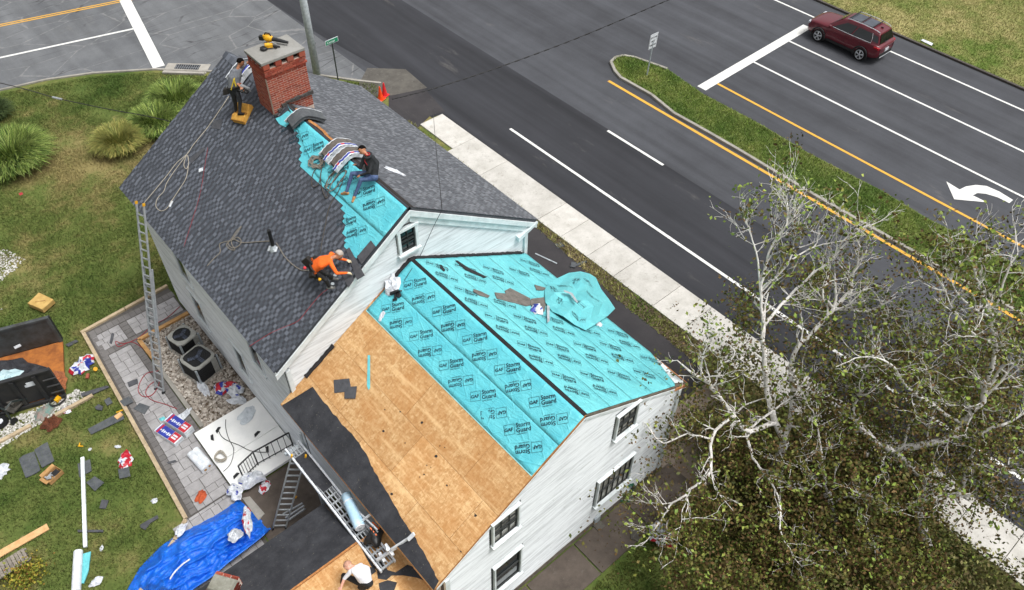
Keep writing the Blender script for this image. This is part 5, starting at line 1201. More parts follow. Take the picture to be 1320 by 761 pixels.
# shingle packs and roll on the patio
def pack(label, p, rz, n=3):
    t = thing('shingle_pack', label, 'shingle pack', p, rz, 'unopened shingle packs on the patio')
    for i in range(n): b = MB(); b.box((0, random.uniform(-.01, .01), .05+.1*i), (.36, .98, .095)); b.build('bundle_wrap', M_WHT, t, bevel=.015)
    z = .1*n+.003; b = MB(); b.box((0, .14, z), (.34, .58, .004)); b.build('blue_label', M_BLUP, t); b = MB(); b.box((0, -.31, z), (.34, .3, .004)); b.box((0, .36, z+.004), (.34, .07, .004)); b.build('red_label', M_REDP, t)
    b = MB()
    for k in range(6): b.box((-.02, .3-.08*k, z+.004), (.05+.03*((k*5) % 3), .05, .003))
    b.box((0, .46, z), (.28, .035, .004)); b.box((-.04, -.3, z+.004), (.06, .2, .003)); b.box((.05, -.3, z+.004), (.06, .2, .003)); b.build('print', M_WHT, t); return t
pack('blue and red shingle pack on the patio, left one of the two', at(219, 563, .04), .3, 2); pack('blue and red shingle pack on the patio, right one nearer the stones', at(233, 552, .04), .3, 3)
def roll(name, label, a, c, r, m_, cat='roll'):
    t = thing(name, label, cat, a); b = MB(); b.tube([a, c], r, 16); b.build('wrap', m_, t, world=True, smooth=False); d = (c-a).normalized()
    b = MB(); b.tube([c, c+d*.008], r*.4, 10); b.tube([a-d*.008, a], r*.4, 10); b.build('core', M_CARD, t, world=True); return t
M_CARD = mat('cardboard', '#b08a5a', '#957044', 6, .9, .2, 30)
roll('underlayment_roll', 'white wrapped roll lying on the patio below the shingle packs', at(246, 585, .15), at(265, 606, .15), .13, M_WHT)
roll('underlayment_roll', 'second white wrapped roll tight against the first on the patio side of the landing', at(252, 580, .14), at(270, 601, .14), .12, M_WHT)
roll('underlayment_roll', 'white wrapped roll standing out of the lawn beside a teal offcut', at(98, 751+12, .15), at(101, 711, .15), .13, M_WHT)
flat_px('teal_offcut', 'folded teal underlayment offcut beside the white roll on the lawn', 'offcut', None, [(107, 714), (117, 711), (114, 735), (108, 752), (103, 752), (105, 730)], .1, .04, M_TEALR)
# red hose, small litter on the patio
line_thing('air_hose', 'thin red air hose looping on the patio across to the ladder foot', 'hose', [at(x, y, .075) for x, y in ((232, 395), (215, 410), (196, 420), (182, 433), (170, 440), (158, 443), (149, 440), (153, 447), (168, 441), (180, 446), (190, 456), (200, 470), (204, 478), (190, 481), (182, 490), (178, 503), (184, 511), (195, 510), (203, 500), (205, 490), (196, 494), (190, 500), (188, 508), (196, 516), (212, 521), (228, 527))], .014, M_REDC)
G4 = 'dark shingle scraps on the patio'
flat_px('shingle_scrap', 'dark narrow scrap standing out on pale pavers at the patio corner', 'shingle', None, [(144, 429), (147, 430), (144, 443), (141, 442)], .09, .03, M_SCRAP, G4)
flat_px('shingle_scrap', 'dark rectangular scrap on pavers left of the ladder', 'shingle', None, [(164, 493), (177, 488), (178, 494), (166, 499)], .08, .02, M_SCRAP, G4)
flat_px('shingle_scrap', 'dark diamond shaped shingle on the soldier course of the patio edge', 'shingle', None, [(172, 527), (180, 519.5), (193, 524), (186, 534)], .08, .02, M_SCRAPG, G4)
flat_px('shingle_scrap', 'grey shingle bridging the timber edging and the lawn', 'shingle', None, [(154, 517), (166, 511), (172, 518), (160, 524)], .13, .02, M_SCRAPG, G4)
flat_px('shingle_scrap', 'short black scrap on pavers left of the white roll', 'shingle', None, [(215, 596), (226, 593), (228, 595), (218, 598)], .08, .02, M_SCRAP, G4)
crumple('work_glove', 'crumpled orange red cloth on the patio above the blue tarp', 'cloth', T3(at(259, 640, .08), .9), (.24, .16), mat('orange_cloth', '#b4532f', '#96401f', 8, .9, .3), 41, .5)
crumple('paper_scrap', 'small bright teal scrap on the patio above the shingle packs', 'scrap', T3(at(209.5, 540, .08), .9), (.08, .1), M_TEALR, 42, .4)
crumple('plastic_bag', 'white bag caught at the upper left edge of the blue tarp', 'bag', T3(at(233, 683, .2), .5), (.24, .14), M_BAG, 43, .6)
# ================================================================ blue tarp
q = N('blue_tarp'); f_ = q.noise(q.pos, 6, 5, .7); q.col(q.mix(q.ramp(f_, [(.35, 0.0), (.7, 1.0)]), lin('#0d55bd'), lin('#1d74dc')))
q.bump(q.math('ADD', q.noise(q.map(q.pos, (1, 2.6, 1), (0, 0, .5)), 3, 5, .65, 1.2), q.noise(q.pos, 11, 4)), .6, .05); M_TARP = q.set(.38, 0, .5)
TL = [(163, 762), (180, 732), (205, 706), (236, 684), (268, 668), (290, 655), (306, 642)]; TB = [(232, 772), (255, 756), (276, 742), (294, 726), (318, 708), (336, 694), (349, 682)]
def tarp(u, v):
    k = u*(len(TL)-1); i = min(len(TL)-2, int(k)); f = k-i; a = (TL[i][0]*(1-f)+TL[i+1][0]*f, TL[i][1]*(1-f)+TL[i+1][1]*f); c = (TB[i][0]*(1-f)+TB[i+1][0]*f, TB[i][1]*(1-f)+TB[i+1][1]*f)
    x, y = a[0]*(1-v)+c[0]*v, a[1]*(1-v)+c[1]*v
    p_ = at(x, y, 0); hump = .5*math.sin(PI*min(1, v*1.1))**.7*(.6+.4*math.sin(u*3))
    r1 = 1-abs(2*((v*3.1+u*1.6+.9*nz3((u*3, v*2, 0), 1.8)) % 1)-1); r2 = 1-abs(2*((v*6.3-u*3+.6*nz3((u*4, v*3, 5), 1.8)) % 1)-1)
    h = .06+hump*.6+.16*r1**3+.07*r2**3+.09*(1-abs(2*nz3((u*7, v*6, 1), 1.3)))**2
    if v > .96: h = max(h, .5)
    e = min(u*12, (1-u)*12, v*8, 1); return at(x, y, h*max(.15, e))
b = MB(); b.grid(tarp, 110, 60); tag(b.build('tarp', M_TARP, smooth=True, solid=.004), 'rumpled bright blue tarp draped between the patio and the low wing', 'tarp')
crumple('plastic_wrapper', 'twisted white plastic with red print lying across the blue tarp', 'wrapper', T3(at(319, 672, .85), 1.2), (.5, .14), None, 51, .5, mats=M3, cols=(.33, -.9), amp=.6)
crumple('plastic_bag', 'bulky white crumpled film at the lower end of the twisted plastic on the tarp', 'bag', T3(at(303, 690, .8), .2), (.26, .2), M_BAG, 52, .7, amp=.7)
line_thing('plastic_strip', 'curved white strip lying in a fold of the blue tarp', 'strip', [at(x, y, .85) for x, y in ((219, 747), (225, 738), (235, 728), (245, 721))], .025, M_WHT)
b = MB(); b.beam(at(368, 668, .3), at(392, 652, .6), .05, .05); b.beam(at(370, 672, .3), at(393, 656, .6), .05, .05); b.beam(at(365, 663, .3), at(390, 649, .6), .05, .05); tag(b.build('aluminium_brace', M_ALU), 'folded aluminium brace lying at the foot of the short ladder', 'brace')
crumple('tape_measure', 'small yellow thing at the right foot of the short ladder', 'tape measure', T3(at(381, 641, .1), 0), .05, M_YEL, 5, .8)
# ================================================================ lawn litter
G5 = 'grey shingle sheets scattered on the lawn'
for lab, poly, m_ in (('large grey shingle sheet on the lawn, left half of the folded pair', [(24, 592), (30, 587), (44, 582), (52, 606), (46, 610), (33, 616)], M_SCRAPG), ('large grey shingle sheet with raised ridge, right half of the folded pair', [(44, 580), (55, 573), (61, 570), (63, 576), (70, 594), (54, 603)], M_SCRAPG),
    ('grey shingle piece under the white downspout, upper one', [(100, 598), (116, 592), (118, 607), (102, 615)], M_SCRAPG), ('grey shingle piece right of the white downspout, lower one', [(111, 622), (122, 614), (134, 622), (122, 633)], M_SCRAPG),
    ('long grey shingle strip pointing at the patio edge', [(113, 553), (157, 530), (160, 540), (117, 560)], M_SCRAPG), ('grey square shingle on the lawn near the gravel edge', [(134, 516), (141, 512), (145, 519), (138, 523)], M_SCRAPG),
    ('black oval scrap on the lawn beside the grey square shingle', [(122, 525), (127, 521), (133, 524), (131, 529), (124, 528)], M_SCRAP), ('grey shingle under the white bag with red stripe', [(152, 605), (166, 602), (168, 614), (154, 617)], M_SCRAPG),
    ('dark shingle square left of the tarp corner alone on grass', [(128, 655), (131, 644), (140, 645), (136, 656)], M_SCRAP), ('long thin dark strip crossing the white downspout', [(100, 683), (133, 683), (133, 686), (100, 686)], M_SCRAP),
    ('dark torn strip on the lawn left of the tarp', [(180, 677), (190, 671), (203, 664), (204, 668), (194, 674), (187, 683), (181, 680)], M_SCRAP), ('dark shingle strip on dry grass beside the dumpster mouth', [(84, 444), (98, 438), (101, 440), (88, 447)], M_SCRAP),
    ('black and white strip lying on grass next to the timber edge', [(104, 507), (124, 501), (138, 497), (141, 499), (120, 508), (105, 511)], M_SCRAP)):
    flat_px('shingle_scrap', lab, 'shingle', None, poly, .07, .03, m_, G5)
G6 = 'white plastic litter on the lawn'
for lab, x, y, r, s_, cl_ in (('white bag with red and blue stripe on the lawn beside the patio', 161, 594, (.34, .24), 61, (.12, -.25)), ('small white scrap above the striped bag on the lawn', 152, 576, (.12, .06), 62, (.9, -.9)), ('tiny white scrap in the middle of the lawn', 116, 579.5, (.06, .06), 63, (.9, -.9)), ('white scrap on the lawn next to the upper patio corner of the tarp', 199, 646, (.11, .1), 64, (.9, -.9)), ('white bag with red corner at the gravel edge', 85.5, 529, (.2, .14), 65, (.3, -.9)), ('white folded paper at the lower edge of the lawn', 124, 750, (.2, .12), 66, (.9, -.9)), ('white scrap right of the teal offcut', 131, 707, (.1, .05), 67, (.9, -.9)), ('white card at the left edge of the lawn', 1, 608, (.3, .28), 68, (.9, -.9))):
    crumple('plastic_scrap', lab, 'litter', T3(at(x, y, .03), s_), r, None, s_, .35, group=G6, mats=M3, cols=cl_)
crumple('bag_heap', 'heap of white, blue and red wrappers with a yellow wheel beside the dumpster mouth', 'litter', T3(at(107, 471, .05), .5), (.45, .35), None, 71, .5, mats=M3, cols=(.22, -.12), amp=.6)
b = MB(); b.lathe([(.07, -.02), (.08, 0), (.07, .02)], 12, T3(at(123, 476, .12), 0) @ Matrix.Rotation(.9, 4, 'X')); tag(b.build('small_wheel', M_YEL), 'small yellow wheel at the right of the wrapper heap', 'wheel')
b = MB(); b.box((0, 0, .04), (.2, .1, .07)); tag(b.build('loose_brick', M_BRICK, M=T3(at(113.5, 486, .02), 1.0), bevel=.005), 'loose orange brick on dry grass below the wrapper heap', 'brick')
crumple('foliage_heap', 'rust brown dead foliage heap at the gravel edge', 'debris', T3(at(66, 547, .05), .2), (.32, .27), mat('rust_brown', '#6d3b22', '#4a2818', 18, .9, .8, 40, bd=.03), 72, .7, amp=.8)
crumple('cloth_heap', 'pinkish and green cloth strips heaped on the white gravel', 'cloth', T3(at(56, 533, .05), .6), (.4, .26), mat('dull_pink_cloth', '#8b7068', '#5f8078', 4, .9, .4), 73, .4)
t = thing('extension_reel', 'black coil with yellow centre on the gravel beside the dumpster wall', 'cable reel', at(76, 517, .03), .4)
b = MB(); b.tube([(.28*math.cos(a)*(1+.05*(i % 3)), .22*math.sin(a), .06+.02*(i % 4)) for i, a in enumerate([k*.55 for k in range(48)])], .02, 5); b.build('coil', M_CABLE, t); b = MB(); b.box((0, 0, .1), (.2, .12, .1)); b.box((.05, .08, .1), (.12, .05, .08)); b.build('core', M_YEL, t)
t = thing('hand_cart', 'dark green metal cart frame on the gravel in front of the dumpster', 'cart', at(22, 530, .0), .5)
b = MB()
for s in (-1, 1): b.tube([(-.45, s*.28, .05), (-.4, s*.28, .75), (-.1, s*.28, .8), (.4, s*.28, .35), (.45, s*.28, .06)], .035, 7)
b.tube([(-.4, -.28, .75), (-.4, .28, .75)], .03, 7); b.tube([(.4, -.28, .35), (.4, .28, .35)], .03, 7); b.build('frame', mat('dark_green_steel', '#27302f', '#1a2120', 8, .5, .2), t)
b = MB(); b.box((.05, 0, .3), (.6, .45, .08)); b.box((.1, 0, .42), (.35, .3, .2)); b.build('tray', mat('grimy_steel', '#4d4a44', '#33312d', 10, .8, .4), t, bevel=.01)
b = MB(); [b.lathe([(.05, -.03), (.13, -.03), (.13, .03), (.05, .03)], 14, Matrix.Translation((-.42, s*.34, .13)) @ Matrix.Rotation(PI/2, 4, 'X')) for s in (-1, 1)]; b.build('wheel', M_BLK, t)
t = thing('tyre', 'small tyre with white rim on the gravel at the left edge', 'tyre', at(0, 545, .08))
b = MB(); b.lathe([(.12, -.06), (.26, -.07), (.28, 0), (.26, .07), (.12, .06)], 18); b.build('rubber', M_BLK, t); b = MB(); b.lathe([(.03, .0), (.13, .03), (.12, .065)], 16); b.build('rim', M_WHT, t)
# downspout, boards, box
b = MB(); a, c = at(106.5, 590, .08), at(110, 703, .08); b.beam(a, c, .11, .07); b.beam(a+(c-a)*.99, c+(c-a)*.02, .1, .06); 
d_ = (c-a).normalized(); s_ = d_.cross(NZ); [b.beam(a+s_*k+NZ*.037, c+s_*k+NZ*.037, .012, .008) for k in (-.035, 0, .035)]
tag(b.build('downspout', M_TRIM), 'long white downspout pipe lying on the lawn', 'downspout')
b = MB(); b.beam(at(-12, 721, .06), at(62, 679, .06), .24, .04); tag(b.build('lumber_board', M_WOOD, bevel=.004), 'pale lumber board lying on the lawn at the left edge', 'board')
t = thing('slatted_bench', 'grey weathered slatted bench top at the lower left corner', 'bench', at(6, 737, .4), .55)
dd1 = (at(22, 724, .4)-at(-30, 757, .4)); L1 = dd1.length; an = math.atan2(dd1.y, dd1.x); PMt = Matrix.Translation(at(-2, 737, .4)) @ Matrix.Rotation(an, 4, 'Z'); t.matrix_basis = PMt; PM[t.name] = PMt
for i in range(16): b = MB(); b.box((-.75+.1*i, 0, 0), (.085, .5, .025)); b.build('slat', mat('grey_slat_wood', '#8f877d', '#6f675d', 8, .9, .4, 40, rnd=.2) if 'grey_slat_wood' not in bpy.data.materials else bpy.data.materials['grey_slat_wood'], t)
b = MB(); b.box((0, .2, -.04), (1.7, .05, .05)); b.box((0, -.2, -.04), (1.7, .05, .05)); [b.box((sx*.75, sy*.2, -.21), (.06, .06, .36)) for sx in (-1, 1) for sy in (-1, 1)]; b.build('frame', bpy.data.materials['grey_slat_wood'], t)
t = thing('cardboard_box', 'open cardboard box of metal fittings on the lawn', 'box', at(70, 615, .02), .35)
b = MB(); b.box((0, 0, .02), (.5, .34, .02)); [b.box((0, s*.17, .1), (.5, .012, .18)) for s in (-1, 1)]; [b.box((s*.25, 0, .1), (.012, .33, .18)) for s in (-1, 1)]; b.build('box_walls', M_CARD, t)
b = MB(); b.beam((-.25, .22, .2), (.25, .22, .2), .12, .01, up=(0, -.5, 1)); b.beam((-.3, -.17, .2), (-.3, .17, .2), .1, .01); b.build('flap', M_CARD, t)
b = MB(); [b.box((random.uniform(-.18, .2), random.uniform(-.12, .12), .09+.02*i/8), (.1, .05, .03), rz=random.uniform(0, 3)) for i in range(14)]; b.build('fittings', M_ALU, t)
b = MB(); b.box((.1, -.02, .1), (.2, .2, .1)); b.build('black_pack', M_BLK, t)
b = MB(); b.tube([at(101, 575, .04), at(107, 575.5, .04)], .025, 6); b.tube([at(103, 571, .05), at(102, 575, .05)], .02, 6); tag(b.build('utility_knife', M_YEL), 'yellow handled knife lying on the lawn above the downspout', 'tool')
b = MB(); b.beam(at(150, 532, .04), at(159, 528.5, .04), .04, .03); tag(b.build('pencil_level', M_YEL), 'short yellow level beside the long shingle strip', 'tool')
b = MB(); b.prism([(-.12, -.08), (.12, -.1), (.14, .08), (-.1, .1)], 0, .05); tag(b.build('tan_block', M_WOOD, M=T3(at(153, 537, .06), .3)), 'tan wood block on the end of the long shingle strip', 'block')
# ================================================================ dumpster
M_DUMP = mat('black_painted_steel', '#1d1f22', '#2c2b2a', 3, .55, .3, 14); M_DUMPI = mat('scraped_grey_steel', '#4c5153', '#34332f', 2.2, .6, .4, 8, metal=.2); M_RUST = mat('rusty_floor', '#a8672c', '#7d481f', 3, .9, .6, 20)
pF, pN = at(81, 440, .15), at(84, 506, .15); ax = (pF-pN); ax.z = 0; Wd = ax.length; ya = math.atan2(ax.y, ax.x)-PI/2
t = thing('dumpster', 'black open top dumpster with rusty floor and open end on the lawn', 'dumpster', ((pF+pN)/2).to_tuple()[:2]+(0,), ya)
Lg, Hh = 5.6, 1.25; w2 = Wd/2
b = MB(); b.box((-Lg/2, 0, .14), (Lg, Wd, .08)); b.build('floor', M_RUST, t)
for s, nm in ((1, 'far'), (-1, 'near')):
    b = MB(); b.box((-Lg/2, s*w2, .18+Hh/2), (Lg, .05, Hh)); b.build('side_panel', M_DUMP, t); b = MB(); b.box((-Lg/2, s*(w2-.03), .2+Hh/2), (Lg-.1, .012, Hh-.08)); b.build('inner_lining', M_DUMPI, t)
    b = MB(); b.box((-Lg/2, s*w2, .18+Hh+.03), (Lg, .14, .1)); b.box((-.05, s*w2, .18+Hh/2), (.12, .13, Hh)); b.build('top_rail', M_DUMP if s < 0 else M_DUMPI, t, bevel=.01)
    for i in range(8): b = MB(); b.box((-.55-.68*i, s*(w2+.06), .15+Hh/2), (.13, .09, Hh)); b.build('rib', M_DUMP, t)
b = MB(); b.box((-Lg, 0, .18+Hh/2), (.06, Wd, Hh)); b.build('front_panel', M_DUMP, t)
b = MB(); b.box((.5, w2+.05, .2+Hh/2), (1.1, .05, Hh)) if False else b.box((-.02, w2+.09, .2+Hh*.5), (.1, .08, Hh)); b.build('door_hinge', M_DUMP, t)
for k in range(3): b = MB(); b.tube([(-.35, -w2-.1, .4+.35*k), (.05, -w2-.1, .4+.35*k)], .035, 8); b.build('latch', M_DUMP, t)
b = MB(); b.box((-.75, -w2-.03, 1.05), (.26, .015, .2)); b.box((-.9, -w2-.03, 1.0), (.1, .014, .1)); b.build('sticker', M_WHT, t)
b = MB(); b.box((-Lg/2, -w2-.1, .1), (Lg, .12, .12)); b.build('skid_rail', M_DUMP, t)
def in_bin(lx, ly, z): return PM[t.name] @ Vector((lx, ly, z))
crumple('debris_heap', 'heap of torn black felt and shingles inside the dumpster', 'debris', Matrix.Translation(in_bin(-2.0, .1, .2)) @ Matrix.Rotation(ya, 4, 'Z'), (1.25, .9), M_FELT, 81, .45, amp=.7)
crumple('plastic_sheet', 'pale blue plastic sheet on the debris inside the dumpster', 'plastic sheet', Matrix.Translation(in_bin(-1.9, -.55, .75)) @ Matrix.Rotation(ya+.5, 4, 'Z'), (.65, .4), mat('pale_blue_sheet', '#b8ced2', '#98b4ba', 4, .4, .2, 10), 82, .35)
crumple('rubble_heap', 'crumbled brick and wood rubble spilling at the dumpster mouth', 'debris', Matrix.Translation(in_bin(-.35, -.7, .18)) @ Matrix.Rotation(ya, 4, 'Z'), (.4, .5), mat('rubble', '#a5623a', '#7a4a30', 14, .95, .9, 30, bd=.03), 83, .3, amp=.9)
b = MB(); b.box((0, 0, 0), (.22, .1, .02)); tag(b.build('paper_scrap', M_WHT, M=Matrix.Translation(in_bin(-1.35, w2-.12, .6)) @ Matrix.Rotation(ya+.3, 4, 'Z') @ Matrix.Rotation(1.3, 4, 'X')), 'white paper scrap on the scraped inner wall of the dumpster', 'scrap')
t2 = thing('foam_panel', 'tan foam panel leaning on the grass at the far corner of the dumpster', 'panel', at(52, 390, .1), 0)
pts = [at(35, 391, .35), at(50, 377, .35), at(69, 386, .3), at(54, 399, .3)]
b = MB(); b.solid(pts, .22, (0, 0, 1)); b.build('panel', mat('tan_panel', '#b99a5c', '#a58549', 5, .9, .3), t2, world=True, bevel=.02); b = MB(); b.tube([pts[0]*.3+pts[2]*.7+NZ*.01, pts[0]*.7+pts[2]*.3+NZ*.01], .012, 5); b.build('scored_line', M_CARD, t2, world=True)
# ================================================================ street furniture
p = at(409, 97, 0); t = thing('utility_pole', 'thick grey utility pole behind the house ridge at the street corner', 'utility pole', p)
b = MB(); tp_ = at(391.5, 0, 5.0); up = Vector((-.0, .0, 1)); b.tube([(0, 0, 0), (0, 0, 4), (0, 0, 11)], [.2, .185, .15], 16); b.build('shaft', mat('pale_pole', '#c3cbce', '#9fa8ac', 7, .7, .3, 20), t, smooth=True); b = MB(); b.box((.21, 0, 1.8), (.02, .12, .2)); b.build('tag_plate', M_ALU, t)
p = at(436, 104, 0); t = thing('street_sign', 'green street name sign on a thin dark post at the corner', 'street sign', p, math.radians(12))
b = MB(); b.tube([(0, 0, 0), (0, 0, 2.15)], .035, 8); b.build('post', mat('dark_green_post', '#2f3a33', '#232b27', 8, .6, .1), t)
M_GRN = mat('green_sign', '#1d8a62', '#187553', 5, .45, 0)
t.matrix_basis = PM[t.name] = Matrix.Translation(p) @ Matrix.Rotation(.06, 4, 'Z')
b = MB(); b.box((0, 0, 2.26), (.78, .02, .26)); b.build('border_plate', M_WHT, t); b = MB(); b.box((0, -.012, 2.26), (.73, .012, .21)); b.build('name_plate', M_GRN, t)
b = MB(); v_, f_ = text_mesh('Center', .17, -.3, -.06, 1.0, .003); b.add(v_, f_, 0, Matrix.Translation((0, -.021, 2.26)) @ Matrix.Rotation(PI/2, 4, 'X')); b.build('lettering', M_WHT, t)
p = at(834, 97, .1); t = thing('road_sign', 'white rectangular road sign with black lettering on the grass median', 'road sign', p, math.radians(-58))
b = MB(); b.tube([(0, 0, 0), (0, 0, 1.95)], .035, 8); b.build('post', M_ALUD, t)
t.matrix_basis = PM[t.name] = Matrix.Translation(p) @ Matrix.Rotation(.04, 4, 'Z') @ Matrix.Rotation(.05, 4, 'Y')
b = MB(); b.box((0, .0, 1.95), (.62, .02, .8)); b.build('sign_plate', M_WHT, t)
b2 = MB(); frame2(b2, -.29, -.38, .29, .38, .012)
for tx, sz, x_, y_ in (('LEFT LANE', .11, -.27, .17), ('MUST', .13, -.17, -.04), ('TURN LEFT', .11, -.26, -.25)): v_, f_ = text_mesh(tx, sz, x_, y_, .95, .005); b2.add(v_, f_)
o_ = MB(); o_.add(b2.v, b2.f, 0, Matrix.Translation((0, -.013, 1.95)) @ Matrix.Rotation(PI/2, 4, 'X')); o_.build('lettering', M_BLK, t)
def cone(label, px, py, col_, s=1.0):
    t = thing('traffic_cone', label, 'traffic cone', at(px, py, .03), .3, 'traffic cones by the driveway mouth')
    b = MB(); b.lathe([(.14*s, .03), (.035*s, .72*s), (.02*s, .73*s)], 16); b.build('cone', col_, t, smooth=False); b = MB(); b.box((0, 0, .015), (.38*s, .38*s, .03)); b.build('base', col_, t, bevel=.01)
cone('bright orange traffic cone at the driveway mouth, nearer the roof edge', 491, 128, mat('cone_orange', '#f04a12', '#d8400f', 6, .5, 0)); cone('red traffic cone just beside the orange one', 496, 123, mat('cone_red', '#d22a2e', '#b92226', 6, .5, 0))
# garden things at the lower right of the house
t = thing('hose_reel', 'green garden hose wound on a wall reel beneath the wide window', 'garden hose', at(808, 633, .4), -.3)
M_HOSE = mat('green_hose', '#0f5a42', '#0a4030', 10, .4, .1)
b = MB(); b.tube([((.24+.02*math.sin(i*1.3))*math.cos(i*.5), .02*(i % 5)-.05, (.26+.02*math.cos(i*.9))*math.sin(i*.5)+.1) for i in range(75)], .024, 6); b.build('hose', M_HOSE, t); b = MB(); b.tube([(0, -.12, .1), (0, .3, .1)], .1, 10); b.box((0, .25, .1), (.4, .04, .3)); b.build('reel', M_ALUD, t)
b = MB(); b.tube([(-.2, -.05, -.1), (-.25, -.1, -.28), (.0, -.2, -.36), (.2, -.12, -.37), (.05, -.02, -.3)], .024, 6); b.build('hose_tail', M_HOSE, t)
t = thing('utility_box', 'grey gas meter with pipes against the foundation of the gable wall', 'gas meter', at(773, 680, 0), 0)
b = MB(); b.box((0, .2, .3), (.24, .16, .3)); b.tube([(-.14, .2, 0), (-.14, .2, .5), (0, .2, .55), (.14, .2, .5), (.14, .2, .0)], .025, 8); b.build('meter', M_ALUD, t, bevel=.01); b = MB(); b.box((0, .05, .03), (.3, .3, .1)); b.build('base', M_APRON, t)
crumple('plastic_bag', 'white plastic bag with red print on the grass at the lower right', 'bag', T3(at(853, 690, .25), .4), (.42, .38), None, 91, .6, mats=M3, cols=(.42, -.75), amp=.6)
flat_px('paving_stone', 'pale broken paving stone at the grass edge beside the path', 'stone', None, [(811, 680), (816, 678), (829, 692), (823, 698), (814, 695)], .09, .1, M_APRON)
flat_px('concrete_chip', 'small grey chip of concrete on the path near the gas meter', 'stone', None, [(784, 672), (788, 670), (789, 674), (785, 675)], .06, .05, M_APRON)
b = MB(); a, c = at(690, 327, .03), at(718, 340, .03); b.beam(a, c, .05, .03); tag(b.build('metal_strip', M_ALUD), 'thin grey strip lying on the driveway beside the house corner', 'strip')
b = MB(); a, c = at(735, 345, .03), at(756, 337, .03); b.beam(a, c, .12, .05); b.box(tuple(at(739, 342, .06)), (.3, .2, .08), rz=.6); tag(b.build('gutter_piece', M_SCRAPG), 'dark bent gutter piece on the driveway edge above the teal flap', 'gutter')
flat_px('shingle_scrap', 'grey square shingle on the driveway near the grass strip', 'shingle', None, [(715, 315), (723, 312), (728, 317), (719, 320)], .04, .015, M_SCRAPG)
flat_px('litter', 'white strip of litter on the dry verge beside the red car', 'litter', None, [(1187, 52), (1190, 50.5), (1203, 56), (1201, 59)], .12, .02, M_WHT)
b = MB(); b.tube([at(27, 253, 0), at(26.5, 249, .25)], .012, 5); b.prism([(-.07, -.05), (.07, -.05), (.07, .05), (-.07, .05)], 0, .01, M=Matrix.Translation(at(27, 250, .25)) @ Matrix.Rotation(1.0, 4, 'X')); tag(b.build('marker_flag', M_REDP), 'tiny pink red marker flag standing alone in the left lawn', 'flag')
flat_px('underlayment_scrap', 'torn teal underlayment patch at the foot of the brick chimney', 'underlayment', MAIN_L, [(355, 153), (362, 150), (371, 143), (378, 148), (374, 158), (368, 164), (360, 160)], .03, .008, M_TEAL)
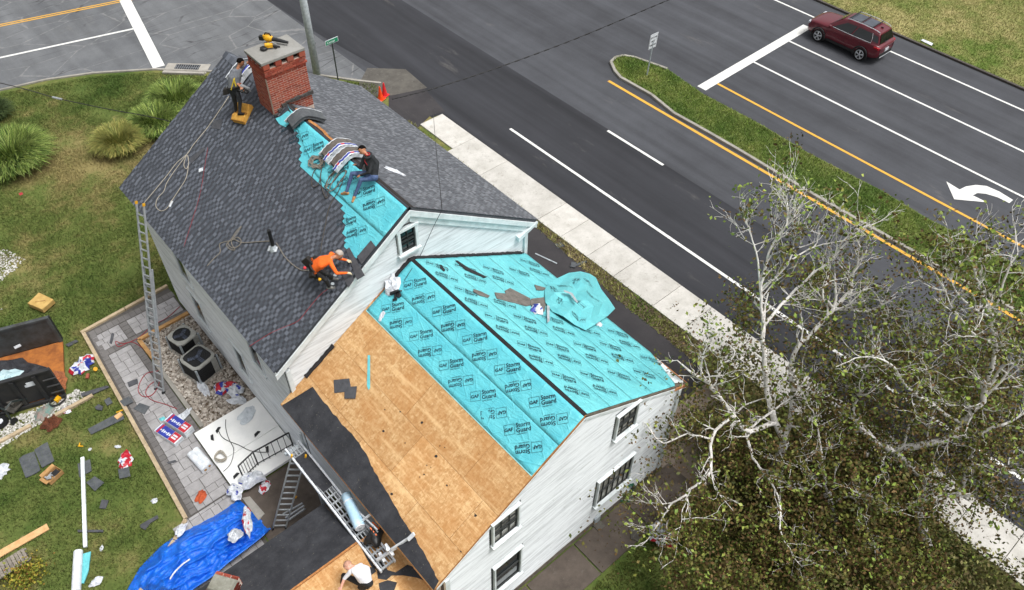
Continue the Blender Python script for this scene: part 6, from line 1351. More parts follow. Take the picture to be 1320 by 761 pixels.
# ================================================================ people
def cloth(name, a, b_, r=.85): return mat(name, a, b_, 9, r, .35, 14, bd=.012, world=True)
SKIN = mat('skin', '#b07a5a', '#a06c4e', 20, .55, .05); SKINP = mat('pale_skin', '#d3a08c', '#c48f7a', 20, .55, .05); HAIR = mat('black_hair', '#0c0a0a', '#141110', 40, .95, .3, 80, spec=.08)
def P(px, py, z): return at(px, py, z)
def person(label, J, mats, extra=(), voxel=.0105, fingers=None, gl=None):
    """J: joint name -> Vector. One skin grown round the skeleton; clothes take their regions from the nearest bone."""
    root = J['pelvis']; t = thing('person', label, 'person', (root.x, root.y, min(J['ankL'].z, J['ankR'].z)))
    B = []   # p0, p1, r0, r1, region
    def bone(a, b_, r0, r1, reg): B.append((Vector(a), Vector(b_), r0, r1, reg))
    pel, che, nec, hd = J['pelvis'], J['chest'], J['neck'], J['head']
    side = (J['shR']-J['shL']).normalized(); hips = (J['hipR']-J['hipL']).normalized()
    for s in (-1, -.33, .33, 1):
        bone(pel+hips*.075*s, che+side*.1*s+(nec-che)*-.1, .105, .105, 'shirt')
        bone(che+side*.1*s, nec+side*.085*s-(nec-che)*.35, .1, .075, 'shirt')
    bone(pel-hips*.09, pel+hips*.09, .115, .115, 'pants'); bone(nec-(nec-che)*.25, hd-(hd-nec)*.35, .056, .052, 'skin')
    for s in 'LR':
        bone(nec-(nec-che)*.2, J['sh'+s], .06, .062, 'shirt')
        bone(J['sh'+s], J['el'+s], .062, .046, 'sleeve'); bone(J['el'+s], J['wr'+s], .044, .03, 'forearm')
        bone(J['hip'+s], J['kn'+s], .092, .064, 'pants'); bone(J['kn'+s], J['ank'+s], .062, .043, 'pants')
        toe = J['toe'+s]; a = J['ank'+s]; heel = a-(toe-a).normalized()*.05; heel.z = min(a.z, heel.z)-.03
        bone(a, heel, .045, .04, 'boot'); bone(heel, toe, .043, .036, 'boot'); bone(a, (a+toe)/2, .045, .04, 'boot')
        # hand: palm and five bent fingers
        w_ = J['wr'+s]; d = (w_-J['el'+s]).normalized() if 'hd'+s not in J else (J['hd'+s]-w_).normalized()
        lat = d.cross(Vector((0, 0, 1))); lat = lat.normalized() if lat.length > .1 else Vector((1, 0, 0)); dn = lat.cross(d)*(-1)
        if dn.z > 0: dn = -dn
        reg = 'hand'; pc = w_+d*.045
        for k in (-1, 0, 1): bone(w_+lat*.012*k, w_+d*.085+lat*.026*k, .019, .016, reg)
        for k, ln in enumerate((.068, .078, .072, .058)):
            o = w_+d*.09+lat*(.033-.022*k); m1 = o+d*ln*.5+dn*ln*.12; m2 = m1+d*ln*.32+dn*ln*.3; m3 = m2+d*ln*.12+dn*ln*.28
            bone(o, m1, .0105, .0098, reg); bone(m1, m2, .0098, .009, reg); bone(m2, m3, .009, .008, reg)
        o = w_+d*.03+lat*.024*(1 if s == 'L' else -1); m1 = o+d*.03+lat*.03*(1 if s == 'L' else -1)+dn*.01; bone(o, m1, .013, .0115, reg); bone(m1, m1+d*.032+lat*.006, .0115, .0095, reg)
    # head: skull, jaw, nose, ears, brow
    f = J['face'].normalized(); up = (hd-nec).normalized(); f = (f-up*f.dot(up)*.75).normalized(); r = f.cross(up).normalized(); up2 = r.cross(f)
    HB = [(hd+up2*.02-f*.015, .098), (hd-up2*.015+f*.02, .085), (hd-up2*.065+f*.035, .058), (hd+up2*.03+f*.02, .086)]
    for c, rr in HB: B.append((c, c+Vector((0, 0, .0005)), rr, rr, 'skin'))
    bone(hd+f*.1-up2*.0, hd+f*.118-up2*.03, .009, .014, 'skin'); bone(hd+f*.075-up2*.06+r*.02, hd+f*.075-up2*.06-r*.02, .02, .02, 'skin')
    for s in (-1, 1): bone(hd+r*s*.083-f*.005+up2*.015, hd+r*s*.085-f*.008-up2*.028, .013, .011, 'skin'); bone(hd+f*.088+up2*.028+r*s*.015, hd+f*.078+up2*.03+r*s*.05, .012, .01, 'skin')
    mb = MB()
    def zrot(p0, p1):
        d = p1-p0; return (d.to_track_quat('Z', 'Y').to_matrix().to_4x4() if d.length > 1e-6 else Matrix.Identity(4)), d.length
    for p0, p1, r0, r1, reg in B:
        R_, L = zrot(p0, p1); n = 12; prof = []
        for i in range(1, 5): a = -PI/2+PI/2*i/4.001; prof.append((r0*math.cos(a), r0*math.sin(a)))
        for i in range(0, 4): a = PI/2*i/4; prof.append((r1*math.cos(a), L+r1*math.sin(a)))
        mb.lathe(prof, n, Matrix.Translation(p0) @ R_)
    o = mb.build('body', mats['skin'], t, world=True)
    m_ = o.modifiers.new('r', 'REMESH'); m_.mode = 'VOXEL'; m_.voxel_size = voxel; m_.use_smooth_shade = True
    sm = o.modifiers.new('s', 'SMOOTH'); sm.factor = .5; sm.iterations = 2
    dg = bpy.context.evaluated_depsgraph_get(); dg.update(); me = bpy.data.meshes.new_from_object(o.evaluated_get(dg)); o.modifiers.clear(); me.name = 'body'; o.data = me
    regs = ['skin', 'shirt', 'sleeve', 'forearm', 'pants', 'boot', 'hand']; me.materials.clear()
    for k in regs: me.materials.append(mats.get(k, mats['skin']))
    co = np.zeros(len(me.polygons)*3); me.polygons.foreach_get('center', co); co = co.reshape(-1, 3)+0.0
    mw = np.array(PM[o.name])  # object space == world here
    co = co @ mw[:3, :3].T + mw[:3, 3]
    best = np.full(len(co), 1e9); idx = np.zeros(len(co), int)
    for p0, p1, r0, r1, reg in B:
        a = np.array(p0); d = np.array(p1)-a; tt = np.clip(((co-a) @ d)/max(1e-9, d @ d), 0, 1); q_ = a+tt[:, None]*d; ds = np.linalg.norm(co-q_, axis=1)-(r0+(r1-r0)*tt)
        k = ds < best-(.004 if reg in ('skin',) else 0); best[k] = ds[k]; idx[k] = regs.index(reg)
    me.polygons.foreach_set('material_index', idx.astype(np.int32)); me.update()
    # cloth folds in the surface
    for s in (-1, 1):
        b = MB(); b.ball(hd+f*.094+up2*.006+r*s*.032, .011, 8, 6); b.build('eye', HAIR, t, world=True, smooth=True)
    b = MB(); b.tube([hd+f*.098-up2*.055+r*.022, hd+f*.106-up2*.056, hd+f*.098-up2*.055-r*.022], .005, 6); b.build('mouth', mat('lips', '#8a4f45', bump=0) if 'lips' not in bpy.data.materials else bpy.data.materials['lips'], t, world=True)
    Fm = Matrix((r, f, up2)).transposed().to_4x4(); Fm.translation = hd
    return t, Fm
def haircap(t, Fm, m_, name='hair', low=-.03, r=.106, front=.02, brim=False):
    b = MB(); nu, nv = 20, 9
    def fn(u, v):
        a = 2*PI*u; lim = low-.03*max(0, -math.sin(a)) if math.sin(a) < .2 else front+.03
        th = v*math.acos(max(-1, min(1, lim/r))); k = 1+(.03*math.sin(a*9+v*7)+.02*math.sin(a*23) if not brim else 0)
        return Fm @ Vector((r*math.sin(th)*math.cos(a)*.92*k, -.008+r*1.04*math.sin(th)*math.sin(a)*k, .018+r*math.cos(th)*k))
    b.grid(fn, nu, nv); o = b.build(name, m_, t, world=True, smooth=True, solid=.012)
    if brim:
        b = MB(); b.grid(lambda u, v: Fm @ Vector(((u-.5)*.16, .085+v*.075*(1-(2*u-1)**2*.6), .05-.03*v-.03*(2*u-1)**2)), 8, 4); b.build('cap_peak', m_, t, world=True, smooth=True, solid=.006)
def belt(t, J, col_, pouches):
    pel = J['pelvis']; up = (J['chest']-pel).normalized(); s = (J['hipR']-J['hipL']).normalized(); f = up.cross(s).normalized(); c = pel+up*.07
    b = MB(); b.tube([c+s*.2*math.cos(a)+f*.145*math.sin(a) for a in [i*2*PI/20 for i in range(21)]], .028, 6); b.build('tool_belt', M_LEATH, t, world=True)
    for k, (ang, sz, dz) in enumerate(pouches):
        q_ = c+s*.23*math.cos(ang)+f*.18*math.sin(ang)-up*dz; M = Matrix((s, f, up)).transposed().to_4x4(); M.translation = q_
        b = MB(); b.box((0, 0, 0), (sz, sz*.62, sz*1.1), M @ Matrix.Rotation(ang, 4, 'Z'), taper=1.15); b.build('pouch', M_LEATH, t, world=True, bevel=.02)
        b = MB(); [b.beam(q_+s*.02*i+up*sz*.4, q_+s*.02*i+up*(sz*.4+.1)+f*.01*i, .018, .02) for i in (-1, 1)]; b.build('hand_tool', M_ORP if k % 2 else M_ALU, t, world=True)
M_LEATH = mat('worn_black_leather', '#211d1a', '#15120f', 12, .7, .4, 40)
V = Vector
# worker standing at the chimney
J = dict(ankL=P(304.5, 146, 8.38), ankR=P(309, 146.5, 8.55), toeL=P(309, 149, 8.40), toeR=P(314, 147, 8.58), knL=P(303, 131, 8.8), knR=P(309.5, 130, 8.92),
    hipL=P(299.5, 117.5, 9.22), hipR=P(304.5, 116, 9.24), pelvis=P(301.5, 114, 9.3), chest=P(303, 98, 9.68), neck=P(307, 88.5, 9.88), head=P(310, 80.5, 10.04),
    shL=P(300.5, 91.5, 9.8), shR=P(311, 89, 9.82), elL=P(302.5, 104.5, 9.52), wrL=P(310, 112.0, 9.42), elR=P(318, 81.5, 9.86), wrR=P(327, 79, 9.95), face=V((.75, -.45, -.45)))
t, Fm = person('worker in grey t-shirt and black trousers standing with one hand on the brick chimney', J, dict(skin=SKIN, shirt=cloth('grey_tshirt', '#777a80', '#62656b'), sleeve=bpy.data.materials['grey_tshirt'] if 'grey_tshirt' in bpy.data.materials else SKIN, forearm=SKIN, hand=SKIN, pants=cloth('black_work_trousers', '#1d1f22', '#2a2c2e'), boot=cloth('black_boot', '#17171a', '#0e0e10')))
haircap(t, Fm, HAIR); belt(t, J, None, ((PI*.95, .2, .1), (-.6, .15, .08), (PI*.6, .15, .1)))
M_HV = mat('yellow_harness', '#c9b02a', '#a8922a', 9, .7, .2)
for a, c in ((J['shL']+V((-.02, -.07, .06)), J['pelvis']+V((.03, -.14, .06))), (J['shR']+V((-.1, .0, .05)), J['pelvis']+V((-.14, -.1, .05)))):
    b = MB(); b.beam(a, (a+c)/2+V((-.05, -.05, 0)), .045, .012); b.beam((a+c)/2+V((-.05, -.05, 0)), c, .045, .012); b.build('harness_strap', M_HV, t, world=True)
t3 = gun('nail_gun', 'silver and black nail gun held in the left hand of the worker at the chimney', 'nail gun', Matrix.Translation(J['wrL']+V((.09, -.05, -.1))) @ Matrix.Rotation(-.8, 4, 'Z') @ Matrix.Rotation(.5, 4, 'Y'), M_ALU)
# worker seated on the ridge
J = dict(ankL=P(446.5, 248, 8.60), ankR=P(457, 253, 8.62), toeL=P(440.5, 250, 8.50), toeR=P(454.5, 260, 8.52), knL=P(454, 224, 9.08), knR=P(465.5, 232, 9.1),
    hipL=P(475, 224, 9.16), hipR=P(481, 229.5, 9.14), pelvis=P(480, 226, 9.17), chest=P(479, 210, 9.5), neck=P(474, 200.5, 9.74), head=P(467, 193.5, 9.83),
    shL=P(469.5, 204, 9.64), shR=P(481, 203, 9.64), elL=P(464.5, 217, 9.36), wrL=P(459, 213.5, 9.32), elR=P(476, 222.5, 9.36), wrR=P(465, 226, 9.22), face=V((-.9, -.1, -.6)))
t, Fm = person('worker in black hoodie and blue jeans sitting on the open ridge facing the bundles', J, dict(skin=SKIN, shirt=cloth('black_hoodie', '#17191c', '#23272a'), sleeve=bpy.data.materials.get('black_hoodie') or SKIN, forearm=bpy.data.materials.get('black_hoodie') or SKIN, hand=SKIN, pants=cloth('blue_denim', '#34476e', '#56678a'), boot=cloth('tan_boot', '#b08355', '#946a42')))
haircap(t, Fm, HAIR); up = (J['head']-J['neck']).normalized()
b = MB(); b.tube([J['neck']+V((.1*math.cos(a), .1*math.sin(a), .0+.03*math.cos(a))) for a in [i*2*PI/14 for i in range(15)]], .034, 8); b.build('hood', bpy.data.materials['black_hoodie'], t, world=True, smooth=True)
b = MB(); b.tube([J['neck']+V((.055*math.cos(a), .06*math.sin(a), .045)) for a in [i*2*PI/14 for i in range(15)]], .016, 6); b.tube([J['neck']+V((-.09, -.03, .0)), J['neck']+V((-.13, -.02, -.12)), J['chest']+V((-.13, -.03, -.05))], .014, 6); b.build('red_collar', mat('red_cloth', '#a5242c', '#821b22', 9, .9, .2), t, world=True)
# worker in orange, crouching at the lower rake
J = dict(ankL=P(428, 359, 7.62), ankR=P(424.5, 370, 7.50), toeL=P(435, 360, 7.60), toeR=P(431, 371, 7.47), knL=P(421.5, 353, 7.95), knR=P(420, 361, 7.86),
    hipL=P(404, 343, 7.72), hipR=P(406, 350, 7.68), pelvis=P(403.5, 345.5, 7.8), chest=P(415.5, 338, 8.05), neck=P(427.5, 333.5, 8.14), head=P(436.5, 328.5, 8.16),
    shL=P(427, 327.5, 8.12), shR=P(427.5, 342, 8.1), elL=P(438, 333.5, 7.95), wrL=P(446.5, 335.5, 7.93), elR=P(434, 352.5, 7.95), wrR=P(447, 352, 7.85), face=V((.55, -.35, -.75)))
J['hdL'] = J['wrL']+V((.05, -.03, -.03)); J['hdR'] = J['wrR']+V((.06, -.02, -.03))
t, Fm = person('worker in bright orange shirt and pale cap crouching to lay shingles at the rake', J, dict(skin=SKIN, shirt=cloth('orange_shirt', '#f06a1c', '#dd5c16'), sleeve=bpy.data.materials.get('orange_shirt') or SKIN, forearm=bpy.data.materials.get('orange_shirt') or SKIN, hand=mat('pale_glove', '#cfc4a8', '#b8ab8c', 9, .9, .3), pants=cloth('black_trousers', '#141416', '#1f2022'), boot=cloth('grey_shoe', '#2a2a2c', '#8c8c88')))
haircap(t, Fm, mat('pale_cap', '#b5aaa0', '#978b82', 20, .9, .4, 60), 'cap', r=.112, brim=True)
belt(t, J, None, ((PI*.9, .22, .02), (PI*1.25, .24, .06), (PI*.15, .2, .1), (-.3, .17, .12)))
b = MB(); b.ball(J['pelvis']+V((-.2, .06, .08)), .045, 8, 6); b.build('red_tool', mat('red_tool_plastic', '#d8323a', bump=0), t, world=True)
b = MB(); b.ball(J['knR']+V((-.12, .1, .02)), .045, 8, 6); b.build('tape_case', M_YEL, t, world=True)
for k in (J['ankL'], J['ankR']): b = MB(); b.lathe([(.05, 0), (.05, .02)], 12, Matrix.Translation(k+V((.1, -.02, .06)))); b.build('shoe_sole', M_ALUD, t, world=True)
# worker in white on the low wing, seen from above
J = dict(ankL=P(452, 764, 3.2), ankR=P(478, 771, 3.2), toeL=P(446, 764, 3.15), toeR=P(472, 775, 3.15), knL=P(447, 747, 3.62), knR=P(464, 757, 3.62),
    hipL=P(466, 752, 3.9), hipR=P(473, 755, 3.9), pelvis=P(471, 750, 4.02), chest=P(466, 737, 4.3), neck=P(457, 731, 4.38), head=P(449, 729.5, 4.36),
    shL=P(452, 737, 4.3), shR=P(465, 729, 4.32), elL=P(444, 746, 4.1), wrL=P(440, 756, 4.0), elR=P(470, 735, 4.1), wrR=P(472, 745, 3.9), face=V((-.8, -.1, -.75)))
J['knL'] = P(443, 742, 3.75); J['ankL'] = P(440, 757, 3.25); J['toeL'] = P(434, 757, 3.2)
t, Fm = person('worker in white shirt and black trousers bending over on the lower sheathing at the bottom', J, dict(skin=SKINP, shirt=cloth('white_shirt', '#dfe0e4', '#cfd0d8'), sleeve=bpy.data.materials.get('white_shirt') or SKIN, forearm=SKINP, hand=SKINP, pants=bpy.data.materials['black_trousers'], boot=bpy.data.materials['black_boot']))
haircap(t, Fm, mat('fair_hair', '#b98d78', '#a57a66', 20, .8, .3), r=.103)

# ================================================================ car
q = N('dark_red_paint'); q.col(q.mix(.3, lin('#55081a'), lin('#640c1e'))); q.b.inputs['Coat Weight'].default_value = .6; q.b.inputs['Coat Roughness'].default_value = .06; q.bump(q.noise(q.obj, 3, 2), .02, .01); M_CAR = q.set(.3, .1)
M_CGL = mat('car_glass', '#14181b', '#0d1012', 2, .06, 0, spec=.8); M_CHR = mat('chrome', '#c9ccd0', '#b3b6ba', 4, .2, 0, metal=.2); M_CLAD = mat('black_cladding', '#1b1b1c', '#141415', 20, .7, .1); M_TYRE = mat('tyre_rubber', '#161616', '#101010', 20, .85, .2); M_TAIL = mat('tail_lamp', '#8c0f18', '#a31420', 8, .15, 0); M_LAMP = mat('head_lamp', '#c8ccd2', '#9a9ea6', 8, .1, 0)
car = thing('parked_car', 'dark red crossover car with silver roof rails stopped at the white stop line', 'car', (41.35, 18.35, .016))
car['label'] = 'dark red crossover car with silver roof rails waiting at the white stop line'; car.name = 'car'; car.matrix_basis = PM['car'] = Matrix.Translation((41.35, 18.35, .016)) @ Matrix.Diagonal((1, .975, 1.05, 1))
ST = [ # y, z bottom, z belt(shoulder), half width, crown z
 (2.33, .38, .72, .55, .74), (2.26, .30, .84, .74, .86), (2.05, .24, .93, .86, .97), (1.75, .22, .98, .90, 1.03), (1.36, .22, 1.01, .92, 1.07), (1.0, .22, 1.03, .92, 1.12), (.7, .22, 1.04, .92, 1.1), (0, .22, 1.05, .92, 1.08), (-.7, .22, 1.07, .92, 1.1), (-1.36, .23, 1.09, .92, 1.12), (-1.85, .26, 1.11, .9, 1.14), (-2.12, .3, 1.1, .87, 1.13), (-2.27, .36, 1.02, .8, 1.04), (-2.32, .42, .92, .7, .93)]
def sec(y, zb, zs, hw, zc):
    p = [(0, zb), (hw*.86, zb), (hw*.97, zb+.1), (hw, zb+.28), (hw*.985, (zb+zs)/2+.12), (hw*.965, zs-.06), (hw*.93, zs), (hw*.7, zc-.015), (hw*.35, zc), (0, zc+.004)]
    return [(x, y, z) for x, z in p]+[(-x, y, z) for x, z in p[-2:0:-1]]
b = MB(); n = 18
for s in ST: b.v += sec(*s)
for i in range(len(ST)-1):
    for k in range(n): a, c = i*n+k, i*n+(k+1) % n; b.f.append((a, c, c+n, a+n)); b.mi.append(1 if k in (0, 1, 16, 17) else 0)
b.f += [tuple(range(n)), tuple(reversed(range((len(ST)-1)*n, len(ST)*n)))]; b.mi += [0, 0]
o = b.build('body', [M_CAR, M_CLAD], car, smooth=True); s_ = o.modifiers.new('sub', 'SUBSURF'); s_.levels = s_.render_levels = 2
# greenhouse
BT = {'f': (1.02, .80, 1.06), 'r': (-2.16, .78, 1.1)}
TOPS = [(.32, .56, 1.585), (-.1, .6, 1.65), (-.9, .61, 1.675), (-1.6, .59, 1.645), (-1.95, .56, 1.6)]; BOT = [(1.02, .80, 1.05), (.35, .845, 1.05), (-.75, .86, 1.07), (-1.75, .84, 1.09), (-2.16, .76, 1.09)]
b = MB()
for i in range(5):
    yb, wb, zb = BOT[i]; yt, wt, zt = TOPS[i]; b.v += [(wb, yb, zb), (wt+.03, yt, zt-.05), (wt-.05, yt, zt), (wt*.5, yt, zt+.02), (-wt*.5, yt, zt+.02), (-wt+.05, yt, zt), (-wt-.03, yt, zt-.05), (-wb, yb, zb)]
for i in range(4):
    for k in range(7): a = i*8+k; b.f.append((a, a+8, a+9, a+1)); b.mi.append(0)
b.f += [tuple(range(8)), tuple(reversed(range(32, 40)))]; b.mi += [0, 0]
o = b.build('cabin', M_CAR, car, smooth=False, bevel=.02)
def lerp(a, c, t): return tuple(a[i]*(1-t)+c[i]*t for i in range(3))
def side_pt(u, v, s, off=.026):   # u 0..4 along stations, v 0..1 up
    i = min(3, int(u)); f = u-i; bo = [BOT[i][k]*(1-f)+BOT[i+1][k]*f for k in range(3)]; to = [TOPS[i][k]*(1-f)+TOPS[i+1][k]*f for k in range(3)]; to[2] -= .05; to[1] += .03
    y = bo[0]*(1-v)+to[0]*v; x = bo[1]*(1-v)+to[1]*v+off; z = bo[2]*(1-v)+to[2]*v; return V((s*x, y, z))
for s in (-1, 1):
    for u0, u1 in ((.3, 1.72), (1.8, 2.95)):
        b = MB(); pts = [side_pt(u0+(.1 if u0 < 1 else 0), .1, s), side_pt(u1, .1, s), side_pt(u1-.02, .88, s), side_pt(u0+(.62 if u0 < 1 else .02), .88, s)]; b.solid(pts, .01, (s, 0, .3)); b.build('side_window', M_CGL, car)
    b = MB(); pts = [side_pt(3.05, .3, s), side_pt(3.9, .22, s), side_pt(3.85, .8, s), side_pt(3.1, .86, s)]; b.solid(pts, .01, (s, 0, .3)); b.build('rear_side_window', M_CGL, car)
    b = MB(); b.tube([side_pt(.4, .06, s, .02), side_pt(1.75, .06, s, .035), side_pt(2.98, .06, s, .035), side_pt(3.02, .5, s, .035), side_pt(2.96, .92, s, .035)], .012, 5); b.build('chrome_trim', M_CHR, car)
    b = MB(); b.tube([(s*.56, .1, 1.69), (s*.585, -.2, 1.725), (s*.59, -1.0, 1.74), (s*.57, -1.7, 1.7), (s*.55, -1.9, 1.64)], .022, 6); b.build('roof_rail', M_CHR, car)
    b = MB(); b.box((s*1.0, .78, 1.13), (.16, .13, .13)); b.box((s*.9, .8, 1.09), (.12, .05, .04)); b.build('mirror', M_CAR, car, bevel=.02)
    for y in (.75, -.25): b = MB(); b.box((s*.915, y-.35, .92), (.03, .16, .025)); b.build('door_handle', M_CAR, car, bevel=.006)
    b = MB()
    for y in (.95, -.22, -1.15): b.box((s*.918, y, .66), (.008, .01, .66))
    b.build('door_seam', M_BLK, car); b = MB(); b.box((s*.925, -.1, .36), (.02, 1.9, .12)); b.box((s*.93, -.1, .43), (.012, 1.7, .015)); b.build('sill_trim', M_CLAD, car)
    for y in (1.37, -1.36):
        w_ = link(None, 'wheel', car, Matrix.Translation((s*.8, y, .35)))
        R = Matrix.Rotation(PI/2*s, 4, 'Y'); b = MB(); b.lathe([(.2, -.11), (.33, -.12), (.36, -.06), (.36, .08), (.33, .13), (.24, .135)], 24, R); b.build('tyre', M_TYRE, w_, smooth=True)
        b = MB(); b.lathe([(.05, .13), (.24, .12), (.25, .08)], 20, R); b.build('rim_well', M_BLK, w_); b = MB(); b.lathe([(.055, .12), (.05, .155)], 12, R)
        for k in range(5):
            for d_ in (-.12, .12): a = k*2*PI/5+d_; b.add([(.045*math.cos(a-.3), .045*math.sin(a-.3), .15), (.045*math.cos(a+.3), .045*math.sin(a+.3), .15), (.235*math.cos(a+.1), .235*math.sin(a+.1), .14), (.235*math.cos(a-.1), .235*math.sin(a-.1), .14)], [(0, 1, 2, 3)], 0, R)
        b.tube([R @ V((.24*math.cos(i*PI/10), .24*math.sin(i*PI/10), .135)) for i in range(21)], .013, 5); b.build('rim', M_CHR, w_, solid=.006)
        b = MB(); b.tube([(s*.135, .43*math.cos(a), .43*math.sin(a)) for a in [i*PI/12 for i in range(-1, 14)]], .045, 6); b.build('arch_cladding', M_CLAD, w_)
def quad_part(name, pts, m_, nrm, th=.012): b = MB(); b.solid(pts, th, nrm); return b.build(name, m_, car)
quad_part('windscreen', [(-.72, .98, 1.1), (.72, .98, 1.1), (.54, .4, 1.57), (-.54, .4, 1.57)], M_CGL, (0, .6, .8)); 
bpy.data.objects[-1] if False else None
quad_part('rear_window', [(-.66, -2.17, 1.14), (.66, -2.17, 1.14), (.52, -2.0, 1.55), (-.52, -2.0, 1.55)], M_CGL, (0, -1, .35), .02)
for x0, x1, y0, y1, z in ((-.42, .42, .05, -.62, 1.7), (-.42, .42, -.7, -1.35, 1.71)): quad_part('glass_roof_panel', [(x0, y0, z-.015), (x1, y0, z-.015), (x1, y1, z), (x0, y1, z)], mat('tinted_roof_glass', '#4a5058', '#3b4048', 2, .12, 0) if 'tinted_roof_glass' not in bpy.data.materials else bpy.data.materials['tinted_roof_glass'], (0, 0, 1))
b = MB(); [b.box((0, y, 1.745), (1.16, .05, .025)) for y in (.02, -.66, -1.38)]; b.build('cross_bar', M_BLK, car)
b = MB(); b.prism([(-.03, 0), (.03, 0), (.005, -.14), (-.005, -.14)], 0, .05, M=Matrix.Translation((0, -1.62, 1.66))); b.build('antenna_fin', M_BLK, car)
for s in (-1, 1):
    b = MB(); b.box((s*.68, -2.2, .95), (.34, .14, .12)); b.box((s*.83, -2.08, .97), (.12, .25, .11)); b.build('tail_light', M_TAIL, car, bevel=.02); b = MB(); b.box((s*.66, -2.275, .95), (.12, .02, .05)); b.build('reversing_light', M_WHT, car)
    b = MB(); b.box((s*.72, 2.18, .82), (.26, .12, .1)); b.build('headlight', M_LAMP, car, bevel=.02)
b = MB(); b.box((0, -2.34, .74), (.36, .02, .17)); b.build('licence_plate', M_WHT, car); b = MB(); b.box((0, -2.34, .42), (1.1, .04, .05)); b.build('bumper_trim', M_CHR, car, bevel=.01)
b = MB(); b.box((0, -2.32, .52), (1.3, .06, .22)); b.build('rear_bumper', M_CLAD, car, bevel=.03); b = MB(); b.box((0, 2.3, .6), (1.0, .06, .26)); b.build('grille', M_CLAD, car, bevel=.02)
b = MB(); b.beam((.1, -2.21, 1.17), (-.25, -2.2, 1.2), .03, .02); b.build('rear_wiper', M_BLK, car)
# ================================================================ ornamental grasses
def leafmat(name, cols, rough=.7, trans=.0):
    q = N(name); c = q.ramp(q.rand(), [(i/(len(cols)-1), lin(k)) for i, k in enumerate(cols)]); q.col(c); q.b.inputs['Subsurface Weight'].default_value = 0
    return q.set(rough, 0, .3)
def tuft(label, px, py, R, H, n, cols, seed, group='clumps of ornamental grass on the lawn'):
    base = at(px, py, 0); t = thing('ornamental_grass', label, 'ornamental grass', base, 0, group); g = np.random.default_rng(seed)
    K = 6; V_ = np.zeros((n, K, 2, 3)); a = g.uniform(0, 2*PI, n); r0 = R*.42*np.sqrt(g.uniform(0, 1, n)); L = H*g.uniform(.7, 1.25, n); lean = g.uniform(.1, .8, n)**.8*R
    wd = g.uniform(.014, .032, n)
    for k in range(K):
        s = k/(K-1); rad = r0*1.6+lean*s**1.5; z = L*(s*1.3-.75*s**2.2*(.4+lean/R*.9)); a = a+g.normal(0, .05, n); w_ = wd*(1-s*.8)
        cx = rad*np.cos(a); cy = rad*np.sin(a); V_[:, k, 0] = np.stack([cx-np.sin(a)*w_, cy+np.cos(a)*w_, np.maximum(z, .02)], 1); V_[:, k, 1] = np.stack([cx+np.sin(a)*w_, cy-np.cos(a)*w_, np.maximum(z, .02)], 1)
    F = np.array([(2*k, 2*k+1, 2*k+3, 2*k+2) for k in range(K-1)])[None]+(np.arange(n)*K*2)[:, None, None]
    me = np_mesh('foliage', V_.reshape(-1, 3), F.reshape(-1, 4), leafmat('grass_leaf_%d' % seed, cols), 4); o = link(me, 'foliage', t)
    m2 = MB(); m2.ball((0, 0, .05), (R*.32, R*.32, .22), 10, 6); m2.build('root_clump', M_SOIL, t)
BR1 = ('#1f3012', '#4a6426', '#8aa24c', '#2c4018', '#a9b766', '#3f5a1f', '#7e8a3c'); BR2 = ('#4c5626', '#7c8440', '#a89c58', '#5c6630', '#94924c')
tuft('large bright green ornamental grass clump at the left edge of the lawn', 20, 212, 1.45, 1.45, 6000, BR1, 1)
tuft('large green ornamental grass against the far rake of the roof, lower half', 205, 168, 1.05, 1.25, 4200, BR1, 2)
tuft('large green ornamental grass against the far rake of the roof, upper half', 230, 140, 1.15, 1.35, 4600, BR1, 3)
tuft('smaller yellowish ornamental grass clump left of the pair at the rake', 157, 192, 1.0, 1.15, 3600, BR2, 4)
tuft('dark clump cut by the left edge of the lawn above the bright grass', -6, 152, .8, .9, 1500, ('#26361a', '#3b4a26', '#4b5a30'), 5)
# ================================================================ leaves and limbs
def leaves(name, C, size, m_, parent=None, M_=None):
    """C (n,3) leaf centres -> folded leaf quads in one mesh"""
    n = len(C); g = rng; s = g.uniform(.6, 1.25, n)[:, None]*size
    d = g.normal(0, 1, (n, 3)); d /= np.linalg.norm(d, axis=1)[:, None]; e = np.cross(d, g.normal(0, 1, (n, 3))); e /= np.linalg.norm(e, axis=1)[:, None]; nn = np.cross(d, e)
    V_ = np.stack([C-d*s*.6, C+e*s*.42+nn*s*.12, C+d*s*.7, C-e*s*.42+nn*s*.12], 1)
    F = np.array([(0, 1, 2), (0, 2, 3)])[None]+(np.arange(n)*4)[:, None, None]
    me = np_mesh(name, V_.reshape(-1, 3), F.reshape(-1, 3), m_, 3)
    o = link(me, name, parent, None, world=parent is not None); return o
def bark():
    q = N('pale_bark'); p = q.pos; c = q.mix(q.ramp(q.noise(p, 6, 5, .7), [(.42, 0.0), (.6, .8)]), lin('#e6e3de'), lin('#c2bdb6'))
    c = q.mix(q.ramp(q.noise(q.map(p, (1, 1, .4)), 14, 4, .8), [(.58, 0.0), (.66, .7)]), c, lin('#6b6359')); q.col(c); q.bump(q.noise(p, 20, 4), .5, .02); return q.set(.85, 0, .25)
M_BARK = bark()
LF1 = leafmat('canopy_leaf', ('#343d1b', '#535826', '#574425', '#64672b', '#43351c', '#414b20', '#717632', '#594226', '#383d1c', '#7f8336'))
LF2 = leafmat('fresh_leaf', ('#6a8136', '#86993f', '#5c7436', '#969f4c', '#55692f'))
LF3 = leafmat('brown_leaf', ('#4c3a24', '#664d30', '#524427', '#775f38', '#42341f', '#6b6838'))
LF4 = leafmat('undergrowth_leaf', ('#4e552a', '#696d37', '#5e5336', '#81834a', '#6e5e40', '#485230', '#8d8a50'))
tr = random.Random(3)
